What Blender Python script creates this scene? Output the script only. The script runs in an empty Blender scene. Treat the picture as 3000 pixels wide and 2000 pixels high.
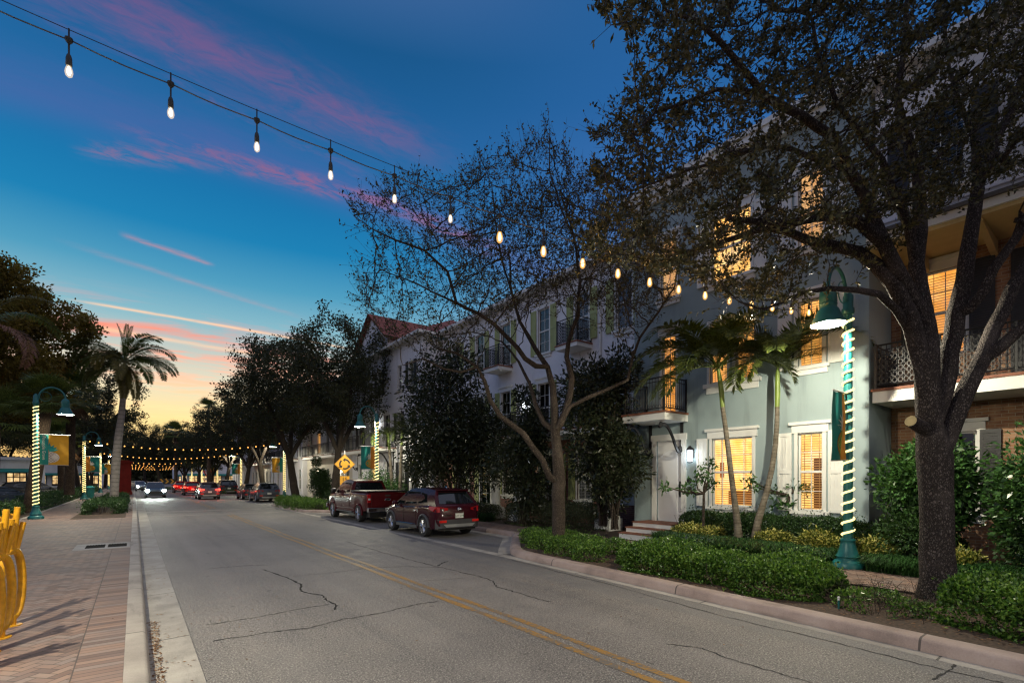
import bpy, math, random
import numpy as np
from mathutils import Vector, Matrix

SC = bpy.context.scene
COL = SC.collection
random.seed(7)
RNG = np.random.default_rng(7)
PI = math.pi
R = math.radians

# ------------------------------------------------------------------ camera model
FPX, VPX, HY, CAMZ = 1450.0, 394.0, 1402.0, 2.0
YAW = math.atan((1500 - VPX) / FPX)
FW = (math.sin(YAW), math.cos(YAW))
RT = (math.cos(YAW), -math.sin(YAW))


def at(px, py, d):
    """world point seen at pixel (px, py) of the 3000x2000 photo, d metres along the optical axis"""
    u = (px - 1500) / FPX
    v = (HY - py) / FPX
    return Vector((d * (FW[0] + RT[0] * u), d * (FW[1] + RT[1] * u), CAMZ + d * v))


def ground(px, py, z=0.0):
    return at(px, py, FPX * (CAMZ - z) / (py - HY))


def project(p):
    d = p[0] * FW[0] + p[1] * FW[1]
    r = p[0] * RT[0] + p[1] * RT[1]
    return 1500 + FPX * r / d, HY - FPX * (p[2] - CAMZ) / d, d


cam_data = bpy.data.cameras.new("camera")
cam_data.sensor_width = 36.0
cam_data.lens = FPX / 3000 * 36
cam_data.shift_y = (HY - 1000) / 3000
cam_data.clip_start = 0.05
cam_data.clip_end = 3000
cam = bpy.data.objects.new("camera", cam_data)
COL.objects.link(cam)
cam.location = (0, 0, CAMZ)
cam.rotation_euler = (PI / 2, 0, -YAW)
SC.camera = cam

# ------------------------------------------------------------------ objects and tags


def tag(o, label=None, cat=None, group=None, kind=None):
    if label:
        o["label"] = label
    if cat:
        o["category"] = cat
    if group:
        o["group"] = group
    if kind:
        o["kind"] = kind
    return o


def thing(name, label, cat, loc=(0, 0, 0), group=None):
    o = bpy.data.objects.new(name, None)
    o.empty_display_size = 0.2
    COL.objects.link(o)
    o.location = loc
    return tag(o, label, cat, group)


def wloc(o):
    v = Vector((0, 0, 0))
    while o is not None:
        v += o.location
        o = o.parent
    return v


def link_mesh(name, me, mats, parent=None, smooth=None):
    if not isinstance(mats, (list, tuple)):
        mats = [mats]
    for m in mats:
        me.materials.append(m)
    o = bpy.data.objects.new(name, me)
    COL.objects.link(o)
    if smooth is not None and len(me.polygons):
        me.polygons.foreach_set("use_smooth", [True] * len(me.polygons))
        if smooth > 0:
            me.set_sharp_from_angle(angle=R(smooth))
    if parent is not None:
        o.parent = parent
    return o


def np_mesh(name, verts, faces, mats, parent=None, mat_idx=None, smooth=None):
    """verts (N,3), faces (M,k) arrays in world coordinates"""
    off = np.array(wloc(parent)) if parent is not None else np.zeros(3)
    verts = np.asarray(verts, dtype=np.float32) - off
    faces = np.asarray(faces, dtype=np.int32)
    me = bpy.data.meshes.new(name)
    n, m, k = len(verts), len(faces), faces.shape[1]
    me.vertices.add(n)
    me.vertices.foreach_set("co", verts.astype(np.float32).ravel())
    me.loops.add(m * k)
    me.loops.foreach_set("vertex_index", faces.ravel())
    me.polygons.add(m)
    me.polygons.foreach_set("loop_start", np.arange(0, m * k, k, dtype=np.int32))
    if mat_idx is not None:
        me.polygons.foreach_set("material_index", np.asarray(mat_idx, dtype=np.int32))
    me.update(calc_edges=True)
    me.validate()
    return link_mesh(name, me, mats, parent, smooth)


class MB:
    """collects shapes in world coordinates and links them as ONE mesh object"""

    def __init__(s):
        s.v, s.f, s.m, s.cur = [], [], [], 0

    def add(s, vs, fs):
        b = len(s.v)
        s.v += [tuple(p) for p in vs]
        for f in fs:
            s.f.append(tuple(i + b for i in f))
            s.m.append(s.cur)
        return s

    def box(s, x0, x1, y0, y1, z0, z1, mtx=None):
        vs = [(x, y, z) for z in (z0, z1) for y in (y0, y1) for x in (x0, x1)]
        if mtx is not None:
            vs = [tuple(mtx @ Vector(p)) for p in vs]
        return s.add(vs, [(0, 2, 3, 1), (4, 5, 7, 6), (0, 1, 5, 4), (2, 6, 7, 3), (0, 4, 6, 2), (1, 3, 7, 5)])

    def quad(s, a, b, c, d):
        return s.add([a, b, c, d], [(0, 1, 2, 3)])

    def prism(s, pts, ext):
        """closed planar polygon pts extruded by vector ext"""
        n = len(pts)
        e = Vector(ext)
        vs = [tuple(p) for p in pts] + [tuple(Vector(p) + e) for p in pts]
        fs = [tuple(range(n - 1, -1, -1)), tuple(range(n, 2 * n))]
        fs += [(i, (i + 1) % n, n + (i + 1) % n, n + i) for i in range(n)]
        return s.add(vs, fs)

    def tube(s, pts, rad, sides=8, cap=True, closed=False):
        pts = [Vector(p) for p in pts]
        n = len(pts)
        if not isinstance(rad, (list, tuple)):
            rad = [rad] * n
        vs, fs = [], []
        ref = None
        for i, p in enumerate(pts):
            if closed:
                t = pts[(i + 1) % n] - pts[i - 1]
            else:
                t = pts[min(i + 1, n - 1)] - pts[max(i - 1, 0)]
            if t.length < 1e-9:
                t = Vector((0, 0, 1))
            t.normalize()
            if ref is None:
                ref = t.cross(Vector((0, 0, 1)))
                if ref.length < 1e-3:
                    ref = Vector((1, 0, 0))
            a = (ref - t * ref.dot(t))
            if a.length < 1e-6:
                a = t.orthogonal()
            a.normalize()
            ref = a
            b = t.cross(a)
            for k in range(sides):
                an = 2 * PI * k / sides
                vs.append(p + (a * math.cos(an) + b * math.sin(an)) * rad[i])
        m = n if closed else n - 1
        for i in range(m):
            j = (i + 1) % n
            for k in range(sides):
                k2 = (k + 1) % sides
                fs.append((i * sides + k, i * sides + k2, j * sides + k2, j * sides + k))
        if cap and not closed:
            fs.append(tuple(range(sides - 1, -1, -1)))
            fs.append(tuple(range((n - 1) * sides, n * sides)))
        return s.add(vs, fs)

    def lathe(s, prof, c=(0, 0, 0), seg=16, axis="z", cap=True, flute=0.0):
        """prof: list of (radius, height)"""
        vs, fs = [], []
        for r, h in prof:
            for k in range(seg):
                an = 2 * PI * k / seg
                rr = r * (1 - flute * (k % 2))
                x, y = rr * math.cos(an), rr * math.sin(an)
                if axis == "z":
                    q = (c[0] + x, c[1] + y, c[2] + h)
                elif axis == "x":
                    q = (c[0] + h, c[1] + x, c[2] + y)
                else:
                    q = (c[0] + y, c[1] + h, c[2] + x)
                vs.append(q)
        n = len(prof)
        for i in range(n - 1):
            for k in range(seg):
                k2 = (k + 1) % seg
                fs.append((i * seg + k, i * seg + k2, (i + 1) * seg + k2, (i + 1) * seg + k))
        if cap:
            fs.append(tuple(range(seg - 1, -1, -1)))
            fs.append(tuple(range((n - 1) * seg, n * seg)))
        return s.add(vs, fs)

    def strip(s, pts, w, z):
        """flat ribbon along ground polyline pts of half width w (or list)"""
        pts = [Vector((p[0], p[1], 0)) for p in pts]
        n = len(pts)
        vs, fs = [], []
        for i, p in enumerate(pts):
            t = pts[min(i + 1, n - 1)] - pts[max(i - 1, 0)]
            t.normalize()
            q = Vector((-t.y, t.x, 0))
            ww = w[i] if isinstance(w, (list, tuple)) else w
            a, b = p + q * ww, p - q * ww
            vs += [(a.x, a.y, z), (b.x, b.y, z)]
        for i in range(n - 1):
            fs.append((2 * i + 1, 2 * i + 3, 2 * i + 2, 2 * i))
        return s.add(vs, fs)

    def build(s, name, mats, parent=None, smooth=None, bevel=0.0):
        off = wloc(parent) if parent is not None else Vector((0, 0, 0))
        me = bpy.data.meshes.new(name)
        me.from_pydata([(p[0] - off.x, p[1] - off.y, p[2] - off.z) for p in s.v], [], s.f)
        if any(s.m):
            me.polygons.foreach_set("material_index", s.m)
        me.update()
        o = link_mesh(name, me, mats, parent, smooth)
        if bevel > 0:
            b = o.modifiers.new("bevel", "BEVEL")
            b.width = bevel
            b.segments = 2
            b.limit_method = "ANGLE"
        return o


def kids(o):
    return [c for c in bpy.data.objects if c.parent == o]


CHILD = {}


def copy_tree(o, parent=None):
    c = o.copy()
    COL.objects.link(c)
    c.parent = parent
    if parent is not None:
        c.matrix_parent_inverse = o.matrix_parent_inverse
    for ch in list(o.children):
        copy_tree(ch, c)
    return c


def repaint(root, old, new):
    """give a copied thing its own colour: swap a material on copied mesh data"""
    for ch in [root] + list(root.children_recursive):
        if ch.type == "MESH" and old.name in [m.name for m in ch.data.materials]:
            ch.data = ch.data.copy()
            for i, m in enumerate(ch.data.materials):
                if m.name == old.name:
                    ch.data.materials[i] = new


def text_mesh(name, s, size, mat, parent, mtx, depth=0.002, align="CENTER"):
    cu = bpy.data.curves.new(name, "FONT")
    cu.body = s
    cu.size = size
    cu.extrude = depth
    cu.align_x = align
    cu.align_y = "CENTER"
    cu.resolution_u = 3
    t = bpy.data.objects.new(name, cu)
    COL.objects.link(t)
    dg = bpy.context.evaluated_depsgraph_get()
    me = bpy.data.meshes.new_from_object(t.evaluated_get(dg))
    me.name = name
    bpy.data.objects.remove(t)
    bpy.data.curves.remove(cu)
    off = wloc(parent) if parent is not None else Vector((0, 0, 0))
    me.transform(Matrix.Translation(-off) @ mtx)
    return link_mesh(name, me, mat, parent)


# ------------------------------------------------------------------ node helper
class S:
    """a shader socket with arithmetic"""

    def __init__(s, nt, sock):
        s.nt, s.k = nt, sock

    def op(s, o, b=None, c=None, clamp=False):
        n = s.nt.nodes.new("ShaderNodeMath")
        n.operation = o
        n.use_clamp = clamp
        for i, v in enumerate((s, b, c)):
            if v is None:
                continue
            if isinstance(v, S):
                s.nt.links.new(v.k, n.inputs[i])
            else:
                n.inputs[i].default_value = v
        return S(s.nt, n.outputs[0])

    def __add__(s, b): return s.op("ADD", b)
    def __sub__(s, b): return s.op("SUBTRACT", b)
    def __mul__(s, b): return s.op("MULTIPLY", b)
    def __truediv__(s, b): return s.op("DIVIDE", b)
    def __radd__(s, b): return s.op("ADD", b)
    def __rmul__(s, b): return s.op("MULTIPLY", b)
    def __rsub__(s, b): return (s * -1.0) + b
    def abs(s): return s.op("ABSOLUTE")
    def floor(s): return s.op("FLOOR")
    def fract(s): return s.op("FRACT")
    def mod(s, b): return s.op("FLOORED_MODULO", b)
    def min(s, b): return s.op("MINIMUM", b)
    def max(s, b): return s.op("MAXIMUM", b)
    def lt(s, b): return s.op("LESS_THAN", b)
    def gt(s, b): return s.op("GREATER_THAN", b)
    def pow(s, b): return s.op("POWER", b)
    def exp(s): return s.op("EXPONENT")
    def clamp(s): return s.op("ADD", 0.0, clamp=True)

    def smooth(s, a, b, lo=0.0, hi=1.0):
        n = s.nt.nodes.new("ShaderNodeMapRange")
        n.interpolation_type = "SMOOTHSTEP"
        s.nt.links.new(s.k, n.inputs[0])
        for i, v in enumerate((a, b, lo, hi)):
            n.inputs[i + 1].default_value = v
        return S(s.nt, n.outputs[0])


class M:
    """material builder"""

    def __init__(s, name, col=(0.5, 0.5, 0.5), rough=0.6, metal=0.0, spec=0.5):
        s.mat = bpy.data.materials.new(name)
        s.mat.use_nodes = True
        s.nt = s.mat.node_tree
        s.b = s.nt.nodes["Principled BSDF"]
        s.b.inputs["Base Color"].default_value = (*col, 1)
        s.b.inputs["Roughness"].default_value = rough
        s.b.inputs["Metallic"].default_value = metal
        s.b.inputs["Specular IOR Level"].default_value = spec
        s._c = None

    def node(s, t, **kw):
        n = s.nt.nodes.new(t)
        for k, v in kw.items():
            setattr(n, k, v)
        return n

    def coord(s, kind="Object"):
        if s._c is None:
            s._c = s.node("ShaderNodeTexCoord")
        return s._c.outputs[kind]

    def geo(s):
        n = s.node("ShaderNodeNewGeometry")
        return n.outputs["Position"]

    def xyz(s, sock=None):
        n = s.node("ShaderNodeSeparateXYZ")
        s.nt.links.new(sock or s.geo(), n.inputs[0])
        return [S(s.nt, o) for o in n.outputs]

    def vec(s, x, y, z):
        n = s.node("ShaderNodeCombineXYZ")
        for i, v in enumerate((x, y, z)):
            if isinstance(v, S):
                s.nt.links.new(v.k, n.inputs[i])
            else:
                n.inputs[i].default_value = v
        return n.outputs[0]

    def scaled(s, vec, sc):
        n = s.node("ShaderNodeMapping")
        n.inputs["Scale"].default_value = sc
        s.nt.links.new(vec, n.inputs[0])
        return n.outputs[0]

    def noise(s, vec=None, scale=5.0, detail=4.0, rough=0.55, dist=0.0, out=0):
        n = s.node("ShaderNodeTexNoise")
        s.nt.links.new(vec or s.geo(), n.inputs["Vector"])
        n.inputs["Scale"].default_value = scale
        n.inputs["Detail"].default_value = detail
        n.inputs["Roughness"].default_value = rough
        n.inputs["Distortion"].default_value = dist
        return S(s.nt, n.outputs[out])

    def vor(s, vec=None, scale=5.0, feature="F1", out="Distance"):
        n = s.node("ShaderNodeTexVoronoi", feature=feature)
        s.nt.links.new(vec or s.geo(), n.inputs["Vector"])
        n.inputs["Scale"].default_value = scale
        return S(s.nt, n.outputs[out])

    def white(s, vec):
        n = s.node("ShaderNodeTexWhiteNoise")
        s.nt.links.new(vec, n.inputs["Vector"])
        return S(s.nt, n.outputs["Value"])

    def ramp(s, fac, stops, interp="LINEAR"):
        n = s.node("ShaderNodeValToRGB")
        n.color_ramp.interpolation = interp
        e = n.color_ramp.elements
        while len(e) < len(stops):
            e.new(0.5)
        for i, (p, c) in enumerate(stops):
            e[i].position = p
            e[i].color = (*c, 1)
        s.nt.links.new(fac.k, n.inputs[0])
        return S(s.nt, n.outputs[0])

    def mix(s, fac, a, b, mode="MIX"):
        n = s.node("ShaderNodeMix", data_type="RGBA", blend_type=mode)
        for i, v in ((0, fac), (6, a), (7, b)):
            if isinstance(v, S):
                s.nt.links.new(v.k, n.inputs[i])
            elif isinstance(v, (tuple, list)):
                n.inputs[i].default_value = (*v, 1)
            else:
                n.inputs[i].default_value = v
        return S(s.nt, n.outputs[2])

    def base(s, c): s.nt.links.new(c.k, s.b.inputs["Base Color"]); return s
    def rough(s, c): s.nt.links.new(c.k, s.b.inputs["Roughness"]); return s

    def bump(s, h, strength=0.3, dist=0.02):
        n = s.node("ShaderNodeBump")
        n.inputs["Strength"].default_value = strength
        n.inputs["Distance"].default_value = dist
        s.nt.links.new(h.k, n.inputs["Height"])
        s.nt.links.new(n.outputs[0], s.b.inputs["Normal"])
        return s

    def emit(s, col, strength, sample=True):
        if isinstance(col, S):
            s.nt.links.new(col.k, s.b.inputs["Emission Color"])
        else:
            s.b.inputs["Emission Color"].default_value = (*col, 1)
        s.b.inputs["Emission Strength"].default_value = strength
        if not sample:
            s.mat.cycles.emission_sampling = "NONE"
        return s
# ------------------------------------------------------------------ materials


def m_plain(name, col, rough=0.6, metal=0.0, spec=0.5, var=0.12, scale=3.0):
    m = M(name, col, rough, metal, spec)
    n = m.noise(scale=scale, detail=5)
    lo = tuple(c * (1 - var) for c in col)
    hi = tuple(min(1, c * (1 + var)) for c in col)
    m.base(m.ramp(n, [(0.3, lo), (0.7, hi)]))
    return m


def m_asphalt():
    m = M("asphalt", (0.2, 0.19, 0.185), 0.6)
    p = m.geo()
    big = m.noise(p, 0.35, 5, 0.6)
    mid = m.noise(p, 2.2, 6, 0.65)
    grit = m.noise(p, 55, 3, 0.7)
    stone = m.vor(p, 75, out="Distance")
    c = m.ramp(big * 0.6 + mid * 0.4, [(0.3, (0.095, 0.086, 0.082)), (0.5, (0.158, 0.142, 0.131)), (0.7, (0.225, 0.20, 0.18))])
    lane = m.noise(m.scaled(p, (1.6, 0.07, 1.0)), 1.3, 5, 0.6)
    c = m.mix(lane.smooth(0.50, 0.68) * 0.5, c, (0.085, 0.08, 0.082))
    c = m.mix(lane.smooth(0.46, 0.30) * 0.35, c, (0.25, 0.22, 0.195))
    g2 = m.noise(p, 24, 4, 0.75)
    c = m.mix(grit.smooth(0.52, 0.66), c, (0.44, 0.41, 0.37))
    c = m.mix(grit.smooth(0.47, 0.34) * 0.9, c, (0.025, 0.024, 0.025))
    c = m.mix(g2.smooth(0.48, 0.36) * 0.6, c, (0.03, 0.029, 0.03))
    c = m.mix(g2.smooth(0.56, 0.68) * 0.45, c, (0.30, 0.28, 0.26))
    # oil and tyre wear along the wheel tracks
    x, y, z = m.xyz(p)
    tr = ((x - 2.2).abs() - 0.85).abs().smooth(0.0, 0.5, 1, 0) + ((x - 6.0).abs() - 0.85).abs().smooth(0.0, 0.5, 1, 0)
    c = m.mix(tr * 0.3 * mid, c, (0.26, 0.24, 0.225))
    spots = m.noise(p, 5.5, 2, 0.5).smooth(0.70, 0.74)
    c = m.mix(spots * 0.7, c, (0.05, 0.045, 0.045))
    # the resurfaced edge lane on the house side
    edge = (x + m.noise(p, 1.2, 3) * 0.12).smooth(6.55, 6.6) * y.lt(60)
    c = m.mix(edge * 0.35, c, (0.11, 0.11, 0.115))
    m.base(c)
    m.rough(m.ramp(mid, [(0.3, (0.56,) * 3), (0.7, (0.76,) * 3)]))
    m.bump(grit * 0.7 + stone * 0.5, 0.6, 0.012)
    return m.mat


def m_concrete(name, a, b, joint=3.0):
    m = M(name, a, 0.8)
    p = m.geo()
    n = m.noise(p, 1.3, 6, 0.62)
    g = m.noise(p, 60, 3, 0.7)
    c = m.ramp(n * 0.75 + g * 0.25, [(0.32, tuple(v * 0.62 for v in a)), (0.5, a), (0.68, b)])
    x, y, z = m.xyz(p)
    j = ((y / joint).fract() - 0.5).abs().lt(0.012 / joint)
    c = m.mix(j * 0.8, c, (0.03, 0.028, 0.025))
    st = m.noise(m.scaled(p, (3.0, 0.5, 3.0)), 1.1, 5, 0.7).smooth(0.55, 0.75)
    c = m.mix(st * 0.55, c, tuple(v * 0.35 for v in a))
    m.base(c)
    m.bump(g + n, 0.35, 0.008)
    return m.mat


def m_paver(name, border_x=None, rot=45.0):
    """herringbone clay pavers 10 x 20 cm, with a soldier course along border_x"""
    m = M(name, (0.3, 0.2, 0.16), 0.75)
    p = m.geo()
    x, y, z = m.xyz(p)
    c0, s0 = math.cos(R(rot)), math.sin(R(rot))
    w = 0.102
    a = (x * c0 + y * s0) / w
    b = (y * c0 - x * s0) / w
    i, j = a.floor(), b.floor()
    fx, fy = a - i, b - j
    k = (i - j).mod(4.0)
    r0, r1, r2, r3 = [(k - float(q)).abs().lt(0.5) for q in range(4)]
    big = 1.0
    dl = fx + r1 * big
    dr = (1.0 - fx) + r0 * big
    db = fy + r2 * big
    dt = (1.0 - fy) + r3 * big
    d = dl.min(dr).min(db.min(dt))
    bi = i - r1
    bj = j - r2
    if border_x:
        lo, hi = border_x
        inb = x.gt(lo) * x.lt(hi)
        row = y / w
        rf = row.fract()
        ed = rf.min(1.0 - rf).min(((x - lo) / w).abs()).min(((x - hi) / w).abs())
        d = d * (1.0 - inb) + ed * inb
        d = d.min(((x - lo) / w).abs())
        bi = bi * (1.0 - inb) + inb * 991.0
        bj = bj * (1.0 - inb) + row.floor() * inb
    rnd = m.white(m.vec(bi, bj, 3.0))
    n = m.noise(p, 1.6, 5, 0.6)
    g = m.noise(p, 70, 3, 0.7)
    col = m.ramp(rnd, [(0.0, (0.10, 0.062, 0.052)), (0.3, (0.18, 0.108, 0.084)), (0.7, (0.25, 0.155, 0.115)), (1.0, (0.21, 0.16, 0.14))])
    col = m.mix(n.smooth(0.42, 0.72) * 0.5, col, (0.125, 0.108, 0.115))
    col = m.mix(m.noise(p, 0.5, 5, 0.6).smooth(0.5, 0.66) * 0.4, col, (0.075, 0.062, 0.066))
    col = m.mix(g.smooth(0.4, 0.7) * 0.35, col, (0.16, 0.115, 0.1))
    gap = d.smooth(0.025, 0.085, 1, 0)
    col = m.mix(gap * 0.85, col, (0.035, 0.03, 0.028))
    m.base(col)
    m.bump((1.0 - gap) * 1.0 + g * 0.2 + rnd * 0.15, 0.5, 0.006)
    return m.mat


def m_brick(name, axis="y", pale=False):
    m = M(name, (0.3, 0.13, 0.09), 0.85)
    p = m.geo()
    x, y, z = m.xyz(p)
    n = m.node("ShaderNodeTexBrick")
    m.nt.links.new(m.vec(y if axis == "y" else x, z, 0.0), n.inputs["Vector"])
    n.inputs["Scale"].default_value = 1.0
    n.inputs["Brick Width"].default_value = 0.215
    n.inputs["Row Height"].default_value = 0.075
    n.inputs["Mortar Size"].default_value = 0.006
    n.inputs["Mortar Smooth"].default_value = 0.3
    n.inputs["Bias"].default_value = 0.0
    if pale:
        cs = ((0.36, 0.19, 0.10), (0.20, 0.085, 0.05), (0.36, 0.32, 0.26))
    else:
        cs = ((0.26, 0.10, 0.07), (0.15, 0.06, 0.045), (0.30, 0.27, 0.24))
    for k, c in zip(("Color1", "Color2", "Mortar"), cs):
        n.inputs[k].default_value = (*c, 1)
    big = m.noise(p, 6, 4)
    c = m.mix(big.smooth(0.35, 0.7) * 0.45, S(m.nt, n.outputs[0]), (0.42, 0.27, 0.17) if pale else (0.14, 0.07, 0.055))
    m.base(c)
    m.bump((1.0 - S(m.nt, n.outputs[1])) + m.noise(p, 40, 3) * 0.4, 0.5, 0.008)
    return m.mat


def m_stucco(name, col):
    m = M(name, col, 0.85, spec=0.25)
    p = m.geo()
    n = m.noise(p, 0.7, 6, 0.6)
    g = m.noise(p, 45, 4, 0.7)
    st = m.noise(m.scaled(p, (2.5, 2.5, 0.25)), 1.0, 5, 0.65).smooth(0.52, 0.78)
    c = m.ramp(n * 0.7 + g * 0.3, [(0.3, tuple(v * 0.86 for v in col)), (0.7, tuple(min(1, v * 1.1) for v in col))])
    c = m.mix(st * 0.55, c, tuple(v * 0.55 for v in col))
    m.base(c)
    m.bump(g, 0.35, 0.006)
    return m.mat


def m_leaf(name, dark, mid, light, rough=0.45, scale=1.3, trans=0.25):
    m = M(name, mid, rough, spec=0.35)
    p = m.coord("Object")
    big = m.noise(p, scale, 3, 0.5)
    fine = m.noise(p, 23, 0, 0.5)
    c = m.ramp(big * 0.35 + fine * 0.65, [(0.36, dark), (0.5, mid), (0.63, light)])
    m.base(c)
    t = m.node("ShaderNodeBsdfTranslucent")
    m.nt.links.new(m.mix(1.0, c, (1.0, 0.95, 0.55), "MULTIPLY").k, t.inputs[0])
    x = m.node("ShaderNodeMixShader")
    x.inputs[0].default_value = trans
    m.nt.links.new(m.b.outputs[0], x.inputs[1])
    m.nt.links.new(t.outputs[0], x.inputs[2])
    m.nt.links.new(x.outputs[0], m.nt.nodes["Material Output"].inputs[0])
    return m.mat


def m_bark(name, dark, light, sc=(15, 15, 8), strength=0.9):
    m = M(name, dark, 0.9, spec=0.2)
    p = m.coord("Object")
    q = m.scaled(p, sc)
    wob = m.node("ShaderNodeVectorMath", operation="ADD")
    nz = m.node("ShaderNodeTexNoise")
    nz.inputs["Scale"].default_value = 1.8
    nz.inputs["Detail"].default_value = 3
    m.nt.links.new(q, nz.inputs["Vector"])
    sc_ = m.node("ShaderNodeVectorMath", operation="SCALE")
    sc_.inputs["Scale"].default_value = 0.9
    m.nt.links.new(nz.outputs["Color"], sc_.inputs[0])
    m.nt.links.new(q, wob.inputs[0])
    m.nt.links.new(sc_.outputs[0], wob.inputs[1])
    f = 1.0 - m.vor(wob.outputs[0], 2.4, "DISTANCE_TO_EDGE", "Distance").smooth(0.0, 0.34)
    n = m.noise(q, 1.9, 6, 0.62)
    big = m.noise(p, 1.4, 4)
    c = m.ramp(f * 0.50 + n * 0.62, [(0.24, light), (0.50, tuple((a + b) / 2 for a, b in zip(dark, light))), (0.74, dark)])
    c = m.mix(big.smooth(0.5, 0.7) * 0.35, c, tuple(v * 1.5 for v in light))
    m.base(c)
    m.bump((1.0 - f) + n * 0.8, strength, 0.03)
    return m.mat


def m_ring(name, a, b, freq=16.0):
    m = M(name, a, 0.8, spec=0.25)
    p = m.coord("Object")
    x, y, z = m.xyz(p)
    n = m.noise(p, 5, 4)
    rg = ((z * freq + n * 0.7).fract() - 0.5).abs().smooth(0.36, 0.48)
    c = m.ramp(n, [(0.3, a), (0.7, b)])
    c = m.mix(rg * 0.55, c, tuple(v * 0.35 for v in a))
    m.base(c)
    m.bump(1.0 - rg, 0.4, 0.01)
    return m.mat


def m_glow(name, col, strength, sample=False):
    return M(name, tuple(0.06 * c for c in col), 0.5).emit(col, strength, sample).mat


def m_glass(name="window_glass", tint=0.1):
    m = M(name)
    nt = m.nt
    g = m.node("ShaderNodeBsdfGlossy")
    g.inputs["Roughness"].default_value = 0.03
    t = m.node("ShaderNodeBsdfTransparent")
    fr = m.node("ShaderNodeFresnel")
    fr.inputs[0].default_value = 1.5
    mx = m.node("ShaderNodeMixShader")
    nt.links.new((S(nt, fr.outputs[0]) + tint * 0.5).k, mx.inputs[0])
    nt.links.new(t.outputs[0], mx.inputs[1])
    nt.links.new(g.outputs[0], mx.inputs[2])
    nt.links.new(mx.outputs[0], nt.nodes["Material Output"].inputs[0])
    return m.mat


def m_room(name, cols, strength):
    """a lit room seen through a window: warm wall that glows itself, uneven lamp light painted in by noise"""
    m = M(name, (0.7, 0.5, 0.3), 0.8)
    p = m.geo()
    n = m.noise(p, 1.9, 3, 0.5)
    c = m.ramp(n, [(0.36, cols[0]), (0.5, cols[1]), (0.62, cols[2])])
    m.emit(c, strength, False)
    return m.mat


def m_paint(name, col, rough=0.25):
    m = M(name, col, rough, 0.0, 0.5)
    m.b.inputs["Coat Weight"].default_value = 0.3
    m.b.inputs["Specular IOR Level"].default_value = 0.12
    m.b.inputs["Coat Roughness"].default_value = 0.04
    n = m.noise(m.coord("Object"), 3.0, 4)
    m.base(m.ramp(n, [(0.3, tuple(v * 0.85 for v in col)), (0.7, tuple(v * 1.15 for v in col))]))
    return m.mat


CAST_IRON = m_plain("cast_iron", (0.012, 0.012, 0.013), 0.95, 0.0, 0.05).mat
ASPHALT = m_asphalt()
GUTTER = m_concrete("gutter_concrete", (0.30, 0.275, 0.245), (0.40, 0.37, 0.33))
KERB = m_concrete("kerb_concrete", (0.30, 0.265, 0.235), (0.40, 0.36, 0.315))
KERB_PINK = m_concrete("pink_kerb_concrete", (0.31, 0.235, 0.205), (0.40, 0.32, 0.285), 3.4)
PAVER = m_paver("herringbone_pavers", (-0.47, -0.08))
PAVER_PLAIN = m_paver("pavers", None, 45)
BRICK = m_brick("red_brick")
BRICK_PALE = m_brick("tan_brick", pale=True)
BRICK_X = m_brick("red_brick_return", "x")
STUCCO_BLUE = m_stucco("blue_stucco", (0.30, 0.375, 0.395))
STUCCO_WHITE = m_stucco("white_stucco", (0.76, 0.76, 0.80))
STUCCO_CREAM = m_stucco("cream_stucco", (0.62, 0.58, 0.50))
TRIM = m_plain("white_trim_paint", (0.72, 0.72, 0.70), 0.55, var=0.05).mat
SOFFIT = m_plain("cream_soffit_paint", (0.58, 0.46, 0.24), 0.7, var=0.08).mat
SHUTTER_GREEN = m_plain("yellow_green_shutter_paint", (0.36, 0.40, 0.16), 0.55, var=0.1).mat
BLACK = m_plain("black_iron", (0.018, 0.018, 0.02), 0.5, 0.2, var=0.2).mat
SHUTTER_BLACK = m_plain("black_shutter_paint", (0.025, 0.025, 0.03), 0.55, var=0.2).mat
TEAL = m_plain("teal_lamp_paint", (0.012, 0.125, 0.125), 0.4, 0.1, var=0.2).mat
TILE_RED = m_plain("clay_roof_tile", (0.24, 0.07, 0.045), 0.8, var=0.35, scale=9).mat
ROOF_GREY = m_plain("grey_roof", (0.09, 0.085, 0.085), 0.85, var=0.3, scale=5).mat
DECK = m_plain("terracotta_balcony_edge", (0.22, 0.085, 0.05), 0.7, var=0.25, scale=12).mat
DOOR_WHITE = m_plain("white_door_paint", (0.74, 0.74, 0.76), 0.4, var=0.03).mat
OAK_LEAF = m_leaf("oak_leaf", (0.022, 0.025, 0.011), (0.056, 0.056, 0.024), (0.12, 0.105, 0.045))
OAK_LEAF_FAR = m_leaf("street_oak_leaf", (0.02, 0.026, 0.012), (0.045, 0.052, 0.022), (0.08, 0.085, 0.036), 0.6, 0.6)
GOLD_LIT_LEAF = m_leaf("painted_gold_light_leaf", (0.07, 0.062, 0.012), (0.17, 0.13, 0.024), (0.28, 0.20, 0.04), 0.55, 0.4, 0.5)  # gold light on the crown is put into the leaf colour
MAGNOLIA_LEAF = m_leaf("magnolia_leaf", (0.012, 0.022, 0.010), (0.03, 0.042, 0.02), (0.06, 0.062, 0.034), 0.3)
HEDGE_LEAF = m_leaf("front_hedge_leaf", (0.02, 0.055, 0.010), (0.065, 0.15, 0.022), (0.18, 0.30, 0.06), 0.32, 2.5)
DARK_HEDGE_LEAF = m_leaf("clipped_hedge_leaf", (0.016, 0.040, 0.014), (0.034, 0.076, 0.022), (0.06, 0.12, 0.04), 0.35, 2.5)
YELLOW_LEAF = m_leaf("variegated_leaf", (0.03, 0.065, 0.010), (0.15, 0.18, 0.03), (0.72, 0.66, 0.22), 0.4, 3.0)
SHRUB_LEAF = m_leaf("shrub_leaf", (0.02, 0.05, 0.016), (0.045, 0.115, 0.03), (0.09, 0.20, 0.055), 0.3, 2.0)
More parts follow.
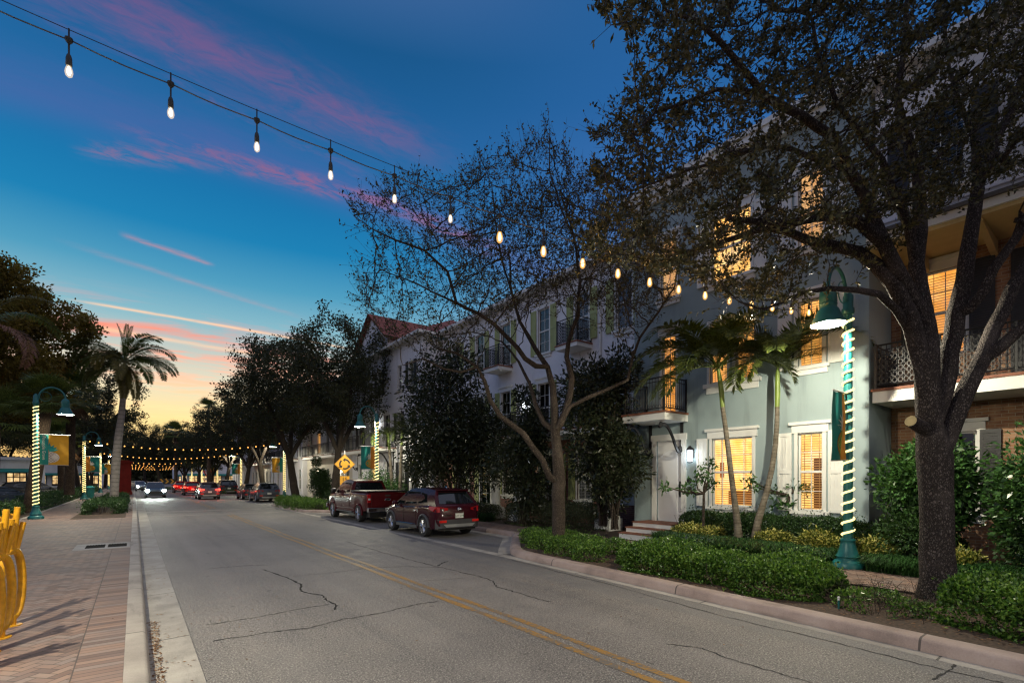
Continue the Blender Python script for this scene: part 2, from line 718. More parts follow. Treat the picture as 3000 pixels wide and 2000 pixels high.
OLIVE_LEAF = m_leaf("olive_hedge_leaf", (0.025, 0.034, 0.018), (0.052, 0.066, 0.034), (0.10, 0.115, 0.06), 0.45, 2.2)
GRASS_LEAF = m_leaf("lily_grass_blade", (0.012, 0.034, 0.010), (0.026, 0.075, 0.018), (0.05, 0.13, 0.035), 0.35, 2.5)
PALM_LEAF = m_leaf("palm_leaf", (0.035, 0.055, 0.014), (0.085, 0.12, 0.028), (0.16, 0.20, 0.05), 0.4)
PALM_YELLOW = m_leaf("yellowing_palm_leaf", (0.06, 0.058, 0.012), (0.12, 0.105, 0.02), (0.18, 0.15, 0.035), 0.5)
PALM_BROWN = m_leaf("dead_palm_leaf", (0.10, 0.05, 0.032), (0.20, 0.10, 0.065), (0.30, 0.17, 0.11), 0.7)
ROYAL_LEAF = m_leaf("royal_palm_leaf", (0.045, 0.07, 0.016), (0.10, 0.145, 0.032), (0.18, 0.24, 0.06), 0.4)
LITTER_LEAF = m_leaf("fallen_leaf", (0.09, 0.04, 0.018), (0.18, 0.085, 0.035), (0.30, 0.17, 0.08), 0.75, 8)
OAK_BARK = m_bark("oak_bark", (0.03, 0.024, 0.023), (0.135, 0.112, 0.105))
STREET_BARK = m_bark("street_oak_bark", (0.035, 0.027, 0.022), (0.115, 0.092, 0.074), (14, 14, 7), 0.6)
FAR_BARK = m_bark("far_bark", (0.035, 0.028, 0.022), (0.09, 0.07, 0.055))
PALM_TRUNK = m_ring("ringed_palm_trunk", (0.085, 0.07, 0.05), (0.20, 0.175, 0.14), 11)
ROYAL_TRUNK = m_ring("royal_palm_trunk", (0.26, 0.235, 0.21), (0.36, 0.33, 0.30), 3.5)
CROWNSHAFT = m_plain("palm_crownshaft", (0.13, 0.19, 0.025), 0.4, var=0.3, scale=4).mat
SABAL_TRUNK = m_bark("fan_palm_trunk", (0.05, 0.036, 0.026), (0.12, 0.085, 0.06), (5, 5, 6), 0.8)
MULCH = m_plain("mulch", (0.055, 0.034, 0.022), 0.95, var=0.7, scale=25).mat
SOIL = m_plain("bare_ground", (0.08, 0.075, 0.05), 0.95, var=0.4, scale=2).mat
LAWN = m_plain("mown_lawn", (0.035, 0.07, 0.018), 0.9, var=0.4, scale=6).mat
GLASS = m_glass()
DARK_ROOM = m_plain("dark_room", (0.02, 0.022, 0.028), 0.9).mat
BLIND = M("wooden_blind_glow", (0.55, 0.36, 0.16), 0.6).emit((1.0, 0.50, 0.13), 0.16, False).mat  # warm light through the slats is put in as a faint glow
BLIND_PALE = m_plain("pale_blind", (0.45, 0.47, 0.50), 0.6).mat
ROOM_WARM = m_room("lit_kitchen_wall", ((0.80, 0.46, 0.10), (1.0, 0.66, 0.20), (1.0, 0.82, 0.42)), 0.78)
ROOM_AMBER = m_room("lit_room_wall", ((0.62, 0.27, 0.05), (0.85, 0.42, 0.09), (0.95, 0.55, 0.15)), 0.60)
ROOM_DIM = m_room("softly_lit_room", ((0.42, 0.25, 0.09), (0.58, 0.38, 0.15), (0.7, 0.5, 0.22)), 0.55)
WOOD = m_plain("dark_wood", (0.16, 0.075, 0.03), 0.5, var=0.3, scale=6).mat
PICTURE = m_plain("red_picture", (0.5, 0.13, 0.05), 0.6, var=0.3, scale=9).mat
LAMP_WHITE = m_glow("lamp_lens_glow", (1.0, 0.97, 0.74), 1.0)
ROPE_GLOW = m_glow("rope_light_glow", (1.0, 0.74, 0.28), 2.0)
BULB_WARM = m_glow("warm_bulb_glow", (1.0, 0.44, 0.09), 1.8)
FILAMENT_WARM = m_glow("warm_filament", (1.0, 0.70, 0.30), 4.0)
FILAMENT_WHITE = m_glow("white_filament", (1.0, 0.92, 0.78), 4.0)


def m_bulb_shell(name, col, strength, fac):
    m = M(name)
    e = m.node("ShaderNodeEmission")
    e.inputs[0].default_value = (*col, 1)
    e.inputs[1].default_value = strength
    t = m.node("ShaderNodeBsdfTransparent")
    x = m.node("ShaderNodeMixShader")
    x.inputs[0].default_value = fac
    m.nt.links.new(t.outputs[0], x.inputs[1])
    m.nt.links.new(e.outputs[0], x.inputs[2])
    m.nt.links.new(x.outputs[0], m.nt.nodes["Material Output"].inputs[0])
    m.mat.cycles.emission_sampling = "NONE"
    return m.mat


SHELL_WARM = m_bulb_shell("warm_bulb_glass", (1.0, 0.50, 0.13), 1.1, 0.42)
SHELL_WHITE = m_bulb_shell("white_bulb_glass", (1.0, 0.80, 0.55), 0.9, 0.36)
BULB_WHITE = m_glow("white_bulb_glow", (1.0, 0.86, 0.62), 3.0)
LANTERN_GLOW = m_glow("lantern_glow", (0.86, 0.95, 1.0), 9.0)
PATH_GLOW = m_glow("path_light_glow", (1.0, 0.86, 0.6), 16.0)
SHOP_GLOW = m_room("shop_window_glow", ((0.25, 0.15, 0.06), (0.8, 0.5, 0.2), (1.0, 0.75, 0.38)), 0.75)
TAIL_LIT = m_glow("lit_tail_lamp", (1.0, 0.035, 0.02), 6.0)
HEAD_LIT = m_glow("lit_headlamp", (0.85, 1.0, 0.92), 60.0)
TAIL_OFF = M("tail_lamp_lens", (0.32, 0.008, 0.01), 0.15).mat
REFLECTOR = M("red_reflector", (0.5, 0.012, 0.01), 0.3).emit((1, 0.03, 0.01), 0.03, False).mat  # faint emission stands in for light the reflector throws back
HEAD_OFF = M("headlamp_lens", (0.5, 0.5, 0.5), 0.1).mat
CAR_MAROON = m_paint("maroon_car_paint", (0.036, 0.0045, 0.009))
CAR_RED = m_paint("dark_red_truck_paint", (0.065, 0.006, 0.008))
CAR_GREY = m_paint("slate_car_paint", (0.06, 0.075, 0.10))
CAR_DARK = m_paint("dark_car_paint", (0.022, 0.024, 0.03))
CAR_SILVER = m_paint("silver_car_paint", (0.30, 0.32, 0.33))
CAR_BLUE = m_paint("blue_grey_car_paint", (0.05, 0.07, 0.10))
CAR_BRIGHT = m_paint("red_car_paint", (0.22, 0.012, 0.01))
CAR_GLASS = M("car_glass", (0.006, 0.008, 0.01), 0.03, 0.0, 0.9).mat
CLADDING = m_plain("grey_plastic", (0.045, 0.045, 0.05), 0.6).mat
RUBBER = m_plain("tyre_rubber", (0.014, 0.014, 0.015), 0.8).mat
ALLOY = m_plain("wheel_alloy", (0.55, 0.55, 0.57), 0.3, 0.8).mat
CHROME = m_plain("chrome", (0.6, 0.6, 0.62), 0.12, 1.0, var=0.03).mat
PLATE = m_plain("plate_white", (0.62, 0.62, 0.58), 0.5, var=0.05).mat
PLATE_INK = m_plain("plate_ink", (0.02, 0.08, 0.04), 0.6).mat
RACK_YELLOW = m_plain("yellow_enamel", (0.56, 0.27, 0.008), 0.36, 0.0, var=0.22, scale=14).mat
SIGN_YELLOW = m_plain("yellow_sign_sheet", (0.62, 0.30, 0.02), 0.5, var=0.05).mat
SIGN_BLACK = m_plain("sign_black", (0.012, 0.012, 0.012), 0.5).mat
SIGN_RED = m_plain("sign_red", (0.5, 0.02, 0.03), 0.5).mat
SIGN_WHITE = m_plain("sign_white", (0.7, 0.7, 0.68), 0.5).mat
STEEL = m_plain("galvanised_steel", (0.35, 0.36, 0.37), 0.45, 0.7).mat
CLOTH_GOLD = m_plain("gold_banner_cloth", (0.60, 0.30, 0.012), 0.75, var=0.15).mat
CLOTH_TEAL = m_plain("teal_banner_cloth", (0.005, 0.20, 0.17), 0.75, var=0.15).mat
CLOTH_ORANGE = m_plain("orange_banner_cloth", (0.50, 0.19, 0.015), 0.75, var=0.15).mat
CLOTH_WHITE = m_plain("banner_print_white", (0.68, 0.62, 0.52), 0.75).mat
CLOTH_BROWN = m_plain("banner_print_brown", (0.10, 0.05, 0.02), 0.75).mat
CLOTH_LIME = m_plain("banner_print_lime", (0.45, 0.52, 0.10), 0.75).mat
KIOSK_RED = m_plain("red_kiosk_paint", (0.15, 0.010, 0.007), 0.7, 0.0, 0.2, 0.15).mat
CUT_WOOD = m_plain("fresh_cut_wood", (0.42, 0.34, 0.17), 0.8, var=0.2, scale=8).mat


def m_marking():
    m = M("worn_yellow_paint", (0.36, 0.19, 0.03), 0.6)
    p = m.geo()
    n = m.noise(p, 22, 5, 0.7)
    b = m.noise(p, 0.9, 4, 0.6)
    c = m.mix((n * 0.7 + b * 0.5).smooth(0.56, 0.68), (0.31, 0.16, 0.026), (0.13, 0.115, 0.10))
    c = m.mix(m.noise(p, 60, 2).smooth(0.35, 0.25) * 0.7, c, (0.08, 0.06, 0.04))
    m.base(c)
    return m.mat


MARKING = m_marking()
CRACK = m_plain("crack_filler", (0.022, 0.02, 0.019), 0.9).mat

REFLECTOR_WHITE = m_plain("white_enamel_reflector", (0.8, 0.8, 0.74), 0.4).mat
# ------------------------------------------------------------------ sky


def make_world():
    w = bpy.data.worlds.new("World")
    SC.world = w
    w.use_nodes = True
    nt = w.node_tree
    m = M.__new__(M)
    m.nt, m._c = nt, None
    tc = nt.nodes.new("ShaderNodeTexCoord")
    d = tc.outputs["Generated"]
    x, y, z = m.xyz(d)
    hor = (x * x + y * y).pow(0.5).max(0.001)
    ca = y / hor
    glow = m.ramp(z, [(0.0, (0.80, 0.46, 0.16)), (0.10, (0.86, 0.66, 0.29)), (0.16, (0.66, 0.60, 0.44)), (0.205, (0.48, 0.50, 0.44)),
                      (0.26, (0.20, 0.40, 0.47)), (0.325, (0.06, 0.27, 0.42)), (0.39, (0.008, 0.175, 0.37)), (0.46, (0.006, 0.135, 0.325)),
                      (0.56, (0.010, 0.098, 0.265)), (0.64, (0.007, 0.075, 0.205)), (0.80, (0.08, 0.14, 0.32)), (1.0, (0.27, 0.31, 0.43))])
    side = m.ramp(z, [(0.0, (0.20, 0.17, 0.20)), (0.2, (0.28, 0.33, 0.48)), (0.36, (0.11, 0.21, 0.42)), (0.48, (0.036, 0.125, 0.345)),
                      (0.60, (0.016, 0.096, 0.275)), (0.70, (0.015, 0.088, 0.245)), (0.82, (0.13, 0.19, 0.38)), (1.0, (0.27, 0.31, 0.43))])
    back = m.ramp(z, [(0.0, (0.24, 0.21, 0.22)), (0.25, (0.36, 0.32, 0.35)), (0.5, (0.40, 0.39, 0.46)), (1.0, (0.27, 0.31, 0.43))])  # unseen sky behind and overhead, brightened to fill the scene
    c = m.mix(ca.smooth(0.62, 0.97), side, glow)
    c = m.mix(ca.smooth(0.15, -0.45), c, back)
    # a high flat cloud deck, seen in perspective
    zz = z.max(0.03)
    qx, qy = x / zz, y / zz
    n1 = m.noise(m.vec(qx * 1.0, qy * 2.6, 0.0), 3.2, 8, 0.68, 0.6)
    n2 = m.noise(m.vec(qx * 2.6, qy * 6.0, 4.0), 3.0, 8, 0.7, 0.9)
    wob = (n1 - 0.5) * 0.16

    def band(off, b, cc, sig, x0, x1, fade=0.25, soft=1.0):
        ctr = qx * b + qx * qx * cc + off
        t = (qy - ctr + wob * soft) / sig
        g = (t * t * -1.0).exp()
        win = qx.smooth(x0 - fade, x0) * qx.smooth(x1 + fade, x1)
        return g * win

    b1 = band(1.345, 0.04, 0.0, 0.082, -0.15, 0.45, 0.45, 1.4) * n2.smooth(0.18, 0.74)
    b1b = band(1.49, 0.18, 0.0, 0.03, 0.0, 0.5, 0.3) * n2.smooth(0.4, 0.75) * 0.4
    b2 = band(1.92, -0.52, 0.34, 0.045, -0.05, 1.2, 0.12, 0.7) * n2.smooth(0.36, 0.70)
    b2b = band(1.80, -0.22, 0.14, 0.035, 0.1, 1.2, 0.2, 0.9) * n2.smooth(0.38, 0.66) * 0.8
    b3 = band(2.60, 0.32, 0.0, 0.026, 0.0, 0.25, 0.06, 0.5) * n2.smooth(0.25, 0.6) * 0.9
    b4 = band(2.91, 0.4, 0.0, 0.035, 0.0, 0.6, 0.3, 0.4) * n2.smooth(0.15, 0.7) * 0.45
    pk = m.ramp(z, [(0.22, (0.62, 0.36, 0.33)), (0.36, (0.44, 0.21, 0.25)), (0.47, (0.29, 0.105, 0.19)), (0.62, (0.22, 0.075, 0.19)), (0.8, (0.12, 0.08, 0.2))])
    wash = band(1.74, -0.1, 0.1, 0.13, -0.3, 1.6, 0.8, 0.6) * (n1 * 0.7 + 0.35)
    c = m.mix((wash * 0.42).clamp(), c, (0.105, 0.085, 0.30))
    hi = (b1 * 0.85 + b1b + b2 * 0.9 + b2b + b3 + b4).clamp()
    c = m.mix(hi * 0.64, c, pk)
    # streaks low in the afterglow
    lq = qy.max(0.2).op("LOGARITHM", 2.718)
    ns = m.noise(m.vec(qx * 0.5, lq * 5.5 + qx * 0.10, 2.0), 2.2, 7, 0.62, 0.35)
    low = ns.smooth(0.47, 0.62) * qy.smooth(3.1, 4.4) * ca.smooth(0.6, 0.9)
    lo_c = m.ramp(z, [(0.03, (1.0, 0.60, 0.16)), (0.11, (1.0, 0.70, 0.34)), (0.17, (0.95, 0.48, 0.30)), (0.215, (0.90, 0.30, 0.20)), (0.26, (0.80, 0.28, 0.22)), (0.32, (0.6, 0.35, 0.35))])
    c = m.mix((low * 0.74).clamp(), c, lo_c)
    s1 = band(4.12, -0.25, 0.0, 0.11, -0.75, 0.5, 0.35, 0.9) * ns.smooth(0.30, 0.6)
    c = m.mix((s1 * 0.9).clamp(), c, (0.86, 0.24, 0.15))
    s2 = band(3.70, 0.03, 0.03, 0.030, -0.1, 1.2, 0.25, 0.25)
    s3 = band(4.30, 0.16, 0.0, 0.06, -0.2, 1.2, 0.3, 0.4)
    c = m.mix(((s2 * n2.smooth(0.05, 0.55) + s3 * ns.smooth(0.2, 0.6) * 0.8) * 0.7).clamp(), c, (0.98, 0.58, 0.33))
    # physically based twilight underneath
    sk = nt.nodes.new("ShaderNodeTexSky")
    sk.sky_type = "NISHITA"
    sk.sun_disc = False
    sk.sun_elevation = R(1.0)
    sk.sun_rotation = R(2.0)
    sk.altitude = 5
    nish = m.mix(1.0, (0, 0, 0), S(nt, sk.outputs[0]))
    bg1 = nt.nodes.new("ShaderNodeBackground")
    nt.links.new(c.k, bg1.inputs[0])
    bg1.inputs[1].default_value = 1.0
    bg2 = nt.nodes.new("ShaderNodeBackground")
    nt.links.new(nish.k, bg2.inputs[0])
    bg2.inputs[1].default_value = 0.05
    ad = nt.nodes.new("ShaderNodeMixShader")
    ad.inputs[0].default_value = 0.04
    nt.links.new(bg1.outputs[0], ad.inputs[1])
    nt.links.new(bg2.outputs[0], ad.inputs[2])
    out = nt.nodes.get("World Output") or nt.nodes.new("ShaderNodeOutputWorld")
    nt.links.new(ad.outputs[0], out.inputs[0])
    w.cycles.sampling_method = "MANUAL"
    w.cycles.sample_map_resolution = 512


make_world()
sun = bpy.data.lights.new("sunset_glow", "SUN")
sun.energy = 0.22
sun.angle = R(25)
sun.color = (1.0, 0.62, 0.36)
sun_o = bpy.data.objects.new("sunset_glow", sun)
COL.objects.link(sun_o)
sun_o.rotation_euler = Vector((0.0, 1.0, 0.10)).to_track_quat("Z", "Y").to_euler()

# ------------------------------------------------------------------ ground, street, pavements


def sheet(name, mb, mat, smooth=None):
    return tag(mb.build(name, mat, None, smooth), kind="structure")


def gridplane(x0, x1, y0, y1, z):
    return MB().quad((x0, y0, z), (x1, y0, z), (x1, y1, z), (x0, y1, z))


sheet("ground", gridplane(-900, 900, -600, 1800, -0.03), SOIL)
# road: camera side kerb at x=0.1, house side kerb wanders with the kerb build-outs
sheet("road", gridplane(0.50, 10.6, -40, 420, 0.0), ASPHALT)
sheet("car_park", gridplane(-40, -4.9, 20, 105, -0.01), ASPHALT)

# camera-side kerb and gutter
prof = [(-0.085, 0.0), (-0.085, 0.152), (0.075, 0.150), (0.10, 0.138), (0.115, 0.11), (0.13, 0.012), (0.13, -0.05), (-0.085, -0.05)]


def sweep_y(prof, ys, f=lambda y: (0, 0)):
    mb = MB()
    n = len(prof)
    vs, fs = [], []
    for y in ys:
        dx, dz = f(y)
        for (px_, pz) in prof:
            zz = pz if pz < 0.02 else 0.012 + (pz - 0.012) * (1 - dz)
            vs.append((px_ + dx, y, zz))
    for i in range(len(ys) - 1):
        for k in range(n):
            k2 = (k + 1) % n
            fs.append((i * n + k, i * n + k2, (i + 1) * n + k2, (i + 1) * n + k))
    return mb.add(vs, fs)


sheet("kerb", sweep_y(prof, [-40, 5, 10, 20, 40, 90, 200, 420]), KERB, 40)
gp = [(0.13, 0.012), (0.19, 0.004), (0.56, 0.016), (0.56, -0.05), (0.13, -0.05)]
sheet("gutter", sweep_y(gp, [-40, 0, 20, 60, 200, 420]), GUTTER)

# camera-side pavement of herringbone pavers
sheet("pavement", MB().box(-4.05, -0.085, -40, 420, -0.05, 0.15), PAVER)
sheet("pavement_edging", MB().box(-4.22, -4.05, -40, 420, -0.05, 0.158), KERB)
sheet("verge", gridplane(-4.9, -4.22, -40, 420, 0.10), MULCH)

# pavement drain slab crossing to the kerb
drain = thing("drain_cover", "grey concrete drain slab with twin dark grates in brick pavement", "drain", (-0.7, 17.6, 0.15))
MB().box(-1.28, -0.09, 16.9, 18.4, 0.15, 0.157).build("slab", GUTTER, drain)
for xa, xb in ((-1.05, -0.64), (-0.58, -0.17)):
    mb = MB()
    mb.box(xa, xb, 17.25, 18.0, 0.157, 0.159)
    for q in range(7):
        xx = xa + 0.03 + q * (xb - xa - 0.06) / 6
        mb.box(xx - 0.012, xx + 0.012, 17.27, 17.98, 0.159, 0.167)
    mb.build("grate", CAST_IRON, drain)

# house-side kerb: path of the road edge, with two build-outs
KPATH = [(6.9, -40), (6.95, -6), (7.05, -1), (7.2, 1.2), (7.38, 4), (7.55, 7), (7.66, 9.4), (7.80, 10.2), (8.2, 10.9), (10.1, 13.2), (10.4, 13.7), (10.42, 18),
         (10.42, 27.6), (10.1, 28.2), (8.3, 30.6), (7.95, 31.4), (7.9, 33), (7.9, 39.5), (8.2, 40.3), (10.1, 42.6), (10.42, 43.2), (10.42, 56),
         (10.42, 66), (8.2, 69), (7.9, 70), (7.9, 82), (8.2, 83), (10.42, 86), (10.42, 140), (10.42, 420)]


def round_path(pts, it=2):
    for _ in range(it):
        q = [pts[0]]
        for a, b in zip(pts[:-1], pts[1:]):
            q.append((a[0] * 0.75 + b[0] * 0.25, a[1] * 0.75 + b[1] * 0.25))
            q.append((a[0] * 0.25 + b[0] * 0.75, a[1] * 0.25 + b[1] * 0.75))
        q.append(pts[-1])
        pts = q
    return pts


KP = round_path(KPATH)


def sweep_path(path, prof):
    mb = MB()
    n = len(prof)
    vs, fs = [], []
    P = [Vector((p[0], p[1])) for p in path]
    for i, p in enumerate(P):
        t = (P[min(i + 1, len(P) - 1)] - P[max(i - 1, 0)]).normalized()
        nx = Vector((t.y, -t.x))          # to the right of travel: away from the road
        for (o, zz) in prof:
            q = p + nx * o
            vs.append((q.x, q.y, zz))
    for i in range(len(P) - 1):
        for k in range(n):
            k2 = (k + 1) % n
            fs.append((i * n + k, i * n + k2, (i + 1) * n + k2, (i + 1) * n + k))
    return mb.add(vs, fs)


sheet("kerb", sweep_path(KP, [(0.0, -0.05), (0.0, 0.015), (0.025, 0.11), (0.05, 0.14), (0.09, 0.153), (0.27, 0.155), (0.30, 0.14), (0.30, -0.05)]), KERB_PINK, 40)
# light concrete gutter strip along the straight road edge (runs past the parking bays as well)
GPATH = round_path([(6.9, -40), (6.95, -6), (7.05, -1), (7.2, 1.2), (7.38, 4), (7.55, 7), (7.66, 9.4), (7.74, 12), (7.8, 20), (7.85, 30), (7.9, 60), (7.9, 140)])
sheet("gutter", sweep_path(GPATH, [(-0.17, 0.004), (0.0, 0.010), (0.05, 0.010), (0.05, -0.02), (-0.17, -0.02)]), GUTTER)
sheet("gutter", sweep_path([p for p in KP if 10.4 < p[1] < 31], [(-0.32, 0.005), (0.0, 0.012), (0.02, -0.02), (-0.32, -0.02)]), GUTTER)


def poly_sheet(name, left, xr, z, mat):
    """sheet between polyline left (x,y) and the line x = xr"""
    mb = MB()
    vs = []
    for (x, y) in left:
        vs += [(x, y, z), (xr, y, z)]
    fs = [(2 * i, 2 * i + 1, 2 * i + 3, 2 * i + 2) for i in range(len(left) - 1)]
    return sheet(name, mb.add(vs, fs), mat)


bed = []
last = -99
for (x, y) in KP:
    if y > last + 1e-3:
        bed.append((x + 0.30, y))
        last = y
poly_sheet("planting_bed", bed, 60.0, 0.115, MULCH)
# house-side pavement
SW0, SW1 = 10.55, 12.0
mb = MB()
mb.add([(10.1, -40, 0.15), (11.7, -40, 0.15), (10.1, 8, 0.15), (11.7, 8, 0.15), (SW0, 13, 0.15), (SW1, 13, 0.15), (SW0 + .05, 420, 0.15), (SW1 + .05, 420, 0.15)],
       [(0, 1, 3, 2), (2, 3, 5, 4), (4, 5, 7, 6)])
sheet("pavement", mb, PAVER_PLAIN)

# double yellow line, worn
for xx in (4.10, 4.32):
    n = 90
    pts = [(xx + 0.02 * math.sin(i * 0.5), -6 + i * (31.5 + 6) / n) for i in range(n + 1)]
    w = [0.052 + 0.006 * math.sin(i * 1.7) + 0.004 * math.sin(i * 4.1) for i in range(n + 1)]
    sheet("road_marking", MB().strip(pts, w, 0.004), MARKING)
    sheet("road_marking", MB().strip([(xx, 38.5), (xx, 60), (xx, 98)], 0.05, 0.004), MARKING)
# raised pale crossing band further up the street
sheet("crossing_band", gridplane(0.56, 7.8, 36.2, 36.9, 0.004), GUTTER)
sheet("crossing_band", gridplane(0.56, 7.8, 32.2, 32.5, 0.004), GUTTER)


def crack(pix, w0, wig=0.05, sub=10):
    pts = [ground(*p) for p in pix]
    out, ws = [], []
    for a, b in zip(pts[:-1], pts[1:]):
        for k in range(sub):
            t = k / sub
            p = a.lerp(b, t)
            out.append((p.x + random.uniform(-wig, wig), p.y + random.uniform(-wig, wig)))
            ws.append(w0 * random.uniform(0.35, 1.25))
    out.append((pts[-1].x, pts[-1].y))
    ws.append(w0 * 0.3)
    return MB().strip(out, ws, 0.0035)


def nat(x, y):  # pixel in the crop (600,1400)-(1700,2000) shown at 2352 wide
    return (600 + x * 0.4677, 1400 + y * 0.4677)


for pix, w0, wig in (
        ([nat(370, 572), nat(520, 625), nat(600, 665), nat(605, 710), nat(740, 735), nat(770, 770), nat(825, 795), nat(810, 825)], 0.02, 0.015),
        ([nat(0, 920), nat(330, 870), nat(560, 825), nat(780, 790)], 0.012, 0.02),
        ([nat(60, 1020), nat(400, 965), nat(640, 940), nat(860, 885), nat(1100, 845), nat(1300, 795), nat(1460, 770)], 0.014, 0.02),
        ([nat(0, 568), nat(250, 548), nat(400, 545)], 0.014, 0.03),
        ([nat(560, 612), nat(780, 595), nat(1020, 562), nat(1250, 552), nat(1480, 560)], 0.010, 0.03),
        ([nat(880, 395), nat(1130, 470), nat(1300, 515), nat(1480, 560), nat(1700, 610), nat(1800, 640), nat(1830, 680), nat(2000, 730), nat(2170, 775)], 0.014, 0.03),
        ([nat(1460, 550), nat(1490, 530), nat(1525, 520)], 0.02, 0.03),
        ([(1955, 1885), (2055, 1897), (2140, 1930), (2260, 1965), (2380, 2000)], 0.010, 0.015),
        ([(2800, 1935), (2790, 1960), (2730, 1990)], 0.014, 0.01),
        ([(1500, 1640), (1800, 1715), (2100, 1800), (2400, 1870), (2700, 1945), (2960, 2005)], 0.012, 0.02),
        ([nat(60, 365), nat(250, 352)], 0.016, 0.03),
        ([nat(1340, 645), nat(1640, 625)], 0.008, 0.02)):
    sheet("road_crack", crack(pix, w0, wig), CRACK)
# the round junction further up: planted island and cross street
mb = MB()
mb.lathe([(4.2, 0.0), (4.2, 0.14), (3.9, 0.16), (2.5, 0.35), (0.05, 0.5)], (4.2, 118, 0), 40)
sheet("roundabout_island", mb, LAWN, 30)
# ------------------------------------------------------------------ buildings


def wall_grid(mb, X, y0, y1, z0, z1, ops=(), depth=0.16):
    ys = sorted({y0, y1} | {v for o in ops for v in o[:2] if y0 < v < y1})
    zs = sorted({z0, z1} | {v for o in ops for v in o[2:] if z0 < v < z1})
    for a, b in zip(ys[:-1], ys[1:]):
        for c, d in zip(zs[:-1], zs[1:]):
            my, mz = (a + b) / 2, (c + d) / 2
            if any(o[0] < my < o[1] and o[2] < mz < o[3] for o in ops):
                continue
            mb.quad((X, a, c), (X, a, d), (X, b, d), (X, b, c))
    for (a, b, c, d) in ops:
        if not (z0 <= c < z1 or z0 < d <= z1):
            continue
        X2 = X + depth
        mb.quad((X, a, c), (X2, a, c), (X2, a, d), (X, a, d))
        mb.quad((X, b, d), (X2, b, d), (X2, b, c), (X, b, c))
        mb.quad((X, a, d), (X2, a, d), (X2, b, d), (X, b, d))
        mb.quad((X, b, c), (X2, b, c), (X2, a, c), (X, a, c))
    return mb


def shutter(b, X, ya, yb, za, zb, mat, louvre=False):
    mb = MB()
    mb.box(X - 0.045, X - 0.012, ya, yb, za, zb)
    w = 0.05
    for (a, c, e, f) in ((ya, ya + w, za, zb), (yb - w, yb, za, zb), (ya + w, yb - w, za, za + 0.09), (ya + w, yb - w, zb - 0.09, zb),
                         (ya + w, yb - w, (za + zb) / 2 - 0.05, (za + zb) / 2 + 0.05)):
        mb.box(X - 0.062, X - 0.045, a, c, e, f)
    if louvre:
        z = za + 0.13
        while z < zb - 0.13:
            mb.box(X - 0.056, X - 0.045, ya + w, yb - w, z, z + 0.025)
            z += 0.055
    else:
        n = max(2, int((yb - ya - 2 * w) / 0.07))
        for k in range(1, n):
            yy = ya + w + k * (yb - ya - 2 * w) / n
            mb.box(X - 0.052, X - 0.045, yy - 0.006, yy + 0.006, za + 0.09, zb - 0.09)
    return mb.build("shutter", mat, b)


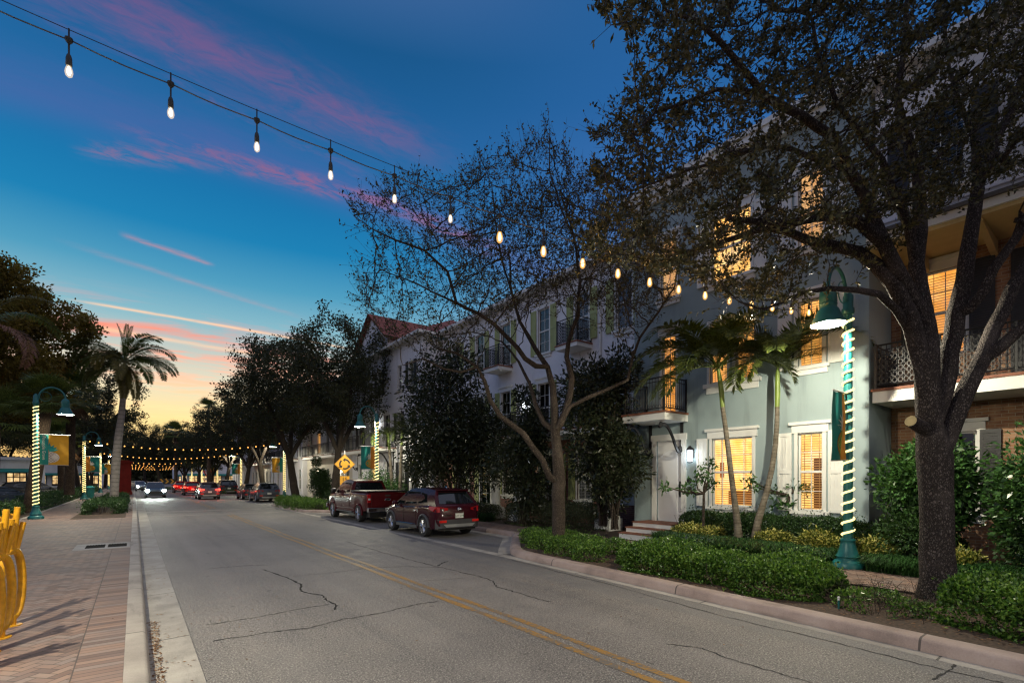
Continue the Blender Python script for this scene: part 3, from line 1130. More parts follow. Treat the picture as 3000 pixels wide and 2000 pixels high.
def window(b, X, ya, yb, za, zb, room=None, vert=(0.5,), horiz=(0.25, 0.75), sill=True, header=True, shut=(), shut_mat=None,
           blind=None, slat=0.064, deep=0.55, frame=None, louvre=False, casing=True, tilt=0.018):
    frame = frame or TRIM
    w = 0.045
    mb = MB()
    fx0, fx1 = X + 0.055, X + 0.105
    mb.box(fx0, fx1, ya, ya + w, za, zb)
    mb.box(fx0, fx1, yb - w, yb, za, zb)
    mb.box(fx0, fx1, ya + w, yb - w, za, za + w)
    mb.box(fx0, fx1, ya + w, yb - w, zb - w, zb)
    zm = (za + zb) / 2
    mb.box(fx0 - 0.012, fx1, ya + w, yb - w, zm - 0.03, zm + 0.03)
    for t in vert:
        yy = ya + t * (yb - ya)
        mb.box(fx0 + 0.012, fx1 - 0.012, yy - 0.008, yy + 0.008, za + w, zb - w)
    for t in horiz:
        zz = za + t * (zb - za)
        mb.box(fx0 + 0.010, fx1 - 0.014, ya + w, yb - w, zz - 0.008, zz + 0.008)
    win = mb.build("window", frame, b)
    MB().quad((X + 0.08, ya + w, za + w), (X + 0.08, ya + w, zb - w), (X + 0.08, yb - w, zb - w), (X + 0.08, yb - w, za + w)).build("pane", GLASS, win)
    rm = MB()
    xb = X + deep
    x0 = X + 0.161
    rm.quad((xb, ya, za), (xb, ya, zb), (xb, yb, zb), (xb, yb, za))
    rm.quad((x0, ya, za), (xb, ya, za), (xb, ya, zb), (x0, ya, zb))
    rm.quad((x0, yb, zb), (xb, yb, zb), (xb, yb, za), (x0, yb, za))
    rm.quad((x0, ya, zb), (xb, ya, zb), (xb, yb, zb), (x0, yb, zb))
    rm.quad((x0, yb, za), (xb, yb, za), (xb, ya, za), (x0, ya, za))
    rm.build("room", room or DARK_ROOM, win)
    if blind is not None:
        bm = MB()
        z = za + w + 0.02
        while z < zb - w - 0.02:
            xx = X + 0.135
            bm.add([(xx - 0.022, ya + w, z - tilt), (xx + 0.022, ya + w, z + tilt), (xx + 0.022, yb - w, z + tilt), (xx - 0.022, yb - w, z - tilt)], [(0, 1, 2, 3)])
            z += slat
        for t in (0.2, 0.8):
            yy = ya + t * (yb - ya)
            bm.box(X + 0.110, X + 0.113, yy - 0.008, yy + 0.008, za + w, zb - w)
        bm.build("blind", blind, win)
    if casing:
        t = 0.085
        MB().box(X - 0.028, X + 0.02, ya - t, ya, za, zb).build("casing", TRIM, win)
        MB().box(X - 0.028, X + 0.02, yb, yb + t, za, zb).build("casing", TRIM, win)
        if not header:
            MB().box(X - 0.028, X + 0.02, ya - t, yb + t, zb, zb + t).build("casing", TRIM, win)
    if header:
        h = MB()
        h.box(X - 0.04, X + 0.02, ya - 0.14, yb + 0.14, zb, zb + 0.21)
        h.box(X - 0.085, X + 0.02, ya - 0.20, yb + 0.20, zb + 0.21, zb + 0.29)
        h.build("header", TRIM, win)
    if sill:
        s_ = MB()
        s_.box(X - 0.10, X + 0.055, ya - 0.17, yb + 0.17, za - 0.09, za)
        s_.box(X - 0.05, X + 0.02, ya - 0.12, yb + 0.12, za - 0.22, za - 0.09)
        s_.build("sill", TRIM, win)
    for (sa, sb) in shut:
        shutter(b, X, sa, sb, za - 0.02, zb + 0.02, shut_mat, louvre)
    return win


def railing(parent, path, z, h=1.02, ornate=False, gap=0.105):
    mb = MB()
    P = [Vector((p[0], p[1], 0)) for p in path]
    for p in P:
        mb.box(p.x - 0.025, p.x + 0.025, p.y - 0.025, p.y + 0.025, z, z + h + 0.04)
    for a, b in zip(P[:-1], P[1:]):
        L = (b - a).length
        d = (b - a) / L
        up = Vector((0, 0, 1))
        for hh, r in ((h, 0.022), (0.09, 0.016), (h - 0.12, 0.012)):
            mb.tube([a + up * (z + hh), b + up * (z + hh)], r, 4)
        n = max(2, int(L / gap))
        for k in range(1, n):
            q = a + d * (L * k / n)
            mb.tube([q + up * (z + 0.09), q + up * (z + h)], 0.009, 4, False)
            if ornate:
                # cast scrollwork between the bars
                m0 = 6
                for j in range(m0):
                    zc = z + 0.17 + j * (h - 0.34) / (m0 - 1)
                    c = q + d * (L / n * 0.5) + up * zc
                    ring = [c + d * (0.045 * math.cos(t * PI / 3)) + up * (0.06 * math.sin(t * PI / 3)) for t in range(6)]
                    mb.tube(ring, 0.010, 3, False, True)
            else:
                c = q + d * (L / n * 0.5) + up * (z + 0.15)
                ring = [c + d * (0.04 * math.cos(t * PI / 3)) + up * (0.05 * math.sin(t * PI / 3)) for t in range(6)]
                mb.tube(ring, 0.007, 3, False, True)
        if L > 2.2:
            m1 = int(L / 1.1)
            for k in range(1, m1):
                q = a + d * (L * k / m1)
                mb.box(q.x - 0.02, q.x + 0.02, q.y - 0.02, q.y + 0.02, z, z + h)
    return mb.build("railing", BLACK, parent)


def scroll_bracket(parent, X, y, ztop, zbot, out):
    """iron S-scroll under a balcony"""
    mb = MB()
    mb.box(X - 0.035, X + 0.01, y - 0.05, y + 0.05, zbot, ztop)
    c4 = [(X - out + 0.02, ztop - 0.22), (X - out + 0.25, ztop + 0.10), (X - 0.52, ztop - 0.25), (X - 0.42, zbot + 0.45), (X - 0.30, zbot - 0.10), (X - 0.05, zbot + 0.16)]
    pts = []
    for k in range(21):
        t = k / 20
        q = [list(c) for c in c4]
        while len(q) > 1:
            q = [[a_[0] * (1 - t) + b_[0] * t, a_[1] * (1 - t) + b_[1] * t] for a_, b_ in zip(q[:-1], q[1:])]
        pts.append((q[0][0], y, q[0][1]))
    mb.tube(pts, 0.05, 6)
    for (cx, cz, rr, s0) in ((X - out + 0.10, ztop - 0.16, 0.10, 1), (X - 0.10, zbot + 0.20, 0.09, -1)):
        sp = [(cx + s0 * rr * (1 - t / 14) * math.cos(t * 0.55), y, cz + rr * (1 - t / 14) * math.sin(t * 0.55)) for t in range(14)]
        mb.tube(sp, 0.036, 5)
    return mb.build("bracket", BLACK, parent)


def balcony(b, X, x0, ya, yb, z, thick=0.25, ornate=False, brackets=(), bdrop=1.15, rail=True):
    mb = MB()
    mb.box(x0, X + 0.01, ya, yb, z - thick, z - 0.06)
    mb.cur = 1
    mb.box(x0 - 0.03, X + 0.01, ya - 0.03, yb + 0.03, z - 0.06, z)
    bal = mb.build("balcony", [TRIM, DECK], b)
    if rail:
        railing(bal, [(X - 0.03, ya + 0.05), (x0 + 0.05, ya + 0.05), (x0 + 0.05, yb - 0.05), (X - 0.03, yb - 0.05)], z, 1.02, ornate)
    for y in brackets:
        scroll_bracket(bal, X, y, z - thick - 0.002, z - thick - bdrop, X - x0)
    return bal


def shell(b, X, y0, y1, z0, z1, depth, mat, ops=(), top=True):
    mb = MB()
    wall_grid(mb, X, y0, y1, z0, z1, ops)
    xb = X + depth
    mb.quad((X, y0, z0), (xb, y0, z0), (xb, y0, z1), (X, y0, z1))
    mb.quad((X, y1, z1), (xb, y1, z1), (xb, y1, z0), (X, y1, z0))
    mb.quad((xb, y0, z0), (xb, y1, z0), (xb, y1, z1), (xb, y0, z1))
    if top:
        mb.quad((X, y0, z1), (xb, y0, z1), (xb, y1, z1), (X, y1, z1))
    return mb.build("wall", mat, b)


def hip_roof(b, x0, x1, y0, y1, z, h, mat, over=0.45, gable=False):
    x0, x1, y0, y1 = x0 - over, x1 + over, y0 - over, y1 + over
    mb = MB()
    mb.box(x0, x1, y0, y1, z - 0.16, z)
    w = min(x1 - x0, y1 - y0) / 2
    if (y1 - y0) >= (x1 - x0):
        xm = (x0 + x1) / 2
        a, c = (xm, y0 + w * (0.0 if gable else 1), z + h), (xm, y1 - w * (0.0 if gable else 1), z + h)
    else:
        ym = (y0 + y1) / 2
        a, c = (x0 + w * (0.0 if gable else 1), ym, z + h), (x1 - w * (0.0 if gable else 1), ym, z + h)
    e = [(x0, y0, z), (x1, y0, z), (x1, y1, z), (x0, y1, z)]
    mb.cur = 1
    if (y1 - y0) >= (x1 - x0):
        mb.add(e + [a, c], [(0, 1, 4), (1, 2, 5, 4), (2, 3, 5), (3, 0, 4, 5)])
    else:
        mb.add(e + [a, c], [(0, 1, 5, 4), (1, 2, 5), (2, 3, 4, 5), (3, 0, 4)])
    return mb.build("roof", [TRIM, mat], b)


def point_light(name, loc, energy, col, radius=0.06, parent=None):
    l = bpy.data.lights.new(name, "POINT")
    l.energy = energy
    l.color = col
    l.shadow_soft_size = radius
    o = bpy.data.objects.new(name, l)
    COL.objects.link(o)
    o.location = loc
    return o


# ---- the blue house
BX = 13.8
blue = thing("blue_house", "pale blue stucco townhouse with white shutters and warmly lit blinds", "house", (BX, 7.6, 0.1))
W1 = (6.96, 8.18, 1.2, 3.2)
W2 = (5.17, 5.76, 1.18, 3.19)
DOOR = (9.22, 10.16, 0.62, 3.24)
WA = (9.42, 9.95, 4.10, 6.65)
WB1 = (7.70, 8.25, 4.85, 6.65)
WB2 = (6.9, 7.45, 4.85, 6.65)
WC = (5.17, 5.76, 4.9, 6.6)
WD1 = (7.0, 8.2, 7.85, 9.75)
WD2 = (5.15, 5.75, 8.0, 9.9)
WD3 = (9.4, 10.0, 7.85, 9.75)
shell(blue, BX, 4.18, 11.08, 0.1, 11.3, 11, STUCCO_BLUE, [W1, W2, DOOR, WA, WB1, WB2, WC, WD1, WD2, WD3])
mb = MB()
mb.box(BX - 0.30, BX + 11.3, 4.0, 11.3, 11.3, 11.5)
mb.box(BX - 0.18, BX + 11.2, 4.08, 11.2, 11.12, 11.3)
mb.build("cornice", TRIM, blue)
hip_roof(blue, BX, BX + 11, 4.18, 11.08, 11.66, 1.6, ROOF_GREY, 0.35)
kw = window(blue, BX, *W1, room=ROOM_WARM, vert=(0.23, 0.76), horiz=(0.25, 0.75), shut=[(8.32, 8.66)], shut_mat=TRIM, blind=BLIND, deep=2.2, tilt=0.010)
# what shows inside the kitchen
mb = MB()
mb.box(BX + 0.9, BX + 1.4, 6.98, 8.16, 1.22, 1.62)
mb.box(BX + 0.85, BX + 0.9, 7.25, 7.5, 1.62, 1.80)
mb.tube([(BX + 0.88, 7.28, 1.62), (BX + 0.88, 7.28, 1.95), (BX + 0.88, 7.36, 2.04), (BX + 0.88, 7.46, 2.0), (BX + 0.88, 7.46, 1.62)], 0.016, 5)
mb.build("counter", WOOD, kw)
MB().box(BX + 0.30, BX + 0.33, 7.98, 8.10, 2.05, 2.5).build("picture", PICTURE, kw)
kw2 = window(blue, BX, *W2, room=ROOM_WARM, tilt=0.013, shut=[(5.9, 6.25), (4.68, 5.03)], shut_mat=TRIM, blind=BLIND)
MB().box(BX + 0.36, BX + 0.5, 5.2, 5.52, 1.22, 2.55).build("bookcase", WOOD, kw2)
window(blue, BX, *WA, room=ROOM_AMBER, blind=BLIND, sill=False)
window(blue, BX, *WB1, room=ROOM_AMBER, blind=BLIND, sill=False, header=False)
window(blue, BX, *WB2, room=ROOM_AMBER, blind=BLIND, sill=False, header=False)
mb = MB()
mb.box(BX - 0.11, BX + 0.02, 6.7, 8.42, 4.72, 4.84)
mb.box(BX - 0.05, BX + 0.02, 6.78, 8.34, 4.55, 4.72)
mb.build("window_ledge", TRIM, blue)
window(blue, BX, *WC, room=ROOM_AMBER, blind=BLIND, shut=[(4.68, 5.03), (5.9, 6.25)], shut_mat=TRIM)
window(blue, BX, *WD1, room=ROOM_WARM, blind=BLIND, shut=[(6.55, 6.88), (8.32, 8.65)], shut_mat=TRIM)
window(blue, BX, *WD2, room=ROOM_DIM, blind=BLIND, shut=[(5.9, 6.25), (4.65, 5.0)], shut_mat=TRIM)
window(blue, BX, *WD3, room=ROOM_DIM, blind=BLIND, shut_mat=TRIM)
# front door
mb = MB()
ya, yb, za, zb = DOOR
mb.box(BX + 0.06, BX + 0.11, ya, yb, za, zb)
for (a, c) in ((za + 0.16, za + 0.95), (za + 1.12, zb - 0.16)):
    mb.box(BX + 0.048, BX + 0.06, ya + 0.13, yb - 0.13, a, c)
    mb.box(BX + 0.036, BX + 0.048, ya + 0.19, yb - 0.19, a + 0.06, c - 0.06)
door = mb.build("door", DOOR_WHITE, blue)
arch = [(BX + 0.034, ya + 0.13 + (yb - ya - 0.26) * k / 10, zb - 0.42 + 0.2 * math.sin(PI * k / 10) - 0.12 * (k / 10)) for k in range(11)]
MB().tube(arch, 0.014, 4).build("moulding", DOOR_WHITE, door)
mb = MB()
mb.tube([(BX + 0.0, ya + 0.08, za + 0.85), (BX - 0.03, ya + 0.08, za + 0.9), (BX - 0.03, ya + 0.08, za + 1.2), (BX + 0.04, ya + 0.08, za + 1.25)], 0.014, 5)
mb.box(BX + 0.03, BX + 0.06, ya + 0.05, ya + 0.11, za + 0.8, za + 1.3)
mb.build("handle", BLACK, door)
mb = MB()
mb.box(BX - 0.04, BX + 0.02, ya - 0.17, ya, 0.62, zb)
mb.box(BX - 0.04, BX + 0.02, yb, yb + 0.17, 0.62, zb)
mb.box(BX - 0.05, BX + 0.02, ya - 0.2, yb + 0.2, zb, zb + 0.2)
mb.build("door_surround", TRIM, blue)
balcony(blue, BX, 12.6, 9.0, 10.6, 4.06, 0.27, False, (9.2, 10.4), 1.05)
# steps up to the door
mb = MB()
for k in range(3):
    zt = 0.31 + 0.155 * k
    mb.cur = 0
    mb.box(12.25 + 0.34 * k, BX - 0.003, 9.0, 10.45, 0.1 if k == 0 else zt - 0.155, zt - 0.03)
    mb.cur = 1
    mb.box(12.22 + 0.34 * k, BX - 0.002, 8.98, 10.47, zt - 0.03, zt)
mb.build("front_steps", [TRIM, DECK], blue)
# wall fittings
mb = MB()
mb.tube([(BX - 0.01, 8.93, 1.95), (BX - 0.03, 8.93, 1.95)], 0.09, 12)
mb.build("house_plaque", BLACK, blue)
mb = MB()
mb.box(BX - 0.07, BX + 0.01, 8.86, 8.94, 1.60, 1.76)
mb.build("door_bell", SIGN_BLACK, blue)


def lantern(loc, label, energy, col, glow, size=1.0):
    """a wall lantern whose back is at loc, facing the street (-x)"""
    x, y, z = loc
    t = thing("wall_lantern", label, "lantern", loc)
    mb = MB()
    s = size
    mb.box(x - 0.03, x - 0.001, y - 0.05 * s, y + 0.05 * s, z - 0.08 * s, z + 0.2 * s)
    mb.box(x - 0.14 * s, x - 0.03, y - 0.012, y + 0.012, z + 0.17 * s, z + 0.2 * s)
    cx = x - 0.16 * s
    mb.lathe([(0.02 * s, 0.30 * s), (0.11 * s, 0.20 * s), (0.10 * s, 0.17 * s)], (cx, y, z), 6)
    mb.lathe([(0.085 * s, -0.2 * s), (0.05 * s, -0.23 * s)], (cx, y, z), 6)
    for k in range(6):
        a = PI / 3 * k
        mb.tube([(cx + 0.085 * s * math.cos(a), y + 0.085 * s * math.sin(a), z - 0.2 * s), (cx + 0.098 * s * math.cos(a), y + 0.098 * s * math.sin(a), z + 0.18 * s)], 0.007, 4)
    mb.build("lantern_frame", BLACK, t)
    MB().lathe([(0.06 * s, -0.18 * s), (0.075 * s, 0.15 * s)], (cx, y, z), 10).build("lantern_glass", glow, t)
    if energy:
        point_light("lantern_light", (cx - 0.13 * s, y, z - 0.02), energy, col, 0.08)
    return t


lantern((BX, 8.82, 2.72), "black wall lantern glowing white beside the white front door", 7, (0.85, 0.95, 1.0), LANTERN_GLOW)

# ---- the brick house at the right edge
brick = thing("brick_house", "tan brick townhouse with deep iron balcony and dark shutters, cream soffit overhead", "house", (15.35, -1.0, 0.1))
RW1 = (2.75, 3.5, 4.95, 7.0)
RW2 = (0.6, 1.5, 4.3, 7.0)
RW3 = (2.55, 3.25, 1.2, 3.1)
RW4 = (0.4, 1.2, 1.2, 3.1)
RW5 = (-2.4, -1.5, 4.3, 7.0)
shell(brick, 15.35, -7.0, 4.17, 0.1, 7.5, 9, BRICK_PALE, [RW1, RW2, RW3, RW4, RW5], False)
window(brick, 15.35, *RW1, room=ROOM_AMBER, blind=BLIND, shut=[(3.55, 3.95), (2.25, 2.68)], shut_mat=SHUTTER_BLACK, louvre=True, sill=False)
window(brick, 15.35, *RW2, room=DARK_ROOM, shut=[(0.1, 0.5), (1.6, 2.0)], shut_mat=SHUTTER_BLACK, louvre=True, sill=False)
window(brick, 15.35, *RW3, room=DARK_ROOM, shut=[(3.3, 3.65), (2.15, 2.5)], shut_mat=SHUTTER_BLACK, louvre=True)
window(brick, 15.35, *RW4, room=DARK_ROOM, shut=[(1.3, 1.65), (-0.05, 0.3)], shut_mat=SHUTTER_BLACK, louvre=True)
window(brick, 15.35, *RW5, room=DARK_ROOM, sill=False, shut=[(-2.9, -2.5)], shut_mat=SHUTTER_BLACK, louvre=True)
bb = balcony(brick, 15.35, 13.82, -6.5, 4.12, 4.10, 0.32, True)
for y in (3.0, 1.5, -0.6, -3.0):
    mb = MB()
    mb.tube([(15.33, y, 2.35), (15.0, y, 2.5), (14.75, y, 3.1), (14.6, y, 3.6), (14.4, y, 3.76)], 0.06, 6)
    mb.tube([(15.33, y, 2.3), (15.33, y, 3.77)], 0.07, 6)
    mb.lathe([(0.14, -0.12), (0.14, 0.12)], (14.45, y, 3.6), 10, "y")
    mb.build("bracket", BLACK, bb)
U1 = (2.5, 3.35, 8.3, 10.1)
U2 = (0.2, 1.1, 8.3, 10.1)
U3 = (-2.6, -1.7, 8.3, 10.1)
mb = MB()
wall_grid(mb, 13.95, -7.0, 4.10, 7.62, 11.3, [U1, U2, U3])
mb.quad((13.95, 4.10, 11.3), (24, 4.10, 11.3), (24, 4.10, 7.62), (13.95, 4.10, 7.62))
mb.quad((13.95, -7, 7.62), (24, -7, 7.62), (24, -7, 11.3), (13.95, -7, 11.3))
mb.box(13.90, 13.95, -7.0, 4.10, 7.95, 7.99)
mb.box(13.90, 13.95, -7.0, 4.10, 7.62, 7.70)
mb.build("upper_wall", STUCCO_WHITE, brick)
for w in (U1, U2, U3):
    window(brick, 13.95, *w, room=DARK_ROOM, blind=BLIND_PALE, shut=[(w[1] + 0.1, w[1] + 0.5), (w[0] - 0.5, w[0] - 0.1)], shut_mat=SHUTTER_BLACK, louvre=True, header=False)
mb = MB()
mb.box(13.6, 15.34, -7.2, 4.14, 7.32, 7.40)
mb.cur = 1
mb.box(13.52, 15.36, -7.25, 4.15, 7.40, 7.58)
mb.cur = 2
mb.box(13.44, 15.38, -7.25, 4.155, 7.58, 7.66)
eave = mb.build("soffit", [SOFFIT, TRIM, ROOF_GREY], brick)
for y in (3.4, 2.2, 1.0, -0.2, -1.4, -2.6):
    MB().prism([(13.75, y, 7.315), (15.33, y, 7.315), (15.33, y, 7.0), (15.1, y, 7.02), (14.2, y, 7.2), (13.75, y, 7.26)], (0, 0.11, 0)).build("rafter_end", SOFFIT, eave)
hip_roof(brick, 13.95, 24, -7, 4.1, 11.46, 1.8, ROOF_GREY, 0.35)

# ---- the white and brick row behind the bare tree
b2 = thing("columned_house", "white townhouse over red brick ground floor with columned balconies", "house", (15.3, 19, 0.1))
y0, y1 = 11.1, 27.3
gw = [(12.4, 13.2, 1.2, 3.0), (14.6, 15.4, 1.1, 3.1), (16.6, 17.4, 0.6, 3.1), (20.0, 20.8, 1.2, 3.1), (22.0, 23.0, 0.6, 3.1), (24.6, 25.4, 1.2, 3.1)]
sw_ = [(12.4, 13.2, 4.2, 6.5), (14.7, 15.5, 4.2, 6.5), (17.2, 18.0, 4.2, 6.5), (20.2, 21.0, 4.2, 6.5), (22.6, 23.4, 4.2, 6.5), (25.2, 26.0, 4.2, 6.5)]
tw = [(a, b, c + 3.7, d + 3.5) for (a, b, c, d) in sw_]
shell(b2, 15.3, y0, y1, 3.85, 10.9, 10, STUCCO_WHITE, sw_ + tw)
shell(b2, 15.32, y0, y1, 0.1, 3.85, 9.96, BRICK, gw, False)
MB().box(15.2, 15.34, y0, y1, 3.75, 3.95).build("string_course", TRIM, b2)
for i, w in enumerate(gw):
    window(b2, 15.32, *w, room=DARK_ROOM, shut=[(w[0] - 0.5, w[0] - 0.12), (w[1] + 0.12, w[1] + 0.5)], shut_mat=SHUTTER_GREEN, blind=BLIND_PALE if i in (0, 1) else None)
for i, w in enumerate(sw_):
    window(b2, 15.3, *w, room=DARK_ROOM, shut=[(w[0] - 0.5, w[0] - 0.12), (w[1] + 0.12, w[1] + 0.5)], shut_mat=SHUTTER_GREEN, sill=False)
for i, w in enumerate(tw):
    window(b2, 15.3, *w, room=DARK_ROOM, shut=[(w[0] - 0.5, w[0] - 0.12), (w[1] + 0.12, w[1] + 0.5)], shut_mat=SHUTTER_GREEN, blind=BLIND_PALE if i % 2 else None)
balcony(b2, 15.3, 13.7, 12.0, 18.2, 4.02, 0.25, True)
balcony(b2, 15.3, 13.7, 19.2, 26.4, 4.02, 0.25, True)
balcony(b2, 15.3, 14.4, 20.0, 21.3, 7.7, 0.22, True)
balcony(b2, 15.3, 14.4, 14.5, 15.8, 7.7, 0.22, True)
for y in (12.4, 17.8, 19.0 + 0.6, 26.0):
    mb = MB()
    cx = 13.95
    mb.box(cx - 0.36, cx + 0.36, y - 0.36, y + 0.36, 0.1, 0.55)
    mb.box(cx - 0.30, cx + 0.30, y - 0.30, y + 0.30, 0.55, 0.64)
    mb.lathe([(0.29, 0.64), (0.29, 0.69), (0.23, 0.76), (0.225, 1.2), (0.22, 2.2), (0.20, 3.45), (0.25, 3.52), (0.25, 3.58)], (cx, y, 0), 20)
    mb.box(cx - 0.29, cx + 0.29, y - 0.29, y + 0.29, 3.58, 3.765)
    mb.build("column", TRIM, b2, 40)
for y in (14.0, 24.0):
    MB().tube([(15.24, y, 0.2), (15.24, y, 10.7)], 0.045, 8).build("downpipe", TRIM, b2)
hip_roof(b2, 15.3, 25.3, y0, y1, 11.06, 2.4, TILE_RED, 0.5)
lantern((15.3, 18.6, 2.9), "glowing wall lantern on red brick behind the white porch column", 10, (1.0, 0.95, 0.6), LANTERN_GLOW)
lantern((15.3, 18.9, 5.6), "wall lantern lit beside the upper iron balcony of columned house", 5, (1.0, 0.9, 0.7), LANTERN_GLOW)

# ---- white gabled house with the red roof
b3 = thing("gabled_house", "white stucco house with red tile roof and dark shutters", "house", (14.0, 33, 0.1))
gw = [(28.4, 29.1, 0.7, 3.0), (29.9, 30.7, 0.6, 3.1), (32.2, 33.0, 0.6, 3.1), (34.8, 35.6, 1.1, 3.1), (37.4, 38.2, 1.1, 3.1)]
sw_ = [(28.4, 29.0, 4.5, 6.4), (30.4, 31.0, 4.5, 6.4), (32.2, 33.2, 4.2, 6.5), (35.0, 36.0, 4.2, 6.5), (37.4, 38.2, 4.5, 6.4)]
tw = [(28.6, 29.2, 7.9, 9.5), (30.3, 30.9, 7.9, 9.5), (33.6, 34.4, 7.9, 9.7), (36.6, 37.4, 7.9, 9.7)]
gb = [(34.9, 35.6, 10.9, 12.3)]
mb = MB()
shell(b3, 14.0, 27.4, 39.6, 0.1, 10.8, 10, STUCCO_WHITE, gw + sw_ + tw)
for i, w in enumerate(gw + sw_ + tw):
    window(b3, 14.0, *w, room=ROOM_WARM if i in (3,) else DARK_ROOM, shut=[(w[0] - 0.45, w[0] - 0.1), (w[1] + 0.1, w[1] + 0.45)] if i in (0, 1, 6, 9, 10, 12) else (), shut_mat=SHUTTER_BLACK, header=False, louvre=True)
# street gable
mb = MB()
wall_grid(mb, 13.98, 32.6, 38.0, 10.8, 12.0, gb)
mb.prism([(13.98, 32.6, 12.0), (13.98, 38.0, 12.0), (13.98, 35.3, 14.0)], (0.3, 0, 0))
mb.quad((13.98, 32.6, 10.8), (19, 32.6, 10.8), (19, 32.6, 12.0), (13.98, 32.6, 12.0))
mb.quad((13.98, 38.0, 12.0), (19, 38.0, 12.0), (19, 38.0, 10.8), (13.98, 38.0, 10.8))
mb.box(14.2, 15.0, 36.6, 37.4, 11.5, 14.4)
mb.build("gable", STUCCO_WHITE, b3)
window(b3, 13.98, 34.9, 35.6, 10.9, 12.0, room=DARK_ROOM, header=False, shut=[(34.5, 34.85), (35.65, 36.0)], shut_mat=SHUTTER_BLACK, louvre=True)
mb = MB()
for s_ in (-1, 1):
    mb.quad((13.6, 35.3, 14.12), (19.5, 35.3, 14.12), (19.5, 35.3 + s_ * 3.1, 11.82), (13.6, 35.3 + s_ * 3.1, 11.82))
    mb.quad((13.6, 35.3, 14.0), (19.5, 35.3, 14.0), (19.5, 35.3 + s_ * 3.1, 11.7), (13.6, 35.3 + s_ * 3.1, 11.7))
mb.build("gable_roof", TILE_RED, b3)
hip_roof(b3, 14.0, 24, 27.4, 39.6, 10.96, 3.0, TILE_RED, 0.55)
balcony(b3, 14.0, 12.75, 31.2, 38.8, 4.1, 0.25, False, (31.6, 35.0, 38.4), 1.25)
lantern((14.0, 34.2, 5.9), "bright wall lantern above the iron balcony of white gabled house", 10, (1.0, 0.93, 0.75), LANTERN_GLOW, 1.3)

# ---- further terraces up the street
specs = [(14.2, 40.0, 53.5, 10.4, STUCCO_CREAM, ROOF_GREY, "cream townhouse just beyond the red roofed house"),
         (13.9, 54.0, 69.0, 11.4, STUCCO_WHITE, TILE_RED, "white townhouse half hidden behind street oaks"),
         (14.2, 69.5, 84.0, 10.6, STUCCO_CREAM, TILE_RED, "cream townhouse glimpsed between far oak trunks"),
         (14.0, 85.0, 101.0, 11.0, STUCCO_WHITE, ROOF_GREY, "farthest white townhouse before the round junction")]
for (X, a, b, h, wm, rm, lab) in specs:
    h_ = thing("townhouse", lab, "house", (X, (a + b) / 2, 0.1), "townhouses along the far pavement")
    ops, lit = [], []
    n = int((b - a) / 2.4)
    for k in range(n):
        yy = a + (k + 0.5) * (b - a) / n
        for f in range(3):
            ops.append((yy - 0.45, yy + 0.45, 0.9 + f * 3.4, 3.0 + f * 3.4))
    shell(h_, X, a, b, 0.1, h, 10, wm, ops)
    for i, w in enumerate(ops):
        window(h_, X, *w, room=ROOM_AMBER if (i * 7 + int(a)) % 11 == 0 else DARK_ROOM, header=False, casing=False, horiz=())
    balcony(h_, X, X - 1.1, a + 2, b - 2, 4.1, 0.25)
    hip_roof(h_, X, X + 10, a, b, h + 0.16, 2.4, rm, 0.5)

# ---- the low lit shops beyond the car park on the camera side and at the far end
for (x0, x1, y0, y1, h, lab) in ((-27, -10.5, 88, 100, 4.4, "low white shop lit warm beyond the car park"),
                                 (-24, -6.2, 150, 166, 6.0, "lit shop front far up the left side of street"),
                                 (10.6, 24, 150, 170, 6.5, "glowing restaurant front at the far right end of street"),
                                 (10.8, 24, 190, 215, 7.0, "distant lit building where street narrows away on right")):
    s_ = thing("shop", lab, "shop", ((x0 + x1) / 2, y0, 0))
    mb = MB()
    mb.box(x0, x1, y0, y1, 0, h)
    mb.box(x0 - 0.3, x1 + 0.3, y0 - 0.35, y1 + 0.3, h, h + 0.35)
    mb.build("wall", STUCCO_WHITE, s_)
    n = int((x1 - x0) / 2.6)
    for k in range(n):
        xa = x0 + (k + 0.18) * (x1 - x0) / n
        xb2 = x0 + (k + 0.82) * (x1 - x0) / n
        fr = MB().box(xa - 0.1, xb2 + 0.1, y0 - 0.06, y0 + 0.05, 0.5, 3.0)
        for q in range(4):
            xm = xa + (xb2 - xa) * q / 3
            fr.box(xm - 0.05, xm + 0.05, y0 - 0.12, y0 - 0.06, 0.6, 2.9)
        fr.box(xa, xb2, y0 - 0.115, y0 - 0.06, 2.15, 2.25)
        fr = fr.build("window", BLACK, s_)
        MB().box(xa, xb2, y0 - 0.08, y0 - 0.065, 0.9, 2.7).build("pane", SHOP_GLOW, fr)
        if x0 > 0:
            ya_, yb_ = y0 + k * 3 + 0.5, y0 + k * 3 + 2.6
            if yb_ < y1:
                fr = MB().box(x0 - 0.06, x0 + 0.05, ya_ - 0.1, yb_ + 0.1, 0.5, 3.0).build("window", BLACK, s_)
                MB().box(x0 - 0.08, x0 - 0.065, ya_, yb_, 0.6, 2.9).build("pane", SHOP_GLOW, fr)
    mb = MB()
    mb.prism([(x0, y0 - 0.06, 3.3), (x0, y0 - 1.3, 2.9), (x0, y0 - 1.3, 2.8), (x0, y0 - 0.06, 3.1)], (x1 - x0, 0, 0))
    mb.build("awning", CLOTH_TEAL, s_)
# ------------------------------------------------------------------ vegetation


def unit(v):
    return v / np.maximum(np.linalg.norm(v, axis=-1, keepdims=True), 1e-9)


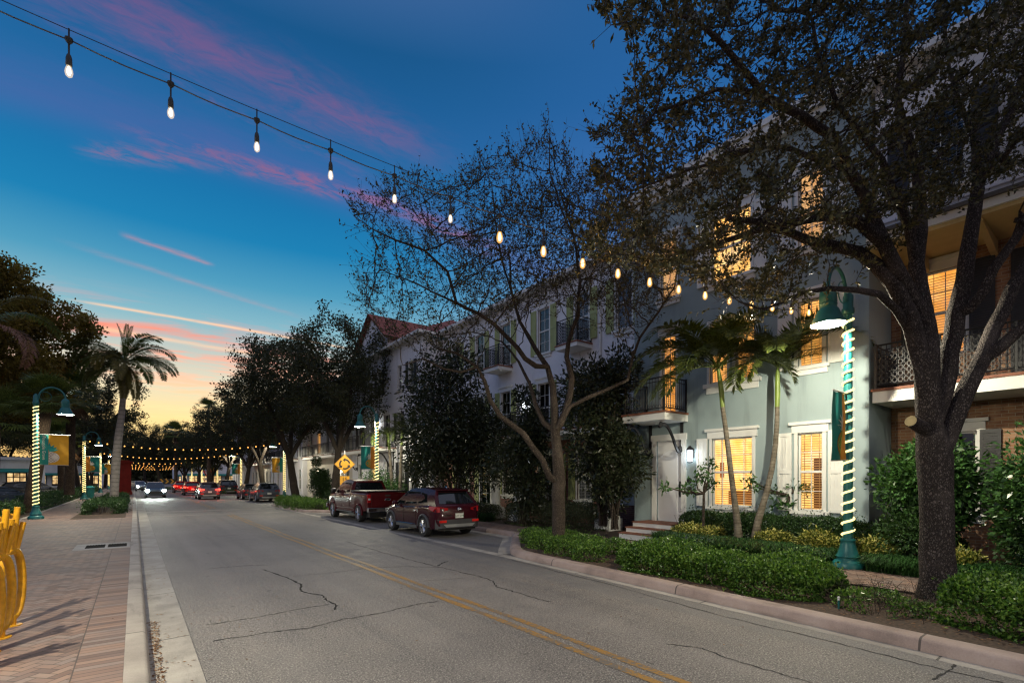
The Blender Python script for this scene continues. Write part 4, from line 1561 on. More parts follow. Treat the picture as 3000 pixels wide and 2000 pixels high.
def leaf_quads(base, dirs, length, width, rng):
    """diamond leaves: base (N,3), dirs (N,3) unit, length/width (N,)"""
    n = len(base)
    side = unit(np.cross(dirs, unit(rng.normal(size=(n, 3)))))
    mid = base + dirs * (length * 0.5)[:, None]
    # slight fold so that leaves catch light differently
    nrm = np.cross(side, dirs)
    a = base
    b = mid + side * (width * 0.5)[:, None] + nrm * (width * 0.15)[:, None]
    c = base + dirs * length[:, None]
    d = mid - side * (width * 0.5)[:, None] + nrm * (width * 0.15)[:, None]
    v = np.stack([a, b, c, d], 1).reshape(-1, 3)
    f = np.arange(n * 4).reshape(n, 4)
    return v, f


def grow(seed_pos, seed_par, attr, step=0.3, infl=3.0, kill=0.45, iters=120, rng=RNG, jit=0.22):
    """space colonisation: returns node positions and parents"""
    pos = [np.array(p, float) for p in seed_pos]
    par = list(seed_par)
    A = np.array(attr, float)
    P = np.array(pos)
    d2 = ((A[:, None, :] - P[None]) ** 2).sum(-1)
    near = d2.argmin(1)
    nd = d2[np.arange(len(A)), near]
    alive = nd > kill ** 2
    nkid = {}
    for _ in range(iters):
        act = alive & (nd < infl ** 2)
        if not act.any():
            if not alive.any():
                break
            infl *= 1.4
            if infl > 30:
                break
            continue
        idx = np.nonzero(act)[0]
        dirs = unit(A[idx] - P[near[idx]])
        acc = {}
        for k, i in enumerate(near[idx]):
            acc[i] = acc.get(i, 0) + dirs[k]
        new, npar = [], []
        for i, v in acc.items():
            if nkid.get(i, 0) > 3:
                continue
            v = v / max(np.linalg.norm(v), 1e-6) + rng.normal(size=3) * jit
            v /= np.linalg.norm(v)
            new.append(P[i] + v * step)
            npar.append(int(i))
            nkid[i] = nkid.get(i, 0) + 1
        if not new:
            break
        N = np.array(new)
        b = len(P)
        P = np.vstack([P, N])
        par += npar
        dd = ((A[:, None, :] - N[None]) ** 2).sum(-1)
        j = dd.argmin(1)
        m = dd[np.arange(len(A)), j]
        up = m < nd
        near[up] = b + j[up]
        nd[up] = m[up]
        alive &= nd > kill ** 2
    return P, np.array(par)


def radii(P, par, tip=0.006, e=2.3, fixed=None):
    n = len(P)
    acc = np.zeros(n)
    nk = np.zeros(n, int)
    for i in range(n):
        if par[i] >= 0:
            nk[par[i]] += 1
    r = np.zeros(n)
    for i in range(n - 1, -1, -1):
        r[i] = acc[i] ** (1 / e) if nk[i] else tip
        r[i] = max(r[i], tip)
        if par[i] >= 0:
            acc[par[i]] += r[i] ** e
    if fixed:
        for i, v in fixed.items():
            r[i] = v
    return r, nk


def skeleton(mb, P, par, r, big=10):
    n = len(P)
    ch = [[] for _ in range(n)]
    for i in range(n):
        if par[i] >= 0:
            ch[par[i]].append(i)
    start = [i for i in range(n) if par[i] < 0]
    stack = [(s, None) for s in start]
    while stack:
        s, p0 = stack.pop()
        chain = [] if p0 is None else [p0]
        i = s
        while True:
            chain.append(i)
            if not ch[i]:
                break
            k = sorted(ch[i], key=lambda q: -r[q])
            for o in k[1:]:
                stack.append((o, i))
            i = k[0]
        if len(chain) < 2:
            continue
        rr = [float(r[c]) for c in chain]
        if p0 is not None:
            rr[0] = min(rr[0], rr[1] * 1.25)
        sides = big if rr[0] > 0.08 else (7 if rr[0] > 0.035 else (5 if rr[0] > 0.014 else 3))
        mb.tube([P[c] for c in chain], rr, sides, False)
    return mb


def twig_leaves(P, par, r, rmax, per, spread, ln, wd, rng, up=0.25, thin=None):
    idx = np.nonzero((r <= rmax) & (par >= 0))[0]
    if thin is not None:
        idx = idx[thin(P[idx])]
    idx = np.repeat(idx, per)
    n = len(idx)
    t = rng.random(n)[:, None]
    p = P[idx] * (1 - t) + P[par[idx]] * t
    ax = unit(P[idx] - P[par[idx]])
    d = unit(rng.normal(size=(n, 3)) + ax * 0.8 + np.array([0, 0, up]))
    p = p + rng.normal(size=(n, 3)) * spread
    L = ln * rng.uniform(0.6, 1.25, n)
    return leaf_quads(p, d, L, wd * rng.uniform(0.7, 1.2, n), rng)


def twig_spray(mb, P, par, r, rmax, per, ln, rad, rng, centre, leaves, leaf, wd, up=0.35):
    """straight fine shoots on the outer twigs, added to the wood, with small leaves set along each shoot"""
    idx = np.nonzero((r <= rmax) & (par >= 0))[0]
    k = rng.poisson(per, len(idx))
    idx = np.repeat(idx, k)
    n = len(idx)
    a = P[idx]
    ax = unit(P[idx] - P[par[idx]])
    out = unit(a - np.array(centre))
    d = unit(ax * 0.6 + out * 0.55 + np.array([0, 0, up]) + rng.normal(size=(n, 3)) * 0.42)
    L = ln * rng.uniform(0.45, 1.35, n)
    b = a + d * L[:, None] + rng.normal(size=(n, 3)) * 0.02
    s1 = unit(np.cross(d, rng.normal(size=(n, 3))))
    s2 = np.cross(d, s1)
    ring = [s1, s1 * -0.5 + s2 * 0.87, s1 * -0.5 - s2 * 0.87]
    V = np.concatenate([np.stack([a + q * rad for q in ring], 1), np.stack([b + q * rad * 0.35 for q in ring], 1)], 1).reshape(-1, 3)
    base = (np.arange(n) * 6)[:, None, None]
    F_ = (np.array([[0, 1, 4, 3], [1, 2, 5, 4], [2, 0, 3, 5]])[None] + base).reshape(-1, 4)
    mb.add([tuple(q) for q in V], [tuple(f) for f in F_])
    m = n * leaves
    i = np.repeat(np.arange(n), leaves)
    t = rng.uniform(0.15, 1.0, m)[:, None]
    p = a[i] * (1 - t) + b[i] * t
    dl = unit(d[i] * 0.5 + rng.normal(size=(m, 3)) * 0.75)
    return leaf_quads(p, dl, leaf * rng.uniform(0.6, 1.25, m), wd * rng.uniform(0.75, 1.2, m), rng)


def join(*vf):
    V, Fc, nv = [], [], 0
    for v, f in vf:
        V.append(v)
        Fc.append(f + nv)
        nv += len(v)
    return np.vstack(V), np.vstack(Fc)


def chain_seed(seed, limbs):
    """limbs: list of (attach index or None, [(x,y,z)], [radii]); returns pos, par, fixed radii, index map"""
    pos, par, fixed, idx = [], [], {}, []
    for (att, pts, rad) in limbs:
        prev = -1 if att is None else idx[att[0]][att[1]]
        mine = []
        last = None if prev < 0 else pos[prev]
        for k, p in enumerate(pts):
            p = np.array(p, float)
            if last is not None:
                L = np.linalg.norm(p - last)
                m = max(1, int(L / 0.3))
                for j in range(1, m):
                    q = last + (p - last) * j / m + seed.normal(size=3) * 0.012
                    pos.append(q)
                    par.append(prev)
                    prev = len(pos) - 1
                    r0 = rad[k - 1] if k else rad[0]
                    fixed[prev] = r0 + (rad[k] - r0) * j / m
            pos.append(p)
            par.append(prev)
            prev = len(pos) - 1
            fixed[prev] = rad[k]
            mine.append(prev)
            last = p
        idx.append(mine)
    return pos, par, fixed, idx


def inside(px, py, poly):
    n = len(poly)
    c = np.zeros(len(px), bool)
    j = n - 1
    for i in range(n):
        xi, yi = poly[i]
        xj, yj = poly[j]
        t = ((yi > py) != (yj > py)) & (px < (xj - xi) * (py - yi) / (yj - yi + 1e-12) + xi)
        c ^= t
        j = i
    return c


def crown_points(poly, dmid, dhalf, n, rng, dfun=None):
    poly = np.array(poly, float)
    lo, hi = poly.min(0), poly.max(0)
    out = []
    while len(out) < n:
        q = rng.uniform(lo, hi, (n * 2, 2))
        q = q[inside(q[:, 0], q[:, 1], poly)]
        for (x, y) in q:
            dm = dmid if dfun is None else dfun(x, y)
            out.append(at(x, y, dm + dhalf * rng.uniform(-1, 1)))
    return np.array([tuple(o) for o in out[:n]])


def pix(limb, d0, d1):
    n = len(limb)
    return [tuple(at(p[0], p[1], d0 + (d1 - d0) * k / max(1, n - 1))) for k, p in enumerate(limb)]


def lin(a, b, n):
    return [a + (b - a) * k / max(1, n - 1) for k in range(n)]


# ---- the big live oak at the right
rng = np.random.default_rng(11)
oak = thing("live_oak", "large spreading live oak with thick furrowed trunk beside the lit lamp post", "tree", at(2750, 1762, 7.75))
D0 = 7.8
trunk = [(2755, 1770), (2750, 1690), (2745, 1560), (2742, 1440), (2738, 1340)]
limbs = [(None, pix(trunk, 7.75, 7.8), [0.33, 0.236, 0.215, 0.215, 0.235])]


LIMB_SCALE = 0.68


def limb(att, pts, d0, d1, r0, r1):
    limbs.append((att, pix(pts, d0, d1), [v * LIMB_SCALE for v in lin(r0, r1, len(pts))]))
    return len(limbs) - 1


S1 = limb((0, 4), [(2722, 1240), (2716, 1110), (2716, 1010), (2708, 949)], 7.8, 7.8, 0.25, 0.22)
S1b = limb((S1, 3), [(2667, 867), (2627, 791), (2590, 714), (2524, 655), (2463, 630), (2389, 637), (2320, 654), (2217, 649), (2130, 640)], 7.75, 6.9, 0.17, 0.05)
LB = limb((S1, 1), [(2668, 930), (2616, 830), (2565, 775), (2514, 738), (2433, 719), (2366, 704), (2320, 683), (2245, 666), (2159, 695), (2044, 729), (1930, 763)], 7.7, 7.9, 0.17, 0.035)
LA = limb((S1, 0), [(2660, 960), (2627, 908), (2576, 862), (2514, 850), (2428, 845), (2351, 857), (2300, 883), (2240, 905)], 7.75, 7.2, 0.10, 0.022)
C1 = limb((S1, 3), [(2695, 850), (2684, 774), (2697, 678), (2695, 583), (2687, 506), (2660, 400), (2630, 300), (2640, 200), (2655, 40), (2660, -90)], 7.85, 8.6, 0.17, 0.04)
C2 = limb((C1, 1), [(2661, 659), (2634, 602), (2611, 544), (2584, 470), (2520, 390), (2450, 300), (2400, 180), (2380, 60)], 7.8, 7.3, 0.10, 0.03)
LD = limb((S1b, 2), [(2550, 620), (2490, 500), (2440, 400), (2349, 339), (2240, 281), (2176, 201), (2113, 126), (2044, 63), (1953, 34)], 7.6, 6.3, 0.12, 0.03)
LD2 = limb((LD, 4), [(2180, 265), (2100, 262), (2010, 300), (1920, 330), (1850, 400)], 6.9, 6.6, 0.05, 0.02)
LD3 = limb((LD, 1), [(2400, 470), (2300, 430), (2200, 440), (2080, 480), (1960, 520), (1850, 560)], 7.2, 7.6, 0.06, 0.02)
S2 = limb((0, 4), [(2775, 1270), (2800, 1210), (2836, 1130), (2877, 1051), (2912, 959), (2963, 847), (3010, 770), (3080, 640)], 7.8, 7.9, 0.22, 0.10)
S2b = limb((S2, 3), [(2938, 1010), (3000, 955), (3090, 900), (3200, 820)], 7.7, 7.4, 0.13, 0.07)
S3 = limb((S1, 0), [(2760, 1150), (2778, 1040), (2800, 920), (2825, 820), (2841, 704), (2856, 610), (2866, 537), (2905, 440), (2950, 350), (2990, 240), (3020, 80)], 7.85, 8.2, 0.21, 0.06)
S3b = limb((S3, 2), [(2840, 905), (2877, 860), (2912, 786), (2979, 694), (2998, 640)], 7.75, 7.4, 0.11, 0.085)
S3c = limb((S3, 5), [(2872, 560), (2862, 470), (2850, 384), (2815, 320), (2780, 200), (2770, 60)], 8.1, 8.7, 0.09, 0.03)
S3d = limb((S3, 7), [(2935, 470), (2985, 400), (3060, 300)], 8.0, 7.4, 0.07, 0.04)
pos, par, fixed, _ = chain_seed(rng, limbs)
crown = [(1735, -260), (1760, 60), (1800, 110), (1905, 150), (1850, 260), (1760, 330), (1690, 390), (1720, 480), (1730, 600), (1700, 720), (1740, 800), (1850, 820), (1990, 830), (2120, 880),
         (2240, 890), (2330, 850), (2380, 760), (2480, 700), (2560, 640), (2640, 620), (2720, 660), (2800, 560), (2960, 520), (3160, 480), (3250, -260)]


def oak_depth(x, y):
    return 7.6 + 0.9 * math.sin(x * 0.006) * math.cos(y * 0.007)


att = crown_points(crown, 7.6, 2.0, 5600, rng, oak_depth)
att = np.vstack([att, crown_points([(2060, 860), (2130, 810), (2330, 830), (2420, 900), (2350, 940), (2200, 960), (2080, 930)], 7.2, 0.6, 130, rng),
                 crown_points([(2370, 640), (2560, 560), (2580, 760), (2450, 800)], 7.6, 0.8, 80, rng)])
P, par = grow(pos, par, att, 0.17, 2.2, 0.25, 110, rng)
r, nk = radii(P, par, 0.0045, 2.15)
for i, v in fixed.items():
    r[i] = v
r = np.minimum(r, np.where(np.isin(np.arange(len(P)), list(fixed.keys())), 9, 0.05))
mb = skeleton(MB(), P, par, r, 20)
spray = twig_spray(mb, P, par, r, 0.0075, 0.9, 0.34, 0.0035, rng, at(2450, 700, 7.8), 9, 0.082, 0.036)
trunk_o = mb.build("trunk", OAK_BARK, oak, 70)
v, f = join(spray, twig_leaves(P, par, r, 0.0110, 19, 0.04, 0.086, 0.039, rng))
# boughs are pruned clear of the festoon string that hangs at their tips
q = v.reshape(-1, 4, 3)
c_ = q.mean(1)
d_ = c_[:, 0] * FW[0] + c_[:, 1] * FW[1]
ppx = 1500 + FPX * (c_[:, 0] * RT[0] + c_[:, 1] * RT[1]) / d_
ppy = HY - FPX * (c_[:, 2] - CAMZ) / d_
sy = np.interp(ppx, [1590, 1814, 1992, 2140, 2261, 2390], [735, 800, 850, 882, 903, 918])
clear = (np.abs(ppy - sy - 6) < 26) & (ppx > 1580) & (ppx < 2400) & (d_ < 10.6)
gap = (np.sin(c_[:, 0] * 2.9 + 1.3 * np.sin(c_[:, 2] * 2.1)) * np.cos(c_[:, 1] * 2.7 + 0.7) + np.sin(c_[:, 2] * 3.4 + c_[:, 0] * 1.1) * 0.8
       + 0.5 * np.sin(c_[:, 0] * 6.3 - c_[:, 1] * 5.1 + c_[:, 2] * 4.0))
thin = rng.random(len(c_)) < np.clip(0.28 + 0.42 * gap, 0.0, 0.85)
q = q[~(clear & (rng.random(len(c_)) < 0.9)) & ~thin]
v, f = q.reshape(-1, 3), np.arange(len(q) * 4).reshape(-1, 4)
np_mesh("crown", v, f, OAK_LEAF, oak)
# sawn limb stubs
mb = MB()
a = at(2706, 1255, 7.66)
b = at(2668, 1233, 7.5)
mb.tube([a, b], [0.10, 0.088], 14)
mb.build("limb_stub", OAK_BARK, trunk_o, 50)
dv = (b - a).normalized()
mb = MB()
mb.tube([b + dv * 0.001, b + dv * 0.008], [0.082, 0.078], 14)
mb.build("sawn_face", CUT_WOOD, trunk_o)
e0 = Vector(limbs[S3b][1][-1])
e1 = Vector(limbs[S3b][1][-2])
dv = (e0 - e1).normalized()
mb = MB()
mb.tube([e0 - dv * 0.05, e0 + dv * 0.012], [0.10, 0.10], 12)
mb.build("sawn_face", OAK_BARK, trunk_o)

# ---- the thin-leaved oak beside the parking bay
rng = np.random.default_rng(23)
LIMB_SCALE = 0.84
oak2 = thing("bare_oak", "sparsely leaved street oak forking low beside the parked maroon car", "tree", at(1636, 1602, 13.5))
limbs = []
T2 = limb(None, [(1637, 1606), (1636, 1560), (1637, 1480), (1638, 1412), (1634, 1340), (1626, 1262)], 13.5, 13.5, 0.23, 0.16)
limbs[0] = (None, limbs[0][1], [0.23, 0.185, 0.178, 0.182, 0.15, 0.125])
a1 = limb((0, 3), [(1609, 1395), (1589, 1346), (1533, 1269), (1466, 1218), (1436, 1172), (1420, 1116), (1398, 1075), (1340, 1035), (1280, 1020)], 13.4, 12.4, 0.11, 0.03)
a2 = limb((0, 5), [(1594, 1239), (1568, 1183), (1553, 1126), (1520, 1060), (1470, 1000)], 13.6, 14.6, 0.085, 0.03)
a3 = limb((0, 5), [(1624, 1188), (1619, 1132), (1604, 1075), (1584, 1045), (1548, 984), (1522, 940), (1500, 860), (1490, 740)], 13.5, 14.2, 0.12, 0.03)
a4 = limb((0, 5), [(1640, 1244), (1665, 1177), (1675, 1106), (1660, 1045), (1665, 1004), (1691, 927), (1700, 820), (1680, 690), (1640, 560)], 13.4, 13.2, 0.115, 0.025)
a5 = limb((a4, 0), [(1670, 1190), (1726, 1162), (1788, 1137), (1839, 1112), (1854, 1045), (1874, 989), (1930, 912), (1976, 841), (1985, 780)], 13.3, 12.4, 0.07, 0.02)
a6 = limb((a3, 2), [(1570, 1072), (1538, 1050), (1492, 994), (1446, 948), (1400, 917), (1337, 887), (1311, 795), (1245, 734), (1158, 703), (1092, 672), (1036, 632)], 13.3, 12.2, 0.085, 0.012)
a7 = limb((a1, 6), [(1350, 1090), (1300, 1080), (1240, 1050), (1180, 1070)], 12.6, 12.2, 0.04, 0.012)
a8 = limb((a6, 5), [(1300, 870), (1220, 830), (1140, 800), (1070, 800)], 12.5, 12.0, 0.03, 0.008)
a9 = limb((a3, 6), [(1470, 760), (1450, 640), (1440, 540), (1410, 470)], 14.0, 13.6, 0.035, 0.008)
a10 = limb((a4, 7), [(1640, 600), (1610, 500), (1610, 400), (1608, 345)], 13.2, 13.0, 0.03, 0.007)
a11 = limb((a6, 7), [(1290, 720), (1240, 640), (1225, 560), (1222, 495)], 12.4, 12.2, 0.022, 0.006)
pos, par, fixed, _ = chain_seed(rng, limbs)
crown2 = [(1035, 600), (1090, 560), (1200, 500), (1290, 560), (1400, 480), (1490, 430), (1600, 380), (1680, 470), (1760, 560), (1900, 640), (1990, 760), (1960, 880), (1880, 960), (1800, 1020),
          (1720, 960), (1600, 900), (1500, 960), (1400, 1010), (1250, 1040), (1100, 980), (1040, 880), (1050, 780), (1150, 740), (1060, 680)]
core2 = [(1330, 720), (1500, 560), (1700, 520), (1900, 680), (1950, 820), (1850, 930), (1650, 880), (1450, 930), (1340, 850)]
att = np.vstack([crown_points(crown2, 13.1, 2.6, 3000, rng), crown_points(core2, 13.2, 2.4, 4600, rng)])
P, par = grow(pos, par, att, 0.18, 2.6, 0.23, 140, rng, 0.15)
r, nk = radii(P, par, 0.0048, 2.2)
r = np.minimum(r, 0.045)
for i, v in fixed.items():
    r[i] = v
mb = skeleton(MB(), P, par, r, 14)
spray = twig_spray(mb, P, par, r, 0.0075, 1.3, 0.50, 0.0042, rng, at(1600, 1050, 13.4), 4, 0.084, 0.036, 0.5)
mb.build("trunk", STREET_BARK, oak2, 70)
v, f = join(spray, twig_leaves(P, par, r, 0.0060, 2, 0.04, 0.085, 0.036, rng))
np_mesh("crown", v, f, OAK_LEAF, oak2)


# ---- generic street trees
def street_tree(seed, h, rad, clear, lean, mat_leaf, n_att=420, per=16, leaf=0.17, bark=None, flat=1.0):
    """builds a tree at the origin: returns [trunk builder, leaf arrays]"""
    rg = np.random.default_rng(seed)
    pts = []
    cz = (clear + h) / 2
    while len(pts) < n_att:
        q = rg.uniform(-1, 1, 3)
        if (q ** 2).sum() < 1 and (q ** 2).sum() > 0.08:
            lump = 1 + 0.18 * math.sin(3.1 * q[0] + seed) * math.cos(4.3 * q[1] - seed) + 0.12 * math.sin(7 * q[2] + 3 * q[0] + seed)
            x, y, z = q[0] * rad * lump, q[1] * rad * lump, cz + q[2] * (h - clear) / 2 * lump
            if z < clear + 0.2 * rad * (1 - math.hypot(q[0], q[1])):
                continue
            pts.append((x, y, z))
    th = clear * 0.75
    tr = [(0, 0, -0.1)] + [(lean[0] * k / 4, lean[1] * k / 4, th * k / 4) for k in range(1, 5)]
    lm = [(None, tr, lin(rad * 0.060, rad * 0.045, 5))]
    for k in range(4):
        an = seed + k * PI / 2 + rg.uniform(-0.4, 0.4)
        rr = rad * 0.45
        lm.append(((0, 4), [(lean[0] + rr * 0.35 * math.cos(an), lean[1] + rr * 0.35 * math.sin(an), th + (h - th) * 0.18),
                            (lean[0] + rr * math.cos(an), lean[1] + rr * math.sin(an), th + (h - th) * 0.42)], [rad * 0.03, rad * 0.018]))
    po, pa, fx, _ = chain_seed(rg, lm)
    P, pa = grow(po, pa, pts, 0.42, 3.5, 0.6, 70, rg)
    r, nk = radii(P, pa, 0.008, 2.1)
    r = np.minimum(r, rad * 0.02)
    for i, v in fx.items():
        r[i] = v
    v, f = twig_leaves(P, pa, r, 0.028, int(per * 1.7), 0.24, leaf, leaf * 0.55, rg)
    return skeleton(MB(), P, pa, r, 9), v, f


def make_tree(name, label, loc, spec, leafmat, bark, group=None, rot=0.0):
    t = thing(name, label, "tree", (0, 0, 0), group)
    mb, v, f = spec
    mb.build("trunk", bark, t, 70)
    np_mesh("crown", v, f, leafmat, t)
    t.location = loc
    t.rotation_euler = (0, 0, rot)
    return t


GRP = "street oaks lining both pavements"
pA = make_tree("street_oak", "dark rounded street oak just beyond the parked red pickup", (10.8, 34.2, 0.1), street_tree(3, 13.0, 5.0, 4.9, (0.4, 0.3), None, 620, 22, 0.19), OAK_LEAF_FAR, FAR_BARK, GRP)
pB = make_tree("street_oak", "dark street oak rising behind the yellow roundabout sign", (10.1, 41.0, 0.1), street_tree(5, 13.0, 5.4, 4.6, (-0.3, 0.4), None, 620, 22, 0.20), OAK_LEAF_FAR, FAR_BARK, GRP, 0.6)
pC = make_tree("street_oak", "broad dark oak behind the white royal palm on the left pavement", (-5.9, 66.0, 0.1), street_tree(8, 14.0, 6.6, 4.0, (0.5, -0.3), None, 640, 22, 0.24), OAK_LEAF_FAR, FAR_BARK, GRP, 0.2)


def more(proto, loc, rot, s, label):
    c = copy_tree(proto)
    c.location = loc
    c.rotation_euler = (0, 0, rot)
    c.scale = (s, s, s)
    c["label"] = label
    return c


more(pA, (10.0, 52.5, 0.1), 2.0, 0.93, "street oak over the parked slate car by the lit lamp post")
more(pB, (9.9, 63.0, 0.1), 4.0, 0.86, "street oak between the second and third lamp posts on right")
more(pA, (9.7, 76.0, 0.1), 5.0, 0.90, "street oak spreading above the parked dark car on right")
more(pC, (9.6, 93.0, 0.1), 1.0, 0.72, "pale trunked oak behind the yield sign")
more(pB, (9.8, 112.0, 0.1), 2.6, 0.85, "oak beside the round junction on the right")
more(pC, (9.6, 136.0, 0.1), 3.3, 0.75, "distant oak past the round junction on right side")
more(pA, (9.5, 170.0, 0.1), 0.7, 1.0, "last oak on the right where the street vanishes")
more(pA, (-5.6, 84.0, 0.1), 3.0, 1.0, "street oak beyond the red kiosk on the left")
more(pB, (-5.6, 102.0, 0.1), 1.2, 0.95, "oak over the third lit lamp post on left")
more(pC, (-6.5, 124.0, 0.1), 2.2, 0.85, "oak near the junction on the left side")
more(pA, (-5.5, 150.0, 0.1), 4.4, 1.0, "far left oak against the yellow horizon")
more(pB, (-4.5, 185.0, 0.1), 5.5, 1.05, "farthest left oak at the end of the street")
more(pB, (3.0, 260.0, 0.1), 0.4, 0.9, "small oak closing the view at the street end")
more(pA, (-14.0, 78.0, 0.1), 0.9, 0.95, "oak standing in the car park before the low shop")
more(pB, (-12.5, 52.0, 0.1), 3.9, 0.85, "oak overhanging the parked cars at the left edge")
more(pC, (-20.0, 96.0, 0.1), 5.1, 1.0, "dark oak behind the car park shop")
for i, (x, y, ro, sc, src, lab) in enumerate(((4.2, 121.0, 1.1, 1.0, 1, "oak on the planted island of the round junction"), (-1.5, 138.0, 2.7, 1.05, 0, "dark oak just past the island on the left"), (8.6, 131.0, 0.3, 1.0, 0, "dark oak just past the island on the right"),
        (-9.5, 112.0, 3.0, 1.0, 1, "oak behind the third left lamp post in the car park"), (-17.0, 118.0, 4.1, 1.1, 0, "tall oak behind the low shop"), (-28.0, 108.0, 5.0, 1.1, 1, "oak at the far corner of the car park"),
        (-11.0, 140.0, 0.5, 1.1, 0, "oak far behind the red kiosk"), (2.5, 175.0, 1.9, 1.2, 1, "tall oak in the middle distance beyond the junction"), (-36.0, 92.0, 2.2, 1.2, 0, "oak beyond the car park far left"), (-15.5, 63.0, 2.9, 0.8, 1, "low oak between the parked cars on the left"), (-24.0, 74.0, 1.4, 1.0, 0, "oak in the car park centre"))):
    more(pA if src == 0 else pB, (x, y, 0.1), ro, sc, lab)
# the wood that closes the view: nobody could count its trees
rg = np.random.default_rng(404)
n = 30000
xx = rg.uniform(-95, 95, n)
yy = 228 + rg.uniform(0, 28, n) - 0.004 * xx * xx * (xx < 0)
hh = 9.0 + 2.5 * np.sin(xx * 0.21) + 1.6 * np.sin(xx * 0.53 + 1)
p_ = np.stack([xx, yy, hh * rg.random(n) ** 0.7], 1)
v, f = leaf_quads(p_, unit(rg.normal(size=(n, 3))), rg.uniform(1.3, 2.8, n), rg.uniform(0.8, 1.6, n), rg)
tag(np_mesh("distant_wood", v, f, OAK_LEAF_FAR), "dark far wood closing the end of the street under the sunset", "wood", kind="stuff")
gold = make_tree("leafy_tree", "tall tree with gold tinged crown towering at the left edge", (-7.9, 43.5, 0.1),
                 street_tree(17, 16.2, 5.6, 5.0, (0.3, 0.2), None, 900, 46, 0.24), GOLD_LIT_LEAF, FAR_BARK, None, 0.8)


# ---- palms
def frond_arrays(base, az, el, L, droop, n=46, leaflet=0.42, wd=0.028, rng=RNG, vee=0.5, taper=0.35, hang=0.35):
    """feather frond: rachis polyline plus leaflet quads"""
    h = np.array([math.cos(az), math.sin(az), 0.0])
    rach = []
    p = np.array(base, float)
    a = el
    N = 14
    for k in range(N + 1):
        rach.append(p.copy())
        p = p + (h * math.cos(a) + np.array([0, 0, math.sin(a)])) * L / N
        a -= droop / N * (0.5 + 1.0 * k / N)
    rach = np.array(rach)
    t = np.linspace(0.14, 0.995, n)
    fi = t * N
    i0 = np.minimum(fi.astype(int), N - 1)
    fr = (fi - i0)[:, None]
    q = rach[i0] * (1 - fr) + rach[i0 + 1] * fr
    tan = unit(rach[i0 + 1] - rach[i0])
    side = unit(np.cross(tan, np.array([0, 0, 1.0]) + h * 0.01))
    up = unit(np.cross(side, tan))
    ll = leaflet * (np.sin(PI * (0.12 + 0.80 * t)) ** 0.6) * (1 - taper * t)
    V, Fc = [], []
    nv = 0
    for sgn in (-1, 1):
        d = unit(tan * 0.62 + side * sgn * 0.85 + up * vee * 0.55 + rng.normal(size=(n, 3)) * 0.09)
        mid = q + d * (ll * 0.5)[:, None]
        d2 = unit(d + np.array([0, 0, -hang]) * 1.4)
        tip = mid + d2 * (ll * 0.5)[:, None]
        wv = unit(np.cross(d, up)) * wd * 0.5
        a0, b0, c0, d0 = q, mid + wv, tip, mid - wv
        V.append(np.stack([a0, b0, c0, d0], 1).reshape(-1, 3))
        Fc.append(np.arange(n * 4).reshape(n, 4) + nv)
        nv += n * 4
    return rach, np.vstack(V), np.vstack(Fc)


def frond(parent, base, az, el, L, droop, mat, rr=0.02, **kw):
    rach, v, f = frond_arrays(base, az, el, L, droop, **kw)
    mb = MB()
    mb.tube([tuple(p) for p in rach], lin(rr, rr * 0.2, len(rach)), 4, False)
    b = len(v)
    v = np.vstack([v, np.array(mb.v)])
    f = np.vstack([f, np.array(mb.f) + b])
    return np_mesh("frond", v, f, mat, parent)


def tapered(mb, pts, rad, sides=14):
    return mb.tube(pts, rad, sides)


# pair of small palms in front of the blue house
def house_palm(label, trunk_px, d, shaft_px, seed, fr_specs):
    rg = np.random.default_rng(seed)
    base = at(trunk_px[0][0], trunk_px[0][1], d)
    t = thing("house_palm", label, "palm tree", base, "small palms before the blue house")
    pts = [tuple(at(x, y, d)) for (x, y) in trunk_px]
    pts = [tuple(p) for p in pts]
    tapered(MB(), pts, [0.115, 0.092] + lin(0.072, 0.056, len(pts) - 2)).build("trunk", PALM_TRUNK, t, 60)
    sp = [tuple(at(x, y, d)) for (x, y) in shaft_px]
    tapered(MB(), sp, [0.058, 0.066, 0.055, 0.03][:len(sp)]).build("crownshaft", CROWNSHAFT, t, 60)
    top = Vector(sp[-1])
    more_f = [(az + rg.uniform(0.2, 0.5), el + rg.uniform(-0.25, 0.3), L * rg.uniform(0.8, 1.0), dr * rg.uniform(0.85, 1.1)) for (az, el, L, dr) in fr_specs[::2]]
    for (az, el, L, dr) in fr_specs + more_f:
        frond(t, top + Vector((0, 0, -0.05)), az, el, L * 1.18, dr, PALM_LEAF, 0.020, n=74, leaflet=0.80, wd=0.048, rng=rg, vee=0.55, hang=0.32)
    return t


def az_img(deg):
    """azimuth whose image direction is to the right for 0, away from the camera for 90"""
    a = R(deg)
    x = RT[0] * math.cos(a) + FW[0] * math.sin(a)
    y = RT[1] * math.cos(a) + FW[1] * math.sin(a)
    return math.atan2(y, x)


